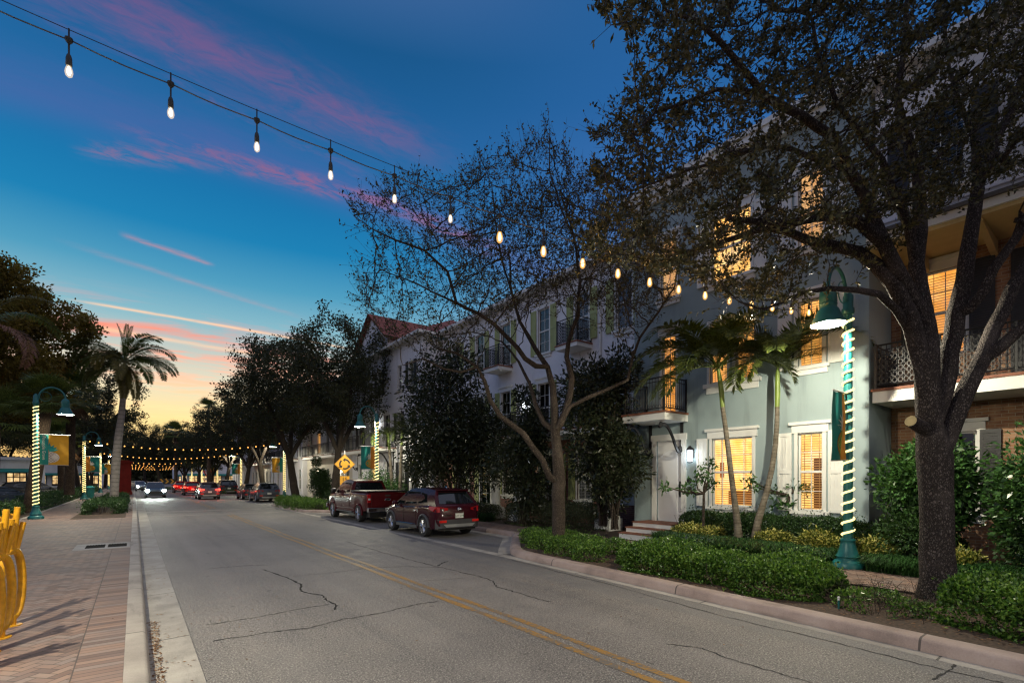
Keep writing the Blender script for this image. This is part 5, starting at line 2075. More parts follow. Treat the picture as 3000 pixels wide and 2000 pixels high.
house_palm("slender leaning house palm left of its twin, whitish trunk base against lit kitchen window",
           [(2165, 1590), (2160, 1530), (2150, 1450), (2141, 1380), (2133, 1310), (2125, 1250), (2117, 1192)], 13.0,
           [(2117, 1192), (2114, 1150), (2108, 1105), (2102, 1070)], 5,
           [(az_img(185), 0.65, 2.2, 1.9), (az_img(200), 1.0, 2.2, 2.1), (az_img(160), 0.35, 2.0, 1.7), (az_img(225), 0.5, 1.8, 1.9), (az_img(260), 0.9, 1.7, 2.0), (az_img(20), 0.8, 2.0, 2.0),
            (az_img(-20), 0.45, 1.8, 2.0), (az_img(70), 1.1, 1.9, 1.7), (az_img(120), 0.9, 2.0, 1.9), (az_img(300), 1.2, 1.8, 1.8), (az_img(180), 0.1, 1.7, 1.5)])
house_palm("house palm with the brighter green crownshaft, curving up beside the narrow lit window",
           [(2212, 1580), (2222, 1520), (2245, 1445), (2262, 1370), (2272, 1300), (2276, 1240), (2277, 1192)], 12.9,
           [(2277, 1192), (2278, 1150), (2278, 1105), (2279, 1070)], 9,
           [(az_img(175), 0.75, 2.1, 2.0), (az_img(10), 0.85, 2.3, 2.0), (az_img(-10), 0.5, 2.2, 2.1), (az_img(30), 1.15, 2.2, 2.0), (az_img(200), 0.4, 1.6, 2.3), (az_img(240), 0.8, 1.7, 2.1),
            (az_img(290), 1.0, 1.8, 2.0), (az_img(90), 1.0, 1.9, 1.8), (az_img(140), 1.2, 1.9, 1.7), (az_img(330), 0.9, 2.0, 2.1)])

# pair by the far lamp, in front of the gabled house
for (lab, px0, top, d, sd) in (("slim palm with lime crownshaft beside the far wrapped lamp post", (1150, 1440), (1138, 1275), 32.0, 3), ("slim palm right of the lime one near the cream wall", (1172, 1440), (1178, 1262), 31.5, 4)):
    rg = np.random.default_rng(sd)
    base = at(px0[0], px0[1], d)
    tp = at(top[0], top[1], d)
    t = thing("slim_palm", lab, "palm tree", base, "slim palms by the far lamp post")
    tapered(MB(), [base, base.lerp(tp, 0.4), base.lerp(tp, 0.75)], [0.13, 0.10, 0.085], 10).build("trunk", PALM_TRUNK, t, 60)
    tapered(MB(), [base.lerp(tp, 0.75), base.lerp(tp, 0.9), tp], [0.085, 0.09, 0.04], 10).build("crownshaft", CROWNSHAFT, t, 60)
    for k in range(9):
        frond(t, tp, sd + k * 0.7, rg.uniform(0.3, 1.2), rg.uniform(1.8, 2.3), 2.0, PALM_LEAF, 0.02, n=30, leaflet=0.6, wd=0.05, rng=rg, hang=0.3)

# royal palm with the white trunk on the left pavement
rp = thing("royal_palm", "tall royal palm with smooth white trunk in hedged planter on left pavement", "palm tree", at(333, 1482, 33.5))
d = 33.5
tp = [(333, 1490), (335, 1440), (339, 1360), (347, 1280), (356, 1215), (362, 1150), (365, 1090)]
tapered(MB(), [tuple(at(x, y, d)) for x, y in tp], [0.27, 0.245, 0.25, 0.23, 0.19, 0.16, 0.125], 18).build("trunk", ROYAL_TRUNK, rp, 60)
top = at(366, 1062, d)
tapered(MB(), [tuple(at(365, 1090, d)), tuple(top)], [0.125, 0.09], 10).build("crownshaft", CROWNSHAFT, rp, 60)
rg = np.random.default_rng(31)
for (az, el, L, dr, mt) in ((az_img(180), 0.55, 4.0, 2.0, ROYAL_LEAF), (az_img(195), 0.95, 3.9, 2.1, ROYAL_LEAF), (az_img(165), 0.2, 3.4, 1.6, ROYAL_LEAF), (az_img(0), 0.80, 4.0, 2.1, ROYAL_LEAF),
                            (az_img(15), 0.35, 3.4, 1.7, ROYAL_LEAF), (az_img(-14), 1.1, 3.8, 2.0, ROYAL_LEAF), (az_img(90), 1.45, 2.7, 0.35, ROYAL_LEAF), (az_img(200), 1.50, 2.6, 0.3, ROYAL_LEAF),
                            (az_img(320), 1.48, 2.5, 0.4, ROYAL_LEAF), (az_img(270), 0.5, 3.2, 2.5, PALM_YELLOW), (az_img(300), 0.1, 3.2, 1.9, PALM_YELLOW), (az_img(325), -0.6, 3.3, 1.0, PALM_YELLOW), (az_img(305), -0.8, 3.0, 0.8, PALM_YELLOW),
                            (az_img(240), 0.35, 3.2, 2.2, ROYAL_LEAF), (az_img(140), 0.7, 3.6, 2.0, ROYAL_LEAF), (az_img(50), 0.6, 3.6, 2.0, ROYAL_LEAF), (az_img(210), -0.2, 3.0, 1.4, ROYAL_LEAF), (az_img(185), 0.15, 3.6, 1.9, ROYAL_LEAF),
                            (az_img(-5), 0.3, 3.6, 2.0, ROYAL_LEAF), (az_img(215), 0.7, 3.4, 2.3, ROYAL_LEAF), (az_img(340), 0.0, 3.2, 1.6, ROYAL_LEAF)):
    spear = el > 1.4
    frond(rp, top + Vector((0, 0, 0.05)), az, el, L, dr, mt, 0.04, n=60 if spear else 110, leaflet=0.42 if spear else 0.80, wd=0.04 if spear else 0.05, rng=rg, vee=0.5, hang=0.2)
    if not spear:
        frond(rp, top + Vector((0, 0, 0.03)), az + 0.03, el, L * 0.97, dr, mt, 0.02, n=80, leaflet=0.72, wd=0.05, rng=rg, vee=-0.7, hang=0.3)


# fan palms on the left
def fan_palm(name, label, base, top, r0, seed, n=34, size=1.0, brown=6, group=None):
    rg = np.random.default_rng(seed)
    t = thing(name, label, "palm tree", base, group)
    b, tp_ = Vector(base), Vector(top)
    tapered(MB(), [b, b.lerp(tp_, 0.3), b.lerp(tp_, 0.7), tp_], [r0 * 1.1, r0, r0 * 0.95, r0 * 0.8], 12).build("trunk", SABAL_TRUNK, t, 60)
    for mat, cnt, lo, hi in ((PALM_LEAF, n, -0.5, 1.4), (PALM_BROWN, brown, -1.4, -0.8)):
        if not cnt:
            continue
        V, Fc, nv = [], [], 0
        for k in range(cnt):
            az = rg.uniform(0, 2 * PI)
            el = rg.uniform(lo, hi)
            h = np.array([math.cos(az) * math.cos(el), math.sin(az) * math.cos(el), math.sin(el)])
            p0 = np.array(tp_)
            p1 = p0 + h * size * rg.uniform(0.6, 0.95)
            sd = unit(np.cross(h, [0, 0, 1.0]))
            upv = unit(np.cross(sd, h))
            V.append(np.array([p0 + sd * 0.02, p0 - sd * 0.02, p1 - sd * 0.012, p1 + sd * 0.012]))
            Fc.append(np.arange(4)[None] + nv)
            nv += 4
            m = 22
            for j in range(m):
                a = (j / (m - 1) - 0.5) * 2.7
                dd = unit(h * math.cos(a) + sd * math.sin(a) + upv * (0.25 * math.cos(a)))
                Lq = size * rg.uniform(0.65, 0.85)
                w = unit(np.cross(dd, upv)) * 0.028 * size
                mid = p1 + dd * Lq * 0.55
                tip = mid + unit(dd + np.array([0, 0, -0.7])) * Lq * 0.45
                V.append(np.array([p1, mid + w, tip, mid - w]))
                Fc.append(np.arange(4)[None] + nv)
                nv += 4
        np_mesh("fronds" if False else ("frond_head" if mat is PALM_LEAF else "dead_frond_skirt"), np.vstack(V), np.vstack(Fc), mat, t)
    return t


fan_palm("fan_palm", "leaning fan palm with rough brown trunk right behind the nearest left lamp post", ground(85, 1500, 0.1), at(138, 1190, 25.5), 0.30, 41, 40, 1.25, 0)
fan_palm("fan_palm", "fan palm with straight dark trunk beyond the gold pineapple banner", at(203, 1448, 37.0), at(209, 1160, 37.0), 0.30, 42, 40, 1.5)
fan_palm("fan_palm", "shorter fan palm with golden lit trunk left of the second lamp post", at(180, 1455, 42.0), at(178, 1290, 42.0), 0.24, 43, 30, 1.3)
fan_palm("fan_palm", "fan palm at the left edge of the photo over the parked cars", at(-25, 1490, 27.0), at(-15, 1240, 27.0), 0.28, 44, 40, 1.5, 0)
fan_palm("fan_palm", "small distant fan palm silhouetted above the string lights", at(515, 1425, 95.0), at(513, 1270, 95.0), 0.26, 45, 34, 1.9, 2)
fan_palm("fan_palm", "fan palm poking above the far right oaks", at(612, 1425, 75.0), at(610, 1200, 75.0), 0.25, 46, 30, 1.4, 0)
# the coconut palm whose brown frond hangs in from the left
cp = thing("coconut_palm", "palm at the left edge with one brown dead frond hanging into view", "palm tree", at(-70, 1520, 19.0))
b, tpv = at(-70, 1520, 19.0), at(-55, 965, 19.0)
tapered(MB(), [b, b.lerp(tpv, 0.5), tpv], [0.24, 0.19, 0.15], 12).build("trunk", PALM_TRUNK, cp, 60)
rg = np.random.default_rng(77)
for (az, el, L, dr, mt) in ((az_img(0), 0.30, 3.0, 2.9, PALM_BROWN), (az_img(20), 1.2, 3.0, 2.0, PALM_YELLOW), (az_img(180), 0.6, 4, 2, PALM_LEAF), (az_img(90), 0.9, 4, 2, PALM_LEAF), (az_img(250), 0.7, 4, 2, PALM_LEAF), (az_img(140), 1.2, 4, 1.8, PALM_LEAF)):
    frond(cp, tpv, az, el, L, dr, mt, 0.04, n=64, leaflet=0.75, wd=0.05, rng=rg, vee=0.1, hang=0.6)


# ---- hedges, shrubs and ground plants
def leaf_cloud(name, mats, parent, sampler, n, ln, wd, rng, up=0.5, midx=None):
    p, nrm = sampler(n)
    d = unit(rng.normal(size=(n, 3)) * 0.75 + nrm * 0.6 + np.array([0, 0, up]) * 0.5)
    v, f = leaf_quads(p, d, ln * rng.uniform(0.6, 1.3, n), wd * rng.uniform(0.7, 1.2, n), rng)
    return np_mesh(name, v, f, mats, parent, midx)


def lump(x, y, s):
    return 0.5 * np.sin(x * 2.3 + s) * np.cos(y * 2.7 + s * 1.7) + 0.3 * np.sin(x * 5.1 + y * 4.3 + s) + 0.2 * np.sin(x * 9.7 - y * 8.1)


def hedge(name, label, path, width, z0, h, mat, n, ln=0.05, wd=0.03, seed=1, rough=0.12, cat="hedge", group=None, stems=True, fill=0.55):
    """hedge following a ground polyline; leaves crowd the outer skin of a rounded, lumpy section"""
    rg = np.random.default_rng(seed)
    P = np.array(path, float)
    seg = np.linalg.norm(P[1:] - P[:-1], axis=1)
    cum = np.concatenate([[0], np.cumsum(seg)])
    mid = P[len(P) // 2] if len(P) > 2 else P.mean(0)
    t = thing(name, label, cat, (mid[0], mid[1], z0), group)

    def sampler(n):
        s = rg.uniform(0, cum[-1], n)
        i = np.clip(np.searchsorted(cum, s, side="right") - 1, 0, len(seg) - 1)
        fr = ((s - cum[i]) / seg[i])[:, None]
        q = P[i] * (1 - fr) + P[i + 1] * fr
        tg = unit(P[i + 1] - P[i])
        nr = np.stack([tg[:, 1], -tg[:, 0]], 1)
        an = rg.uniform(-0.25, PI + 0.25, n)
        sh = 1 - (1 - fill) * rg.random(n) ** 2.2
        sh = np.where(rg.random(n) < 0.07, sh * rg.uniform(1.0, 1.28, n), sh)
        c, s_ = np.cos(an), np.sin(an)
        # superellipse section
        cx = np.sign(c) * np.abs(c) ** 0.55
        sz = np.sign(s_) * np.abs(s_) ** 0.55
        endf = np.clip(np.minimum(s, cum[-1] - s) / (width * 0.5), 0.0, 1.0) ** 0.5
        lm_ = 1 + rough * lump(q[:, 0], q[:, 1], seed) * 1.2
        x = q + nr * (cx * width / 2 * sh * lm_ * (0.55 + 0.45 * endf))[:, None]
        z = z0 + np.maximum(0.02, 0.12 * h + 0.88 * h * np.maximum(sz, -0.1) * sh * lm_ * (0.7 + 0.3 * endf))
        nrm = np.concatenate([nr * cx[:, None], sz[:, None]], 1)
        return np.concatenate([x, z[:, None]], 1), nrm

    leaf_cloud("foliage", mat, t, sampler, n, ln, wd, rg)
    if stems:
        mb = MB()
        k = int(cum[-1] * 5) + 4
        for _ in range(k):
            s = rg.uniform(0, cum[-1])
            i = int(np.clip(np.searchsorted(cum, s, side="right") - 1, 0, len(seg) - 1))
            fr = (s - cum[i]) / seg[i]
            q = P[i] * (1 - fr) + P[i + 1] * fr + rg.normal(size=2) * width * 0.18
            mb.tube([(q[0], q[1], z0 - 0.03), (q[0] + rg.normal() * 0.06, q[1] + rg.normal() * 0.06, z0 + h * 0.45), (q[0] + rg.normal() * 0.16, q[1] + rg.normal() * 0.16, z0 + h * 0.85)], [0.012, 0.009, 0.004], 4, False)
        mb.build("branchwork", STREET_BARK, t)
    return t


hedge("front_hedge", "bright green loose hedge along the pink kerb in front of the lamp post", [(8.75, 3.1), (8.9, 4.5), (8.95, 6.0), (9.0, 7.4)], 1.6, 0.1, 0.50, HEDGE_LEAF, 42000, 0.058, 0.036, 3, 0.26)
hedge("front_hedge", "patchy brownish green hedge around the foot of the bare oak", [(8.9, 7.6), (9.0, 9.0), (9.4, 10.4), (10.0, 11.6)], 1.5, 0.1, 0.40, [HEDGE_LEAF], 17000, 0.055, 0.032, 4, 0.32)
hedge("corner_shrub", "rounded green shrub at the lower right corner by the oak trunk", [(9.15, 1.6), (8.8, 0.7), (8.5, -0.5), (8.3, -2)], 1.65, 0.1, 0.60, HEDGE_LEAF, 30000, 0.058, 0.036, 5, 0.26)
hedge("ground_cover_shrub", "low scrubby plant with yellowish leaves on the mulch left of the oak trunk", [(8.7, 3.0), (8.6, 2.4), (8.75, 1.9)], 0.9, 0.1, 0.22, [HEDGE_LEAF], 1500, 0.05, 0.03, 33, 0.5, "shrub")
hedge("clipped_hedge", "clipped dark green hedge under the lit windows of the blue house", [(13.3, 4.0), (13.3, 6.5), (13.3, 8.85)], 0.75, 0.1, 0.95, DARK_HEDGE_LEAF, 26000, 0.055, 0.035, 6, 0.05)
hedge("clipped_hedge", "dim hedge between the blue house corner and the brick house", [(13.4, 3.9), (13.5, 2.4)], 0.9, 0.1, 0.75, DARK_HEDGE_LEAF, 9000, 0.055, 0.035, 16, 0.1)
for i, (a, b_, lab) in enumerate((((12.75, 8.7), (12.75, 7.3), "yellow speckled shrub at the foot of the left house palm"), ((12.8, 6.3), (12.85, 5.5), "yellow speckled shrub at the foot of the right house palm"),
                                  ((12.7, 5.2), (12.6, 4.3), "brightest yellow variegated shrub behind the lit lamp post"), ((12.5, 4.0), (12.4, 3.2), "small yellow variegated shrub right of the lamp base"),
                                  ((12.3, 2.7), (12.2, 2.0), "dim variegated shrub half behind the live oak trunk"))):
    hedge("variegated_shrub", lab, [a, ((a[0] + b_[0]) / 2, (a[1] + b_[1]) / 2 + 0.01), b_], 0.8, 0.1, 0.58, YELLOW_LEAF, 3600, 0.11, 0.042, 20 + i, 0.2, "shrub", "yellow variegated shrubs")
hedge("round_hedge", "grey green hedge behind the bare oak at the foot of the brick wall", [(13.0, 12.0), (13.0, 14.5), (13.0, 17.0)], 1.3, 0.1, 1.0, OLIVE_LEAF, 22000, 0.06, 0.035, 7, 0.1)
hedge("round_hedge", "low dark hedge in front of the white porch column", [(12.9, 18.2), (12.9, 20.5), (12.9, 24.5)], 1.2, 0.1, 0.75, OLIVE_LEAF, 13000, 0.07, 0.04, 8, 0.15)
hedge("bay_shrub", "yellow green shrub bed on the build-out beyond the red pickup", [(8.9, 30.8), (8.7, 33), (8.7, 37), (8.9, 39.6)], 1.5, 0.1, 0.62, HEDGE_LEAF, 15000, 0.085, 0.05, 9, 0.25)
hedge("bay_shrub", "shrub bed on the far build-out beside the parked dark car", [(9.2, 68.8), (8.8, 72), (8.8, 80)], 1.6, 0.1, 0.7, HEDGE_LEAF, 7000, 0.12, 0.07, 10, 0.2)
hedge("garden_hedge", "dark hedge along the gardens of the gabled house", [(12.6, 28), (12.6, 34), (12.6, 44)], 1.0, 0.1, 0.9, DARK_HEDGE_LEAF, 11000, 0.1, 0.06, 12, 0.12)
hedge("left_hedge", "green hedge behind the nearest left lamp post beside the brick pavement", [(-5.1, 27.0), (-5.3, 32.5), (-5.4, 38)], 1.3, 0.05, 0.72, DARK_HEDGE_LEAF, 17000, 0.085, 0.05, 13, 0.15)
hedge("left_hedge", "long clipped hedge between pavement and car park past the gold banner", [(-4.95, 39), (-4.9, 50), (-4.85, 66)], 1.1, 0.05, 0.95, DARK_HEDGE_LEAF, 15000, 0.11, 0.06, 14, 0.1)
hedge("left_hedge", "low hedge near the teal trash can on the left pavement", [(-4.8, 68), (-4.7, 80), (-4.7, 95)], 1.0, 0.05, 0.9, DARK_HEDGE_LEAF, 7000, 0.15, 0.09, 15, 0.1)
# planter round the royal palm
sheet("planter_soil", MB().box(-2.35, -0.35, 30.2, 62, 0.12, 0.158), MULCH)
hedge("planter_hedge", "low green hedge wrapped round the base of the royal palm", [(-1.35, 33.2), (-1.3, 36), (-1.3, 41)], 1.75, 0.15, 0.66, DARK_HEDGE_LEAF, 16000, 0.08, 0.05, 17, 0.15)
hedge("planter_hedge", "second planter hedge in front of the red kiosk", [(-1.2, 46), (-1.2, 52), (-1.2, 58)], 1.5, 0.15, 0.6, DARK_HEDGE_LEAF, 7000, 0.11, 0.07, 18, 0.12)


def clump(name, label, base, shape, mat, n, ln, wd, seed, cat="shrub", group=None, lobes=7, bark=None, stems=6):
    """bushy plant: leaves gathered on lobes inside an ellipsoid shape=(rx,ry,h)"""
    rg = np.random.default_rng(seed)
    t = thing(name, label, cat, base, group)
    rx, ry, h = shape
    C = []
    while len(C) < lobes:
        q = rg.uniform(-1, 1, 3)
        if (q ** 2).sum() < 1:
            C.append((base[0] + q[0] * rx * 0.75, base[1] + q[1] * ry * 0.75, base[2] + h * (0.55 + 0.42 * q[2])))
    C = np.array(C)
    rad = rg.uniform(0.28, 0.5, lobes) * min(rx, ry, h * 0.6) * 1.35
    i = rg.integers(0, lobes, n)
    dirn = unit(rg.normal(size=(n, 3)))
    p = C[i] + dirn * (rad[i] * rg.random(n) ** 0.42)[:, None] * np.array([1, 1, 1.15])
    d = unit(dirn + rg.normal(size=(n, 3)) * 0.6)
    v, f = leaf_quads(p, d, ln * rg.uniform(0.6, 1.3, n), wd * rg.uniform(0.7, 1.2, n), rg)
    np_mesh("foliage", v, f, mat, t)
    mb = MB()
    for k in range(lobes):
        c = C[k]
        mb.tube([(base[0] + rg.normal() * 0.08, base[1] + rg.normal() * 0.08, base[2] - 0.05), (base[0] * 0.6 + c[0] * 0.4, base[1] * 0.6 + c[1] * 0.4, base[2] + (c[2] - base[2]) * 0.5), tuple(c)], [0.035, 0.024, 0.01], 6, False)
    mb.build("branchwork", bark or STREET_BARK, t)
    return t


# dark large-leaved magnolias against the row
clump("magnolia_tree", "tall dark magnolia with big glossy leaves behind the parked maroon car", at(1335, 1520, 23.5), (2.5, 2.5, 8.0), MAGNOLIA_LEAF, 21000, 0.21, 0.09, 51, "tree", "dark magnolias along the terrace", 26)
clump("magnolia_tree", "slim dark magnolia left of the blue house balcony", at(1765, 1535, 16.6), (1.5, 1.5, 6.6), MAGNOLIA_LEAF, 12000, 0.17, 0.07, 52, "tree", "dark magnolias along the terrace", 20)
clump("magnolia_tree", "dark magnolia between the porch column and the bare oak trunk", at(1535, 1530, 20.0), (1.4, 1.4, 5.6), MAGNOLIA_LEAF, 10000, 0.17, 0.075, 53, "tree", "dark magnolias along the terrace", 15)
clump("magnolia_tree", "magnolia sapling in front of the red brick wall by the steps", at(1800, 1545, 16.0), (0.8, 0.8, 3.6), MAGNOLIA_LEAF, 3200, 0.17, 0.06, 54, "tree", "dark magnolias along the terrace", 9)
clump("leafy_shrub", "tall glossy green shrub between the lamp post and the oak trunk", (13.1, 2.95, 0.1), (0.95, 0.95, 2.85), SHRUB_LEAF, 11000, 0.13, 0.06, 55, "shrub", None, 16)
clump("leafy_shrub", "wide glossy green shrub right of the oak trunk before the brick wall", (12.9, 0.75, 0.1), (1.35, 1.35, 3.0), SHRUB_LEAF, 18000, 0.13, 0.06, 56, "shrub", None, 18)
clump("leafy_shrub", "low dark shrub filling the ground under the brick wall right of the oak", (12.3, 1.2, 0.1), (0.9, 1.2, 1.5), DARK_HEDGE_LEAF, 7000, 0.09, 0.05, 63, "shrub", None, 12)
clump("leafy_shrub", "low dark shrub between oak trunk and lamp behind lily grass", (12.7, 3.2, 0.1), (0.7, 0.8, 1.2), DARK_HEDGE_LEAF, 4500, 0.09, 0.05, 64, "shrub", None, 9)
clump("leafy_shrub", "dim shrub at the far right edge behind the oak", (12.6, -0.5, 0.1), (1.0, 1.0, 2.3), DARK_HEDGE_LEAF, 5000, 0.11, 0.05, 57, "shrub", None, 12)
clump("column_shrub", "clipped dark columnar shrub by the far garden post lamp", (12.2, 42.0, 0.1), (0.95, 0.95, 3.9), DARK_HEDGE_LEAF, 8000, 0.13, 0.07, 58, "shrub", None, 14)
clump("garden_shrub", "leafy shrub at the foot of the slim palms by the far lamp", (12.9, 30.8, 0.1), (1.5, 2.0, 2.3), SHRUB_LEAF, 6000, 0.14, 0.06, 59, "shrub", None, 14)


# little frangipani trees under the windows
def frangipani(label, base_px, d, tips, seed):
    rg = np.random.default_rng(seed)
    b = at(base_px[0], base_px[1], d)
    t = thing("frangipani", label, "small tree", b, "little frangipani trees under the windows")
    mb = MB()
    lv, lf, nv = [], [], 0
    fork = at(base_px[0] + 2, base_px[1] - 95, d)
    mb.tube([b, b.lerp(fork, 0.5), fork], [0.045, 0.035, 0.032], 7, False)
    for (x, y, dd) in tips:
        e = at(x, y, d + dd)
        m = fork.lerp(e, 0.5) + Vector((rg.normal() * 0.05, rg.normal() * 0.05, -0.06))
        mb.tube([fork, m, e], [0.028, 0.022, 0.015], 6, False)
        n = 34
        p = np.array(e)[None] + rg.normal(size=(n, 3)) * 0.085
        dr = unit(rg.normal(size=(n, 3)) + np.array([0, 0, 0.15]))
        v, f = leaf_quads(p, dr, 0.17 * rg.uniform(0.7, 1.2, n), 0.055 * rg.uniform(0.8, 1.2, n), rg)
        lv.append(v)
        lf.append(f + nv)
        nv += len(v)
    mb.build("trunk", STREET_BARK, t)
    np_mesh("foliage", np.vstack(lv), np.vstack(lf), SHRUB_LEAF, t)
    return t


frangipani("little bent frangipani tree left of the wide lit window", (2060, 1540), 13.7, [(2078, 1360, 0.1), (2070, 1395, -0.1), (2048, 1390, 0.1), (2040, 1410, 0), (2088, 1420, 0.1), (1950, 1425, -0.2), (2022, 1440, 0.1), (2008, 1430, -0.1)], 61)
frangipani("little forked frangipani tree before the narrow lit window", (2311, 1545), 13.1, [(2322, 1420, 0), (2310, 1440, 0.1), (2350, 1430, -0.1), (2366, 1432, 0), (2268, 1440, 0.1), (2280, 1480, 0), (2305, 1470, -0.1), (2195, 1405, 0.1), (2215, 1425, 0)], 62)


# lily grass in front of the shrubs: nobody could count the blades
def grass_patch(name, regions, n, h, mat, seed):
    rg = np.random.default_rng(seed)
    V, Fc, nv = [], [], 0
    for (x0, x1, y0, y1, sh) in regions:
        k = int(n * sh)
        tuft = np.stack([rg.uniform(x0, x1, k // 14 + 1), rg.uniform(y0, y1, k // 14 + 1)], 1)
        i = rg.integers(0, len(tuft), k)
        p = np.concatenate([tuft[i] + rg.normal(size=(k, 2)) * 0.035, np.full((k, 1), 0.11)], 1)
        az = rg.uniform(0, 2 * PI, k)
        hd = np.stack([np.cos(az), np.sin(az), np.zeros(k)], 1)
        L = h * rg.uniform(0.7, 1.25, k)
        m = p + hd * (L * 0.30)[:, None] + np.array([0, 0, 1.0]) * (L * 0.75)[:, None]
        e = m + hd * (L * 0.55)[:, None] - np.array([0, 0, 1.0]) * (L * 0.22)[:, None]
        w = np.stack([-np.sin(az), np.cos(az), np.zeros(k)], 1) * 0.006
        v = np.stack([p - w, p + w, m + w, m - w], 1).reshape(-1, 3)
        v2 = np.stack([m - w, m + w, e + w * 0.2, e - w * 0.2], 1).reshape(-1, 3)
        V += [v, v2]
        Fc += [np.arange(k * 4).reshape(k, 4) + nv, np.arange(k * 4).reshape(k, 4) + nv + 4 * k]
        nv += 8 * k
    return tag(np_mesh(name, np.vstack(V), np.vstack(Fc), mat), "dark green arching lily grass edging the shrub bed", "grass", kind="stuff")


grass_patch("lily_grass", [(11.85, 12.6, 4.4, 8.9, 0.5), (11.75, 12.3, 1.0, 3.6, 0.35), (12.1, 12.9, 18, 24, 0.15)], 26000, 0.42, GRASS_LEAF, 71)


def litter(name, label, boxes, n, mat, seed, size=0.05):
    rg = np.random.default_rng(seed)
    P_ = []
    for (x0, x1, y0, y1, z, sh) in boxes:
        k = int(n * sh)
        P_.append(np.stack([rg.uniform(x0, x1, k), rg.uniform(y0, y1, k), np.full(k, z) + rg.random(k) * 0.012], 1))
    p = np.vstack(P_)
    k = len(p)
    az = rg.uniform(0, 2 * PI, k)
    d = unit(np.stack([np.cos(az), np.sin(az), rg.normal(size=k) * 0.12], 1))
    v, f = leaf_quads(p, d, size * rg.uniform(0.5, 1.3, k), size * 0.5 * rg.uniform(0.6, 1.2, k), rg)
    # lay them down: squash the height
    q = v.reshape(-1, 4, 3)
    q[:, :, 2] = p[:, None, 2] + (q[:, :, 2] - p[:, None, 2]) * 0.35
    q[:, :, 2] = np.maximum(q[:, :, 2], p[:, None, 2])
    return tag(np_mesh(name, q.reshape(-1, 3), f, mat), label, "leaves", kind="stuff")


litter("fallen_leaves", "brown dead leaves gathered in the left gutter and scattered on paving",
       [(0.15, 0.25, 2.2, 8.5, 0.010, 0.34), (0.13, 0.5, 2.5, 14, 0.018, 0.05), (-3.5, -0.2, 3, 14, 0.152, 0.04), (0.6, 6.8, 3, 16, 0.004, 0.05), (7.8, 8.6, -1.5, 10, 0.118, 0.52)], 2600, LITTER_LEAF, 81)
# scrubby twigs at the foot of the big oak
rg = np.random.default_rng(91)
mb = MB()
for k in range(150):
    x, y = rg.uniform(8.1, 9.9), rg.uniform(1.8, 3.1)
    mb.tube([(x, y, 0.1), (x + rg.normal() * 0.1, y + rg.normal() * 0.1, 0.1 + rg.uniform(0.08, 0.3)), (x + rg.normal() * 0.2, y + rg.normal() * 0.2, 0.1 + rg.uniform(0.15, 0.4))], [0.004, 0.003, 0.0015], 3, False)
tag(mb.build("dry_twigs", STREET_BARK), "thin dry twigs and stubble at the foot of the live oak", "twigs", kind="stuff")
# ------------------------------------------------------------------ street lamps, banners, string lights, signs


def make_lamp(label, loc, side):
    """teal lamp post; side = +1 arm towards +x, -1 towards -x"""
    x, y, z = loc
    t = thing("street_lamp", label, "street lamp", loc, "teal street lamps along the pavements")
    mb = MB()
    mb.lathe([(0.29, 0.0), (0.29, 0.09), (0.26, 0.13), (0.21, 0.17), (0.20, 0.20), (0.225, 0.23), (0.20, 0.27), (0.165, 0.36), (0.135, 0.50), (0.13, 0.54), (0.145, 0.57), (0.12, 0.61)], loc, 20, "z", True, 0.03)
    mb.build("base", TEAL, t, 50)
    mb = MB()
    mb.lathe([(0.09, 0.6), (0.085, 2.5), (0.075, 5.30)], loc, 16, "z", False)
    mb.box(x - 0.05, x + 0.05, y - 0.115, y - 0.09, z + 0.72, z + 0.84)
    mb.build("pole", TEAL, t, 40)
    mb = MB()
    mb.lathe([(0.10, 5.28), (0.12, 5.32), (0.12, 5.40), (0.095, 5.43), (0.095, 5.66), (0.06, 5.74), (0.02, 5.78)], loc, 14)
    hx = x + side * 1.02
    r_ = 0.50
    arm = [(x, y, z + 5.50), (x + side * 0.1, y, z + 5.58)]
    for k in range(13):
        a = PI - PI * k / 12
        arm.append((x + side * (0.56 + 0.46 * math.cos(a)), y, z + 5.62 + 0.50 * math.sin(a)))
    mb.tube(arm, 0.036, 8)
    ring = [(x + side * (0.32 + 0.21 * math.cos(q * PI / 10)), y, z + 5.68 + 0.21 * math.sin(q * PI / 10)) for q in range(20)]
    mb.tube(ring, 0.012, 5, False, True)
    mb.build("arm", TEAL, t, 50)
    mb = MB()
    hz = z + 4.92
    mb.lathe([(0.04, 0.74), (0.07, 0.70), (0.13, 0.66), (0.15, 0.60), (0.155, 0.40), (0.145, 0.385), (0.16, 0.36), (0.15, 0.34), (0.15, 0.29), (0.18, 0.26), (0.21, 0.18), (0.27, 0.05), (0.31, 0.0), (0.31, -0.03)], (hx, y, hz), 24, "z", False)
    mb.cur = 1
    mb.lathe([(0.31, -0.03), (0.30, -0.025), (0.262, 0.035), (0.18, 0.14)], (hx, y, hz), 24, "z", False)
    shade = mb.build("lamp_shade", [TEAL, REFLECTOR_WHITE], t, 40)
    mb = MB()
    mb.lathe([(0.27, 0.022), (0.22, 0.05), (0.16, 0.085), (0.05, 0.09)], (hx, y, hz), 24)
    mb.build("lens", LAMP_WHITE, shade, 60)
    return t


def add_lamp_light(loc, side, e, col=(1.0, 0.93, 0.70), r=0.035):
    return point_light("street_lamp_light", (loc[0] + side * 1.02, loc[1], loc[2] + 4.905), e, col, r)


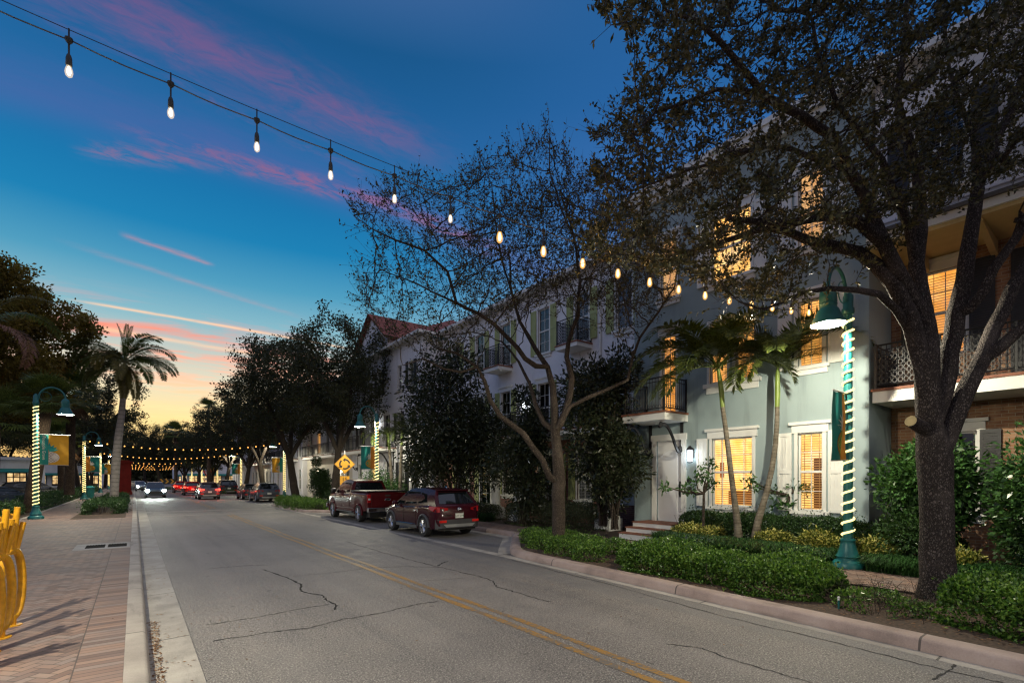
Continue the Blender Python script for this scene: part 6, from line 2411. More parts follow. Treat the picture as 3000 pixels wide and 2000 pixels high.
def rope_light(label, loc, z0, z1, turns, seed=1, sides=5, rr=0.016):
    x, y, z = loc
    t = thing("rope_light", label, "rope light", loc, "rope lights wound round the lamp posts")
    rg = np.random.default_rng(seed)
    n = turns * 12
    pts = []
    ph = rg.uniform(0, 6)
    for k in range(n + 1):
        u = k / n
        a = ph + u * turns * 2 * PI
        zz = z0 + (z1 - z0) * u + 0.012 * math.sin(u * 40 + seed)
        rad = 0.108 - 0.016 * u
        pts.append((x + rad * math.cos(a), y + rad * math.sin(a), z + zz))
    MB().tube(pts, rr, sides).build("rope", ROPE_GLOW, t)
    return t


def make_banner(label, loc, side, kind, z=2.55, w=0.95, h=1.36, words=False, tilt=0.0):
    """cloth banner on a rod, hung from the lamp post across the pavement; faces the camera side (-y)"""
    x, y, zz = loc
    t = thing("banner", label, "banner", (x, y, zz + z), "pineapple banners on the lamp posts")
    x0 = x + side * 0.13
    Y = y

    def P(u, v, off=0.0):
        """u 0..1 from the pole outwards, v 0..1 upward"""
        rip = 0.018 * math.sin(u * 9 + v * 2.2 + x) + 0.012 * math.sin(v * 7 + u * 3)
        return (x0 + side * u * w, Y + rip - off, zz + z + v * h - 0.03 * u * (1 - v) + tilt * u)

    def patch(name, u0, u1, v0, v1, mat, off, parent, nu=6, nv=8, poly=None):
        mb = MB()
        vs = [P(u0 + (u1 - u0) * i / nu, v0 + (v1 - v0) * j / nv, off) for j in range(nv + 1) for i in range(nu + 1)]
        vs += [(q[0], q[1] + 0.003, q[2]) for q in vs]
        m = (nu + 1) * (nv + 1)
        fs = []
        for j in range(nv):
            for i in range(nu):
                a = j * (nu + 1) + i
                fs.append((a, a + 1, a + nu + 2, a + nu + 1))
                fs.append((m + a, m + a + nu + 1, m + a + nu + 2, m + a + 1))
        mb.add(vs, fs)
        return mb.build(name, mat, parent, 60)

    field, stripe = (CLOTH_GOLD, CLOTH_TEAL) if kind == "gold" else (CLOTH_TEAL, CLOTH_ORANGE)
    patch("field", 0.30, 1.0, 0, 1, field, 0, t)
    s_ = patch("stripe", 0.0, 0.295, 0, 1, stripe, 0, t, 3)
    MB().tube([P(-0.13, 1.01), P(1.06, 1.01)], 0.017, 6).build("rod", STEEL, t)
    MB().tube([P(-0.13, -0.005), P(1.0, -0.005)], 0.013, 6).build("rod", STEEL, t)
    if kind == "gold":
        body, hatch, leafm = CLOTH_WHITE, CLOTH_BROWN, CLOTH_TEAL
    else:
        body, hatch, leafm = CLOTH_ORANGE, CLOTH_LIME, CLOTH_WHITE
    # fruit: half oval growing out of the stripe
    for o in (1, -1):
        off = 0.006 * o if o == 1 else -0.009
        mb = MB()
        c = (0.30, 0.26)
        rim = [(0.305, 0.06)] + [(0.30 + 0.38 * math.sin(a), 0.25 - 0.19 * math.cos(a)) for a in [PI * k / 14 for k in range(1, 14)]] + [(0.305, 0.44)]
        vs = [P(a, b, off) for a, b in rim]
        mb.add([P(0.36, 0.25, off)] + vs, [(0, i, i + 1) for i in range(1, len(vs))] + [(0, len(vs), 1)])
        emb = mb.build("fruit_print", body, t)
        mb = MB()
        for dv, sl in ((1, 1), (-1, -1)):
            for k in range(-1, 6):
                seg = []
                for q in range(15):
                    u = 0.305 + 0.36 * q / 14
                    v = 0.07 + k * 0.085 + sl * (u - 0.305) * 0.75 + (0.0 if sl > 0 else 0.20)
                    inside_ = ((u - 0.30) / 0.37) ** 2 + ((v - 0.25) / 0.185) ** 2 < 1
                    if inside_:
                        seg.append(P(u, v, off + 0.003 * o))
                if len(seg) > 1:
                    mb.tube(seg, 0.008, 3, False)
        if mb.v:
            mb.build("hatching", hatch, emb)
        mb = MB()
        for (u1, v1, wd) in ((0.34, 0.76, 0.05), (0.50, 0.68, 0.06), (0.60, 0.60, 0.055), (0.66, 0.52, 0.04)):
            a, b = Vector((0.32, 0.44)), Vector((u1, v1))
            dn = (b - a).normalized()
            pn = Vector((-dn.y, dn.x)) * wd
            m_ = a.lerp(b, 0.5)
            q = [a, m_ + pn, b, m_ - pn]
            mb.add([P(k_.x, k_.y, off + 0.001 * o) for k_ in q], [(0, 1, 2, 3)])
        mb.build("leaf_print", leafm, t)
    if words:
        mtx = Matrix.Translation(Vector(P(0.14, 0.56, 0.012))) @ Matrix.Rotation(R(90), 4, "X") @ Matrix.Rotation(R(-90), 4, "Z")
        text_mesh("lettering", "Pineapple Grove", 0.165, CLOTH_WHITE, s_, mtx, 0.001)
    return t


LEFT_X, RIGHT_X = -3.62, 11.9
LY = [5.75, 31.5, 59.0, 86.0, 113.0]
RY = [3.98, 28.4, 51.3, 75.0, 99.0]
left_lab = ["camera side street lamp standing left of the yellow bike racks", "nearest teal street lamp on the left pavement with gold banner", "teal street lamp beside the trash can on left pavement",
            "third teal street lamp down the left pavement", "farthest teal street lamp on the left pavement"]
right_lab = ["tall teal street lamp in the shrubs before the blue house", "teal street lamp behind the red pickup truck", "teal street lamp by the parked slate car on right",
             "teal street lamp beyond the parked cars near the yield sign", "farthest teal street lamp on the right pavement"]
rope_l = ["rope light on the camera side lamp post", "glowing rope light spiralling up the nearest left lamp post", "rope light on the lamp post beside the trash can", "rope light on third left lamp post, by the palm trunk", "rope light on farthest left post"]
rope_r = ["big glowing rope light wound round the post before the blue house", "rope light on the post behind the red pickup", "rope light on the post by the parked slate car", "rope light on the post near the yield sign", "rope light on the farthest right post"]
for i, y in enumerate(LY):
    loc = (LEFT_X, y, 0.15)
    make_lamp(left_lab[i], loc, 1)
    rope_light(rope_l[i], loc, 0.62, 5.25, 27, i + 1, rr=0.022 if i < 2 else 0.028)
    add_lamp_light(loc, 1, [1450, 1000, 800, 600, 500][i])
rx = [RIGHT_X, 11.5, 11.5, 11.4, 11.4]
for i, y in enumerate(RY):
    loc = (rx[i], y, 0.15)
    make_lamp(right_lab[i], loc, -1)
    rope_light(rope_r[i], loc, 0.66, 5.25, 22 if i == 0 else 25, i + 11, 6 if i == 0 else 5, rr=0.023 if i == 0 else 0.028)
    add_lamp_light(loc, -1, [720, 700, 600, 500, 400][i])
for loc, sd, lab, lab2 in (((LEFT_X, -20.5, 0.15), 1, "added street lamp behind the camera on the left pavement", "rope light on the added post behind the camera, left"), ((RIGHT_X, -18.5, 0.15), -1, "added street lamp behind the camera on the right pavement", "rope light on the added post behind the camera, right")):  # unseen lamps added behind the camera to brighten the near road
    make_lamp(lab, loc, sd)
    rope_light(lab2, loc, 0.62, 5.25, 25, 31)
    add_lamp_light(loc, sd, 1500)
for loc, sd, lab, lab2 in (((-3.6, 140.0, 0.15), 1, "tiny far street lamp past the island, left side", "rope lit far post past the island, left side"), ((11.4, 124.0, 0.15), -1, "far street lamp beside the island, right side", "rope lit far post beside the island, right side"),
                           ((11.4, 147.0, 0.15), -1, "tiny far street lamp past the island, right side", "rope lit far post past the island, right side")):
    make_lamp(lab, loc, sd)
    rope_light(lab2, loc, 0.62, 5.25, 25, 41, rr=0.04)
make_banner("gold banner with white pineapple and teal Pineapple Grove stripe on nearest left lamp", (LEFT_X, LY[1], 0.15), 1, "gold", 2.52, 1.0, 1.38, True)
make_banner("teal banner with orange stripe on the lamp by the trash can", (LEFT_X, LY[2], 0.15), 1, "teal", 2.5)
make_banner("small gold and green banner on the third left lamp post", (LEFT_X, LY[3], 0.15), 1, "gold", 2.5)
make_banner("banner seen almost edge on beside the big rope lit post", (RIGHT_X, RY[0], 0.15), -1, "teal", 2.25, 0.70, 1.36)
make_banner("green and orange banner behind the red pickup truck", (rx[1], RY[1], 0.15), -1, "teal", 2.45, 0.82, 1.3)
make_banner("gold and teal banner by the parked slate car", (rx[2], RY[2], 0.15), -1, "gold", 2.5)
make_banner("orange and green banner beyond the parked cars on right", (rx[3], RY[3], 0.15), -1, "teal", 2.5)
make_banner("far gold banner at the end of right pavement", (rx[4], RY[4], 0.15), -1, "gold", 2.5)
# soft light from the two nearest rope wraps on their surroundings comes from the ropes themselves


def string_lights(label, a, b, sag, n, bulb_mat, detail=True, white=0, scale=1.0, offset=0.5):
    """festoon cable between two posts with hanging bulbs"""
    a, b = Vector(a), Vector(b)
    t = thing("string_light", label, "string lights", (a + b) / 2, "festoon light strings across the street")

    def pt(u, s=sag):
        p = a.lerp(b, u)
        p.z -= 4 * s * u * (1 - u)
        return p

    mb = MB()
    pts = []
    for k in range(n * 4 + 1):
        u = k / (n * 4)
        p = pt(u)
        p.z -= 0.018 * abs(math.sin((u * n - offset) * PI))
        pts.append(p)
    mb.tube(pts, (0.0065 if detail else 0.009) * scale, 4)
    mb.build("cable", BLACK, t)
    if detail:
        mb = MB()
        mb.tube([pt(k / 40, sag * 0.86) + Vector((0, 0, 0.03)) for k in range(41)], 0.004, 4)
        mb.build("support_wire", BLACK, t)
    for k in range(n):
        u = (k + offset) / n
        if u > 1:
            break
        p = pt(u)
        if detail:
            mb = MB()
            top = pt(u, sag * 0.86).z + 0.03
            mb.tube([(p.x, p.y, top + 0.01), (p.x, p.y, p.z - 0.02)], 0.006, 4)
            mb.lathe([(0.012, 0.02), (0.028, 0.01), (0.026, -0.015), (0.007, -0.04), (0.007, -0.12), (0.015, -0.13), (0.021, -0.155), (0.023, -0.215), (0.018, -0.222)], p, 10)
            sk = mb.build("bulb_socket", BLACK, t, 50)
            mb = MB()
            g = 1.0 if k < white else 1.5
            mb.lathe([(r_ * g, -0.222 + (h_ + 0.222) * g) for r_, h_ in ((0.016, -0.222), (0.025, -0.25), (0.028, -0.275), (0.023, -0.30), (0.010, -0.313), (0.002, -0.315))], p, 12)
            mb.cur = 1
            mb.lathe([(r_ * g, -0.222 + (h_ + 0.222) * g) for r_, h_ in ((0.006, -0.225), (0.013, -0.25), (0.015, -0.275), (0.009, -0.295), (0.002, -0.298))], p, 8)
            mb.build("bulb", [SHELL_WHITE, FILAMENT_WHITE] if k < white else [SHELL_WARM, FILAMENT_WARM], sk, 80)
        else:
            mb = MB()
            s = scale
            mb.lathe([(0.02 * s, -0.14 * s), (0.05 * s, -0.18 * s), (0.055 * s, -0.21 * s), (0.04 * s, -0.25 * s), (0.01 * s, -0.265 * s)], p, 8)
            mb.build("bulb", bulb_mat, t, 60)
    return t


# nearest string: lamp before the blue house to the camera side lamp, bulbs every 0.7 m
string_lights("nearest festoon string running from upper left to the blue house lamp", (RIGHT_X - 0.15 - 22 * 0.695, 5.76, 6.06), (RIGHT_X - 0.15, 4.50, 5.86), 0.575, 22, BULB_WARM, True, 10, 1.0, 0.47)
for k in range(22):
    u = (k + 0.47) / 22
    bx = RIGHT_X - 0.15 - 22 * 0.695 * (1 - u)
    point_light("festoon_bulb_light", (bx, 5.76 + (4.50 - 5.76) * u, 6.06 - 0.2 * u - 4 * 0.575 * u * (1 - u) - 0.42), 5 if k < 10 else 7, (1.0, 0.85, 0.6) if k < 10 else (1.0, 0.55, 0.18), 0.03)
for i, (a, b, lab, sag, n) in enumerate(((2, 2, "festoon string of warm bulbs by the trash can lamp", 0.75, 24), (3, 3, "second warm festoon string across the street", 0.75, 24),
                                        (4, 4, "festoon string above the moving cars near the junction", 0.8, 20))):
    string_lights(lab, (LEFT_X + 0.1, LY[a], 5.65), (rx[b] - 0.1, RY[b], 5.65), sag, n, BULB_WARM, False, 0, 1.0 + 0.15 * i)
for i, (y, lab) in enumerate(((136, "first far festoon string past the junction"), (152, "second far festoon string past the junction"), (170, "third far festoon string past the junction"), (190, "farthest festoon string over the street"))):
    string_lights(lab, (-3.5, y, 5.6), (11.5, y, 5.6), 0.5, 22, BULB_WARM, False, 0, 1.3 + 0.1 * i)

# yellow roundabout warning sign and its speed plate
p = at(1010, 1430, 31.0)
sg = thing("warning_sign", "yellow diamond roundabout sign over a 15 MPH plate", "sign", (p.x, p.y, 0.1))
sx, sy = p.x, p.y
cz = at(1010, 1359, 31.0).z
rot = Matrix.Translation(Vector((sx, sy, cz))) @ Matrix.Rotation(R(-16), 4, "Z")
mb = MB()
mb.box(-0.03, 0.03, 0.012, 0.07, 0.1 - cz, 0.85, rot)
mb.build("post", STEEL, sg)
h = 0.62


def flat(mb, pts, y0, y1):
    vs = [tuple(rot @ Vector((x_, y0, z_))) for x_, z_ in pts]
    e = rot.to_3x3() @ Vector((0, y1 - y0, 0))
    return mb.prism(vs, e)


dia = [(0, h), (h, 0), (0, -h), (-h, 0)]
face = flat(MB(), dia, 0.0, 0.01).build("face", SIGN_YELLOW, sg)
mb = MB()
for k in range(4):
    a, b = dia[k], dia[(k + 1) % 4]
    flat(mb, [(a[0] * 0.95, a[1] * 0.95), (b[0] * 0.95, b[1] * 0.95), (b[0] * 0.92, b[1] * 0.92), (a[0] * 0.92, a[1] * 0.92)], -0.004, -0.001)
for k in range(3):
    a0 = R(120 * k + 10)
    arc_o, arc_i = [], []
    for q in range(9):
        a = a0 + R(75) * q / 8
        arc_o.append((0.34 * math.cos(a), 0.34 * math.sin(a)))
        arc_i.append((0.24 * math.cos(a), 0.24 * math.sin(a)))
    for q in range(8):
        flat(mb, [arc_o[q], arc_o[q + 1], arc_i[q + 1], arc_i[q]], -0.005, -0.001)
    ae = a0 + R(75)
    flat(mb, [(0.43 * math.cos(ae), 0.43 * math.sin(ae)), (0.285 * math.cos(ae + 0.5), 0.285 * math.sin(ae + 0.5)), (0.15 * math.cos(ae), 0.15 * math.sin(ae))], -0.006, -0.001)
mb.build("arrow_ring", SIGN_BLACK, face)
zc2 = at(1010, 1407, 31.0).z - cz
pl = flat(MB(), [(-0.28, zc2 - 0.28), (0.28, zc2 - 0.28), (0.28, zc2 + 0.28), (-0.28, zc2 + 0.28)], 0.0, 0.01).build("speed_plate", SIGN_YELLOW, sg)
for s_, sz, dz in (("15", 0.36, 0.06), ("M.P.H.", 0.13, -0.18)):
    text_mesh("lettering", s_, sz, SIGN_BLACK, pl, rot @ Matrix.Translation(Vector((0, -0.004, zc2 + dz))) @ Matrix.Rotation(R(90), 4, "X"), 0.002)

# yield sign
yp = at(607, 1402, 76)
ys = thing("yield_sign", "red and white triangular yield sign beyond the moving cars", "sign", (yp.x, yp.y, 0))
rot = Matrix.Translation(Vector((yp.x, yp.y, 2.75))) @ Matrix.Rotation(R(-5), 4, "Z")
mb = MB()
mb.box(-0.03, 0.03, 0.012, 0.06, -2.75, 0.4, rot)
mb.build("post", STEEL, ys)
tri = [(-0.58, 0.45), (0.58, 0.45), (0, -0.55)]
fc = flat(MB(), tri, 0, 0.01).build("face", SIGN_RED, ys)
inn = flat(MB(), [(-0.32, 0.29), (0.32, 0.29), (0, -0.24)], -0.004, -0.001).build("inner_face", SIGN_WHITE, fc)
text_mesh("lettering", "YIELD", 0.16, SIGN_RED, fc, rot @ Matrix.Translation(Vector((0, -0.006, 0.18))) @ Matrix.Rotation(R(90), 4, "X"), 0.001)
flat(MB(), [(-0.3, -0.95), (0.3, -0.95), (0.3, -0.68), (-0.3, -0.68)], 0, 0.01).build("lower_plate", SIGN_WHITE, ys)

# chevron board on the junction island
cp_ = at(487, 1404, 92)
cv = thing("chevron_sign", "black board with orange chevrons on the roundabout island", "sign", (cp_.x, cp_.y, 0))
rot = Matrix.Translation(Vector((cp_.x, cp_.y, 1.55)))
mb = MB()
mb.box(-0.8, -0.74, 0.012, 0.06, -1.55, 0.4, rot)
mb.box(0.74, 0.8, 0.012, 0.06, -1.55, 0.4, rot)
mb.build("post", STEEL, cv)
fc = flat(MB(), [(-1.3, -0.45), (1.3, -0.45), (1.3, 0.45), (-1.3, 0.45)], 0, 0.01).build("board", SIGN_BLACK, cv)
mb = MB()
for k in range(3):
    x0 = -1.0 + k * 0.8
    flat(mb, [(x0, 0.4), (x0 + 0.3, 0.4), (x0 + 0.62, 0), (x0 + 0.3, -0.4), (x0, -0.4), (x0 + 0.32, 0)], -0.004, -0.001)
mb.build("chevron_print", SIGN_YELLOW, fc)

# red kiosk
kx, ky = -1.05, 74.5
ks = thing("kiosk", "tall dark red panelled kiosk with a cornice beside the kerb", "kiosk", (kx, ky, 0.15))
mb = MB()
mb.box(kx - 0.72, kx + 0.72, ky - 0.72, ky + 0.72, 0.6, 3.75)
mb.build("body", KIOSK_RED, ks)
mb = MB()
mb.box(kx - 0.85, kx + 0.85, ky - 0.85, ky + 0.85, 0.15, 0.45)
mb.box(kx - 0.79, kx + 0.79, ky - 0.79, ky + 0.79, 0.45, 0.62)
mb.build("plinth", KIOSK_RED, ks)
mb = MB()
mb.box(kx - 0.80, kx + 0.80, ky - 0.80, ky + 0.80, 3.75, 3.9)
mb.box(kx - 0.93, kx + 0.93, ky - 0.93, ky + 0.93, 3.9, 4.06)
mb.box(kx - 0.6, kx + 0.6, ky - 0.6, ky + 0.6, 4.06, 4.2)
mb.build("cornice", KIOSK_RED, ks)
for (dx, dy, wx, wy) in ((0, -0.735, 0.5, 0.012), (0.735, 0, 0.012, 0.5), (-0.735, 0, 0.012, 0.5)):
    for z0, z1 in ((0.8, 1.9), (2.05, 3.55)):
        MB().box(kx + dx - wx, kx + dx + wx, ky + dy - wy, ky + dy + wy, z0, z1).build("panel", KIOSK_RED, ks)

# trash can
tx, ty = -3.35, 61.3
tc_ = thing("trash_can", "teal slatted trash can with lid beside the second left lamp", "trash can", (tx, ty, 0.15))
mb = MB()
for k in range(20):
    a = 2 * PI * k / 20
    mb.tube([(tx + 0.27 * math.cos(a), ty + 0.27 * math.sin(a), 0.2), (tx + 0.30 * math.cos(a), ty + 0.30 * math.sin(a), 0.7), (tx + 0.33 * math.cos(a), ty + 0.33 * math.sin(a), 1.12)], 0.022, 4)
mb.lathe([(0.24, 0.18), (0.25, 1.05)], (tx, ty, 0), 16)
mb.build("slatted_body", TEAL, tc_)
mb = MB()
mb.lathe([(0.37, 1.12), (0.38, 1.18), (0.30, 1.26), (0.14, 1.34), (0.14, 1.30), (0.05, 1.30)], (tx, ty, 0), 20)
mb.build("lid", TEAL, tc_, 40)

# garden post lights in front of the far houses
for (px_, d_, lab) in ((998, 37.5, "white garden post light beside the yellow sign"), (930, 43.0, "white garden post light by the clipped columnar shrub")):
    q = at(px_, 1378, d_)
    t = thing("post_light", lab, "garden light", (q.x, q.y, 0.1), "glowing post lights in the gardens")
    mb = MB()
    mb.tube([(q.x, q.y, 0.1), (q.x, q.y, q.z - 0.12)], 0.04, 8)
    mb.build("post", TRIM, t)
    mb = MB()
    mb.lathe([(0.05, -0.14), (0.11, -0.10), (0.12, 0.10), (0.14, 0.11), (0.02, 0.22)], (q.x, q.y, q.z), 10)
    mb.build("lantern_frame", BLACK, t)
    MB().lathe([(0.125, -0.09), (0.13, 0.09)], (q.x, q.y, q.z), 10).build("lantern_glass", PATH_GLOW, t)
    point_light("post_lantern_light", (q.x - 0.2, q.y - 0.1, q.z), 18, (1.0, 0.9, 0.7), 0.1)

# garden sprinkler stub by the kerb
q = ground(2457, 1785, 0.1)
t = thing("sprinkler", "little green sprinkler riser with pale cap near the kerb", "sprinkler", q)
MB().tube([(q.x, q.y, 0.08), (q.x, q.y, 0.24)], 0.014, 8).build("riser", TEAL, t)
MB().tube([(q.x, q.y, 0.24), (q.x, q.y, 0.29)], 0.016, 8).build("cap", TRIM, t)


# yellow pineapple shaped bike racks on the left pavement
def bike_rack(label, c, yaw, seed):
    x, y, z = c
    t = thing("bike_rack", label, "bike rack", c, "yellow pineapple bike racks")
    mt = Matrix.Translation(Vector(c)) @ Matrix.Rotation(yaw, 4, "Z")
    W = lambda a, b, d: tuple(mt @ Vector((a, b, d)))
    oval = []
    for k in range(28):
        a = 2 * PI * k / 28
        s_, c_ = math.sin(a), math.cos(a)
        oval.append(W(0.165 * math.copysign(abs(c_) ** 0.85, c_), 0, 0.53 + 0.43 * math.copysign(abs(s_) ** 0.95, s_)))
    MB().tube(oval, 0.043, 12, False, True).build("loop", RACK_YELLOW, t, 60)
    MB().tube([W(0, 0, 0.002), W(0, 0, 0.13)], 0.045, 10).build("foot", RACK_YELLOW, t, 60)
    MB().tube([W(0, 0, 0.0), W(0, 0, 0.012)], 0.10, 14).build("foot_plate", RACK_YELLOW, t)
    rg = np.random.default_rng(seed)
    for k, (dx, L, dy) in enumerate(((-0.22, 0.36, 0.03), (-0.14, 0.50, -0.04), (-0.05, 0.62, 0.03), (0.04, 0.66, -0.03), (0.12, 0.56, 0.04), (0.19, 0.44, -0.03), (0.25, 0.30, 0.02))):
        MB().tube([W(dx * 0.30, 0, 0.90), W(dx * 0.42, dy * 0.8, 0.90 + L * 0.45), W(dx * 0.62, dy * 1.6, 0.90 + L * 0.9)], [0.030, 0.034, 0.030], 10).build("leaf", RACK_YELLOW, t, 60)
    return t


for k, (px_, d_, lab) in enumerate(((34, 6.25, "farthest yellow pineapple shaped bike rack, farthest up the pavement"), (0, 5.75, "middle yellow pineapple bike rack of the row"), (-36, 5.25, "nearest yellow bike rack cut by the left photo edge"), (-75, 4.75, "yellow bike rack just outside the left photo edge"))):
    q = at(px_, 1800, d_)
    bike_rack(lab, (q.x, q.y, 0.15), R(62), 5 + k)
# ------------------------------------------------------------------ cars: forward is +y, origin between the axles on the ground


def wheel(parent, x, y, r, w, side, spokes=5, dbl=True):
    """tyre and rim as one wheel part with sub-parts"""
    s = side
    mb = MB()
    mb.lathe([(r * 0.66, -w * 0.5), (r * 0.93, -w * 0.5), (r, -w * 0.32), (r, w * 0.32), (r * 0.93, w * 0.5), (r * 0.66, w * 0.5)], (x, y, r), 28, "x", False)
    wh = mb.build("wheel", RUBBER, parent, 35)
    mb = MB()
    xo = x + s * w * 0.46
    xi = x + s * w * 0.25
    mb.lathe([(r * 0.67, -0.02), (r * 0.67, 0.02), (r * 0.62, 0.02), (r * 0.62, -0.02)], (xo, y, r), 28, "x", False)
    for k in range(spokes):
        a0 = 2 * PI * k / spokes + 0.3
        for da in ((-0.10, 0.10) if dbl else (0.0,)):
            a, b = a0 + da * 0.7, a0 + da * 2.2
            c1 = Vector((xo - s * 0.005, y + r * 0.1 * math.cos(a), r + r * 0.1 * math.sin(a)))
            c2 = Vector((xo, y + r * 0.63 * math.cos(b), r + r * 0.63 * math.sin(b)))
            mb.tube([c1, c2], [r * 0.085, r * 0.07], 4)
    mb.lathe([(r * 0.17, -0.015), (r * 0.15, 0.02), (r * 0.02, 0.022)], (xo, y, r), 12, "x")
    mb.build("rim", ALLOY, wh)
    mb = MB()
    mb.lathe([(r * 0.66, -0.01), (r * 0.66, 0.01)], (xi, y, r), 24, "x")
    mb.build("brake_disc", SIGN_BLACK, wh)
    return wh


def car_body(name, parent, mats, ys, half, zlow, zbelt, wheels, r_arch, crown=0.04, floor=0.30, clad=False):
    """loft: ys stations; half(y), zlow(y), zbelt(y) give the section; the lower edge climbs over the wheels"""
    def zb(y):
        z = zlow(y)
        for wy in wheels:
            d = abs(y - wy)
            if d < r_arch:
                z = max(z, 0.34 + math.sqrt(r_arch ** 2 - d ** 2))
        return z

    st = sorted(set([round(v, 4) for v in ys] + [round(w + s * r_arch * q, 4) for w in wheels for s in (-1, 1) for q in (0.2, 0.4, 0.6, 0.75, 0.87, 0.95, 0.985, 1.0, 1.01)]))
    st = [v for v in st if ys[0] <= v <= ys[-1]]
    mb = MB()
    rings = []
    for y in st:
        w, b, t = half(y), zb(y), zbelt(y)
        hgt = max(t - b, 0.05)
        m1 = b + hgt * 0.33
        m2 = b + hgt * 0.72
        sec = [(w * 0.965, b), (w * 0.995, m1), (w, m2 * 0.98), (w * 0.985, m2 + hgt * 0.1), (w * 0.945, t - 0.035), (w * 0.90, t), (w * 0.6, t + crown * 0.8), (0, t + crown)]
        rings.append([(x, y, z) for x, z in sec] + [(-x, y, z) for x, z in reversed(sec[:-1])])
    n = len(rings[0])
    vs = [p for r in rings for p in r]
    fs = []
    for i in range(len(rings) - 1):
        for k in range(n - 1):
            fs.append((i * n + k, (i + 1) * n + k, (i + 1) * n + k + 1, i * n + k + 1))
    fs.append(tuple(range(n)))
    fs.append(tuple(range(len(vs) - 1, len(vs) - n - 1, -1)))
    mb.add(vs, fs)
    o = mb.build(name, mats, parent, 38)
    mb = MB()
    for wy in wheels:
        for s in (-1, 1):
            pass
    wmin = min(half(y) for y in st)
    mb.box(-half(0) * 0.80, half(0) * 0.80, ys[0] + 0.12, ys[-1] - 0.15, 0.24, zbelt(0) - 0.25)
    mb.build("underbody", SIGN_BLACK, parent)
    return o


class Cabin:
    def __init__(s, A, B, C, D, wb, wr):
        """A rear base, B rear roof, C front roof, D front base as (y, z); half widths at belt and roof"""
        s.A, s.B, s.C, s.D, s.wb, s.wr = A, B, C, D, wb, wr
        s.zb = (A[1] + D[1]) / 2
        s.zr = (B[1] + C[1]) / 2

    def hw(s, z):
        t = (z - s.zb) / (s.zr - s.zb)
        t = max(-0.1, min(1.05, t))
        return s.wb + (s.wr - s.wb) * (0.35 * t + 0.65 * t * t)

    def side(s, y, z, off, sg):
        return (sg * (s.hw(z) + off), y, z)

    def build(s, parent, mat, roofcrown=0.05):
        mb = MB()
        prof = []
        (ay, az), (by, bz), (cy, cz), (dy, dz) = s.A, s.B, s.C, s.D
        N = 6
        rear = [(ay + (by - ay) * k / N, az + (bz - az) * k / N) for k in range(N + 1)]
        roof = [(by + (cy - by) * k / 6, bz + (cz - bz) * k / 6 + roofcrown * math.sin(PI * k / 6)) for k in range(1, 6)]
        front = [(cy + (dy - cy) * k / N, cz + (dz - cz) * k / N) for k in range(N + 1)]
        prof = rear + roof + front
        cols = [-1, -0.9, -0.5, 0, 0.5, 0.9, 1]
        vs = []
        for (y, z) in prof:
            w = s.hw(z)
            for c in cols:
                zz = z + (0.018 * (1 - c * c) if (y, z) in roof else 0)
                bow = 0.05 * (1 - c * c)
                yy = y - bow if (y, z) in rear else (y + bow if (y, z) in front else y)
                vs.append((w * c, yy, zz))
        m = len(cols)
        fs = []
        for i in range(len(prof) - 1):
            for k in range(m - 1):
                fs.append((i * m + k, i * m + k + 1, (i + 1) * m + k + 1, (i + 1) * m + k))
        # sides
        P_ = len(prof)
        L = [i * m for i in range(P_)]
        Rr = [i * m + m - 1 for i in range(P_)]
        # stitch rear column to front column by height
        b = len(vs)
        NN = N
        for side_i, col in ((0, L), (1, Rr)):
            a = col[:NN + 1]
            c = col[P_ - 1:P_ - NN - 2:-1]
            mids = []
            for k in range(NN + 1):
                pa, pc = vs[a[k]], vs[c[k]]
                row = [a[k]]
                for q in range(1, 6):
                    t = q / 6
                    y = pa[1] + (pc[1] - pa[1]) * t
                    z = pa[2] + (pc[2] - pa[2]) * t
                    if k == NN:
                        row.append(col[NN + q])
                    else:
                        vs.append((pa[0] + (pc[0] - pa[0]) * t + (0.012 if side_i else -0.012) * math.sin(PI * t), y, z))
                        row.append(len(vs) - 1)
                row.append(c[k])
                mids.append(row)
            for k in range(NN):
                for q in range(6):
                    f = (mids[k][q], mids[k][q + 1], mids[k + 1][q + 1], mids[k + 1][q])
                    fs.append(f if side_i else f[::-1])
        mb.add(vs, fs)
        return mb.build("cabin", mat, parent, 40)

    def side_window(s, parent, poly, sg, name="side_window", mat=None, off=0.018):
        pts = [s.side(y, z, off, sg) for y, z in poly]
        mb = MB()
        mb.prism(pts, (-sg * 0.006, 0, 0))
        return mb.build(name, mat or CAR_GLASS, parent)

    def end_window(s, parent, rear, u0, u1, t0, t1, name, off=0.012, mat=None, n=6):
        """patch on the rear or front screen: u across -1..1, t from base 0 to roof 1"""
        (y0, z0), (y1, z1) = (s.A, s.B) if rear else (s.D, s.C)
        mb = MB()
        vs = []
        for t in (t0, (t0 + t1) / 2, t1):
            y, z = y0 + (y1 - y0) * t, z0 + (z1 - z0) * t
            w = s.hw(z)
            for k in range(n + 1):
                c = u0 + (u1 - u0) * k / n
                bow = 0.05 * (1 - c * c)
                vs.append((w * c, y + (-bow - off if rear else bow + off), z + off * 0.6))
        m = n + 1
        fs = []
        for i in range(2):
            for k in range(n):
                f = (i * m + k, i * m + k + 1, (i + 1) * m + k + 1, (i + 1) * m + k)
                fs.append(f if rear else f[::-1])
        mb.add(vs, fs)
        return mb.build(name, mat or CAR_GLASS, parent, 60)


def interp(tab):
    xs = [a for a, _ in tab]
    vs = [b for _, b in tab]
    return lambda y: float(np.interp(y, xs, vs))


def arch_trim(parent, wy, r, half, mat):
    for s in (-1, 1):
        mb = MB()
        pts = []
        for k in range(17):
            a = PI * k / 16
            pts.append((s * (half(wy) * 0.985), wy + (r + 0.02) * math.cos(a), 0.34 + (r + 0.02) * math.sin(a)))
        mb.tube(pts, 0.048, 6)
        mb.build("arch_trim", mat, parent, 50)


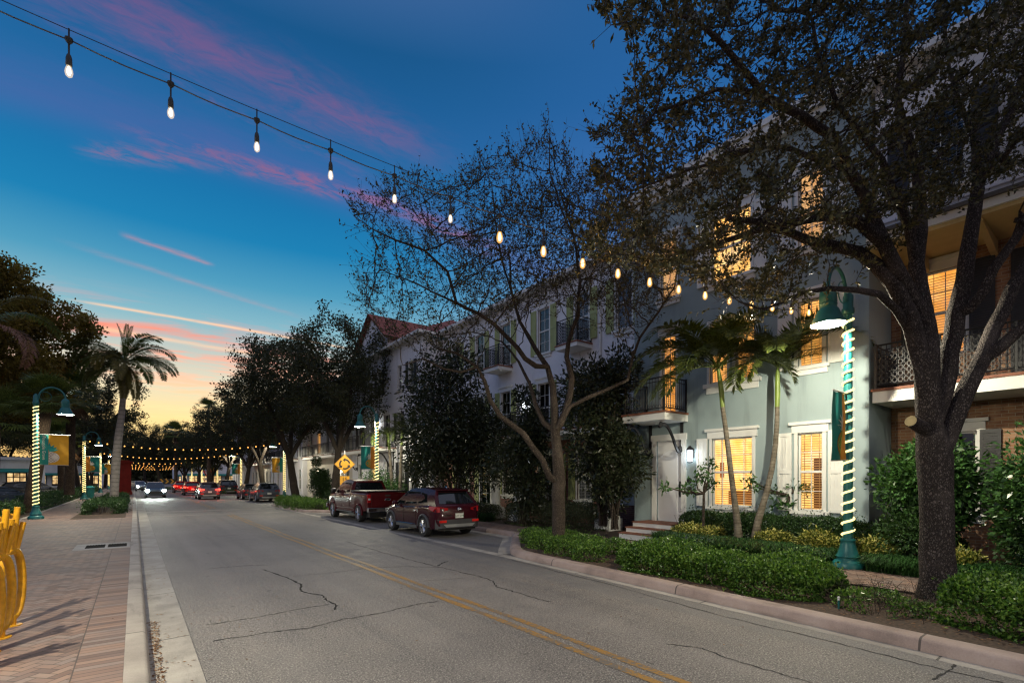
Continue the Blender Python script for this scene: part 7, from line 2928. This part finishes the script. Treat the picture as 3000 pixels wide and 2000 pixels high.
def plate_text(parent, s, c, size=0.075):
    mtx = Matrix.Translation(Vector(c)) @ Matrix.Rotation(R(90), 4, "X")
    return text_mesh("lettering", s, size, PLATE_INK, parent, mtx, 0.001)


def make_suv(label, paint, group=None, cat="car", name="parked_car", tail=None, plate=None, emblem=True):
    t = thing(name, label, cat, (0, 0, 0), group)
    wy = (-1.335, 1.335)
    half = interp([(-2.24, 0.70), (-2.15, 0.84), (-1.8, 0.90), (-1.0, 0.925), (1.2, 0.925), (1.8, 0.88), (2.1, 0.78), (2.24, 0.60)])
    zlow = interp([(-2.24, 0.42), (-2.0, 0.30), (-1.5, 0.26), (1.6, 0.24), (2.0, 0.24), (2.24, 0.40)])
    zbelt = interp([(-2.24, 0.98), (-2.16, 1.10), (-1.9, 1.12), (-0.5, 1.05), (0.9, 1.00), (1.3, 0.99), (1.8, 0.92), (2.1, 0.80), (2.24, 0.66)])
    ys = [-2.24, -2.2, -2.12, -2.0, -1.85, -1.6, -1.0, -0.5, 0.0, 0.5, 0.9, 1.1, 1.3, 1.5, 1.7, 1.85, 2.0, 2.1, 2.18, 2.24]
    body = car_body("body", t, paint, ys, half, zlow, zbelt, wy, 0.42)
    cab = Cabin((-2.14, 1.06), (-1.72, 1.60), (0.15, 1.63), (1.18, 0.99), 0.85, 0.62)
    cab.build(t, paint)
    for sg in (-1, 1):
        cab.side_window(t, [(0.98, 1.07), (0.26, 1.09), (0.26, 1.50), (0.12, 1.53)], sg)
        cab.side_window(t, [(0.18, 1.09), (-0.72, 1.13), (-0.78, 1.52), (0.16, 1.535)], sg)
        cab.side_window(t, [(-0.82, 1.135), (-1.48, 1.20), (-1.30, 1.46), (-0.86, 1.51)], sg)
        mb = MB()
        mb.tube([cab.side(1.02, 1.055, 0.02, sg), cab.side(0.2, 1.07, 0.02, sg), cab.side(-0.8, 1.11, 0.02, sg), cab.side(-1.52, 1.18, 0.02, sg)], 0.010, 4)
        mb.build("window_trim", CHROME, t)
        # mirror, handles, sill
        mb = MB()
        mb.lathe([(0.03, -0.10), (0.075, -0.07), (0.085, 0.02), (0.05, 0.09)], (sg * 0.99, 0.80, 1.10), 10, "x")
        mb.tube([(sg * 0.86, 0.82, 1.04), (sg * 0.95, 0.80, 1.06)], 0.025, 5)
        mb.build("side_mirror", paint, t, 50)
        for yy in (0.02, -0.92):
            MB().tube([(sg * 0.925, yy - 0.09, 0.93), (sg * 0.945, yy, 0.935), (sg * 0.925, yy + 0.09, 0.93)], 0.014, 5).build("door_handle", CHROME, t)
        MB().box(sg * 0.90 - 0.03, sg * 0.90 + 0.03, -0.86, 0.86, 0.25, 0.36).build("side_sill", CLADDING, t, None, 0.015)
        MB().tube([(sg * 0.935, -0.80, 0.40), (sg * 0.935, 0.80, 0.38)], 0.012, 4).build("sill_strip", CHROME, t)
        MB().tube([cab.side(-1.5, 1.56, -0.05, sg), cab.side(-0.6, 1.615, -0.06, sg), cab.side(0.05, 1.61, -0.06, sg)], 0.018, 5).build("roof_rail", CHROME, t)
        # door seams
        mb = MB()
        for yy, zt in ((0.22, 1.05), (-0.76, 1.08)):
            mb.box(sg * 0.926 - 0.004, sg * 0.926 + 0.004, yy - 0.005, yy + 0.005, 0.40, zt - 0.10)
        mb.build("door_seam", SIGN_BLACK, t)
        for w_ in wy:
            wheel(t, sg * 0.80, w_, 0.345, 0.23, sg)
    for w_ in wy:
        arch_trim(t, w_, 0.385, half, CLADDING)
    cab.end_window(t, True, -0.84, 0.84, 0.14, 0.86, "rear_window")
    cab.end_window(t, False, -0.88, 0.88, 0.06, 0.95, "windscreen")
    mb = MB()
    mb.box(-0.60, 0.60, -1.92, -1.66, 1.585, 1.625)
    mb.build("spoiler", paint, t, None, 0.012)
    # bumper, lamps, plate
    mb = MB()
    mb.add([(-0.86, -2.10, 0.62), (-0.70, -2.265, 0.62), (0.70, -2.265, 0.62), (0.86, -2.10, 0.62), (-0.86, -2.10, 0.30), (-0.66, -2.255, 0.33), (0.66, -2.255, 0.33), (0.86, -2.10, 0.30), (-0.8, -1.9, 0.27), (0.8, -1.9, 0.27)],
           [(0, 4, 5, 1), (1, 5, 6, 2), (2, 6, 7, 3), (4, 8, 9, 7, 6, 5)])
    mb.build("rear_bumper", CLADDING, t)
    mb = MB()
    mb.add([(-0.62, -2.275, 0.46), (0.62, -2.275, 0.46), (0.52, -2.272, 0.36), (-0.52, -2.272, 0.36)], [(0, 3, 2, 1)])
    mb.build("skid_plate", STEEL, t)
    tl = tail or TAIL_OFF
    for sg in (-1, 1):
        mb = MB()
        mb.prism([(sg * 0.92, -1.75, 0.97), (sg * 0.90, -1.75, 1.06), (sg * 0.84, -2.16, 1.06), (sg * 0.45, -2.262, 1.0), (sg * 0.45, -2.262, 0.93), (sg * 0.80, -2.205, 0.86), (sg * 0.90, -2.0, 0.90)], (0, -0.012, 0.004))
        mb.build("tail_lamp", tl, t)
        MB().box(sg * 0.64 - 0.13, sg * 0.64 + 0.13, -2.285, -2.25, 0.52, 0.60).build("reflector", REFLECTOR, t)
        mb = MB()
        mb.prism([(sg * 0.5, 2.215, 0.66), (sg * 0.82, 2.02, 0.74), (sg * 0.86, 1.86, 0.86), (sg * 0.56, 2.13, 0.80)], (0, 0.03, 0.0))
        mb.build("headlight", HEAD_OFF, t)
    mb = MB()
    mb.box(-0.55, 0.55, 2.20, 2.255, 0.46, 0.70)
    mb.build("grille", SIGN_BLACK, t)
    pl = MB().box(-0.155, 0.155, -2.275, -2.25, 0.66, 0.82).build("license_plate", PLATE, t)
    if plate:
        plate_text(pl, plate, (0, -2.277, 0.735), 0.085)
    if emblem:
        ring = [(0.085 * math.cos(k * PI / 10), -2.272, 0.965 + 0.045 * math.sin(k * PI / 10)) for k in range(20)]
        mb = MB()
        mb.tube(ring, 0.009, 5, False, True)
        mb.tube([(-0.04, -2.272, 0.935), (-0.02, -2.272, 0.995)], 0.008, 4)
        mb.tube([(0.02, -2.272, 0.935), (0.04, -2.272, 0.995)], 0.008, 4)
        mb.tube([(-0.03, -2.272, 0.955), (0.03, -2.272, 0.975)], 0.008, 4)
        mb.build("emblem", CHROME, t)
    return t


suv = make_suv("maroon compact crossover parked in the bay nearest the camera", CAR_MAROON, None, "car", "parked_car", None, None)
suv_proto_objs = [suv]


def place(o, x, y, rz=0.0, s=(1, 1, 1)):
    o.location = (x, y, 0.006)
    o.rotation_euler = (0, 0, rz)
    o.scale = s


def car_copy(label, x, y, paint, tail=None, head=None, rz=0.0, s=(1, 1, 1), name=None):
    c = copy_tree(suv)
    if name:
        c.name = name
    c["label"] = label
    repaint(c, CAR_MAROON, paint)
    if tail:
        repaint(c, TAIL_OFF, tail)
    if head:
        repaint(c, HEAD_OFF, head)
    place(c, x, y, rz, s)
    return c


car_copy("slate grey crossover parked beside the wrapped lamp post", 9.2, 48.6, CAR_GREY)
car_copy("dark sedan with red reflections parked ahead of the slate car", 9.1, 55.2, CAR_DARK, s=(0.97, 1.03, 0.90))
car_copy("dark van like car parked far up the right kerb", 9.2, 71.5, CAR_DARK, s=(1.1, 1.1, 1.12))
car_copy("grey crossover driving away with bright tail lights", 5.75, 57.5, CAR_GREY, TAIL_LIT, name="moving_car")
car_copy("red car braking just ahead of the grey moving crossover", 5.6, 73.0, CAR_BRIGHT, TAIL_LIT, name="moving_car")
car_copy("farthest red car braking before the junction", 5.3, 86.0, CAR_BRIGHT, TAIL_LIT, name="moving_car")
on1 = car_copy("oncoming grey car with dazzling white headlights", 1.75, 65.5, CAR_GREY, None, HEAD_LIT, PI, name="moving_car")
on2 = car_copy("second oncoming car with headlights by the kerb behind the first", 0.6, 103.0, CAR_SILVER, None, HEAD_LIT, PI + 0.25, name="moving_car")
car_copy("blue grey sports car cut by the left photo edge", -8.4, 55.5, CAR_BLUE, s=(1, 1, 0.86), rz=-1.2)
car_copy("dark crossover in the car park behind the nearest left lamp", -7.6, 66.0, CAR_DARK, rz=-1.3, s=(1.05, 1.15, 1.05))
for oc in (on1, on2):  # added glowing discs that enlarge the glare of the oncoming headlights
    for sg in (-1, 1):
        mb = MB()
        mb.lathe([(0.17, 0.0), (0.15, 0.05), (0.08, 0.09), (0.01, 0.10)], (sg * 0.70, 2.17, 0.76), 14, "y")
        lamp = mb.build("headlight_glow_disc", HEAD_LIT, None, 60)
        lamp.parent = oc
# head lamp beams on the road
for (x, y, tx, ty, e) in ((1.2, 63.1, 1.2, 40.0, 900), (2.3, 63.1, 2.3, 40.0, 900)):
    l = bpy.data.lights.new("headlamp_beam", "SPOT")
    l.energy = e
    l.color = (0.85, 1.0, 0.9)
    l.spot_size = R(50)
    l.spot_blend = 0.8
    l.shadow_soft_size = 0.08
    o = bpy.data.objects.new("headlamp_beam", l)
    COL.objects.link(o)
    o.location = (x, y, 0.76)
    o.rotation_euler = (Vector((x, y, 0.76)) - Vector((tx, ty, 0.0))).to_track_quat("Z", "Y").to_euler()
for (x, y, e) in ((5.0, 55.1, 14), (6.5, 55.1, 14), (5.5, 70.4, 22), (5.2, 83.4, 22)):
    point_light("tail_lamp_light", (x, y, 0.95), e, (1.0, 0.05, 0.02), 0.1)

# details only the nearest car shows
pl = [c for c in suv.children if c.name.startswith("license_plate")][0]
plate_text(pl, "LXT Q78", (0, -2.277, 0.735), 0.082)
lg = [c for c in suv.children if c.name.startswith("body")][0]
text_mesh("lettering", "TUCSON", 0.07, CHROME, lg, Matrix.Translation(Vector((-0.45, -2.262, 0.76))) @ Matrix.Rotation(R(90), 4, "X"), 0.003)
MB().tube([(0.0, -1.2, 1.66), (0.0, -1.32, 1.70), (0.0, -1.40, 1.70), (0.0, -1.42, 1.66)], [0.02, 0.025, 0.02, 0.01], 6).build("roof_antenna", CHROME, suv)
place(suv, 8.86, 16.85, 0.0)


# ---- the pickup
def make_pickup():
    t = thing("pickup_truck", "dark red crew cab pickup with covered bed parked ahead of the maroon car", "pickup truck", (0, 0, 0))
    wy = (-1.84, 1.84)
    P = CAR_RED
    half = interp([(-2.93, 0.94), (-2.8, 0.98), (-1.0, 1.0), (2.0, 1.0), (2.6, 0.96), (2.85, 0.86), (2.95, 0.74)])
    zlow = interp([(-2.93, 0.62), (-2.6, 0.52), (-1.2, 0.46), (1.2, 0.44), (2.5, 0.48), (2.95, 0.55)])
    zbelt = interp([(-2.93, 1.36), (-0.72, 1.38), (-0.70, 1.30), (1.2, 1.27), (1.9, 1.25), (2.6, 1.18), (2.9, 1.08), (2.95, 0.98)])
    ys = [-2.93, -2.9, -2.7, -2.4, -2.0, -1.5, -1.0, -0.72, -0.70, -0.3, 0.3, 0.9, 1.2, 1.5, 1.9, 2.2, 2.5, 2.7, 2.85, 2.95]
    car_body("body", t, P, ys, half, zlow, zbelt, wy, 0.50, 0.03)
    cab = Cabin((-0.74, 1.27), (-0.56, 1.90), (0.75, 1.93), (1.65, 1.27), 0.93, 0.70)
    cab.build(t, P)
    for sg in (-1, 1):
        cab.side_window(t, [(1.42, 1.34), (0.55, 1.33), (0.55, 1.80), (0.72, 1.83)], sg)
        cab.side_window(t, [(0.45, 1.33), (-0.50, 1.36), (-0.44, 1.78), (0.45, 1.81)], sg)
        mb = MB()
        mb.lathe([(0.05, -0.12), (0.11, -0.08), (0.12, 0.06), (0.07, 0.12)], (sg * 1.13, 1.22, 1.42), 10, "x")
        mb.tube([(sg * 0.93, 1.25, 1.32), (sg * 1.06, 1.22, 1.36)], 0.03, 5)
        mb.build("side_mirror", SIGN_BLACK, t, 50)
        for yy in (0.62, -0.35):
            MB().tube([(sg * 0.99, yy - 0.10, 1.12), (sg * 1.02, yy, 1.13), (sg * 0.99, yy + 0.10, 1.12)], 0.018, 5).build("door_handle", CHROME, t)
        mb = MB()
        for yy in (1.45, 0.50, -0.72):
            mb.box(sg * 1.0 - 0.004, sg * 1.0 + 0.004, yy - 0.006, yy + 0.006, 0.60, 1.22)
        mb.build("door_seam", SIGN_BLACK, t)
        MB().box(sg * 0.96 - 0.07, sg * 0.96 + 0.07, -1.1, 1.2, 0.40, 0.46).build("running_board", CLADDING, t, None, 0.015)
        MB().tube([(sg * 1.005, -1.25, 0.62), (sg * 1.005, 1.25, 0.60)], 0.016, 5).build("chrome_strip", CHROME, t)
        for w_ in wy:
            wheel(t, sg * 0.87, w_, 0.40, 0.27, sg, 6, False)
        MB().box(sg * 0.885 - 0.075, sg * 0.885 + 0.075, -2.955, -2.88, 0.92, 1.30).build("tail_lamp", TAIL_OFF, t, None, 0.015)
        MB().box(sg * 0.885 - 0.05, sg * 0.885 + 0.05, -2.965, -2.95, 1.04, 1.12).build("reverse_lamp", HEAD_OFF, t)
        mb = MB()
        mb.prism([(sg * 0.55, 2.93, 0.82), (sg * 0.88, 2.78, 0.82), (sg * 0.90, 2.70, 1.06), (sg * 0.58, 2.90, 1.06)], (0, 0.03, 0))
        mb.build("headlight", HEAD_OFF, t)
    cab.end_window(t, True, -0.82, 0.82, 0.16, 0.86, "rear_window")
    cab.end_window(t, False, -0.88, 0.88, 0.08, 0.93, "windscreen")
    MB().box(-0.95, 0.95, -2.88, -0.78, 1.40, 1.455).build("bed_cover", SIGN_BLACK, t, None, 0.02)
    tg = MB().box(-0.79, 0.79, -2.955, -2.90, 0.74, 1.34).build("tailgate", P, t, None, 0.02)
    MB().box(-0.12, 0.12, -2.965, -2.95, 1.20, 1.27).build("latch", SIGN_BLACK, tg)
    ov = [(0.13 * math.cos(k * PI / 12), -2.958, 1.06 + 0.055 * math.sin(k * PI / 12)) for k in range(24)]
    mb = MB()
    mb.tube(ov, 0.010, 5, False, True)
    mb.prism([(p[0] * 0.95, p[1], 1.06 + (p[2] - 1.06) * 0.95) for p in ov], (0, -0.004, 0))
    mb.build("emblem", CHROME, tg)
    bp = MB().box(-0.98, 0.98, -3.06, -2.90, 0.50, 0.70).build("rear_bumper", CHROME, t, None, 0.03)
    pl = MB().box(-0.155, 0.155, -3.075, -3.055, 0.52, 0.68).build("license_plate", PLATE, t)
    MB().box(-0.98, 0.98, 2.90, 3.02, 0.50, 0.72).build("front_bumper", CHROME, t, None, 0.03)
    MB().box(-0.55, 0.55, 2.93, 2.98, 0.74, 1.06).build("grille", CHROME, t)
    MB().box(-0.3, 0.3, -3.10, -2.9, 0.42, 0.48).build("tow_hitch", SIGN_BLACK, t)
    for w_ in wy:
        arch_trim(t, w_, 0.455, half, P)
    return t


truck = make_pickup()
place(truck, 9.22, 24.4, 0.0)
# ------------------------------------------------------------------ render settings
vs = SC.view_settings
SC.display_settings.display_device = "sRGB"
vs.view_transform = "Standard"
vs.look = "None"
vs.exposure = 0.4
vs.gamma = 1.0
vs.use_curve_mapping = False
SC.render.engine = "CYCLES"
cy = SC.cycles
cy.use_denoising = True
cy.denoiser = "OPENIMAGEDENOISE"
cy.denoising_input_passes = "RGB_ALBEDO_NORMAL"
cy.max_bounces = 6
cy.diffuse_bounces = 3
cy.glossy_bounces = 3
cy.transmission_bounces = 4
cy.transparent_max_bounces = 12
cy.sample_clamp_indirect = 4.0
cy.sample_clamp_direct = 0.0
cy.caustics_reflective = False
cy.caustics_refractive = False
cy.use_light_tree = True
cy.light_sampling_threshold = 0.003
cy.pixel_filter_type = "BLACKMAN_HARRIS"
cy.filter_width = 1.3
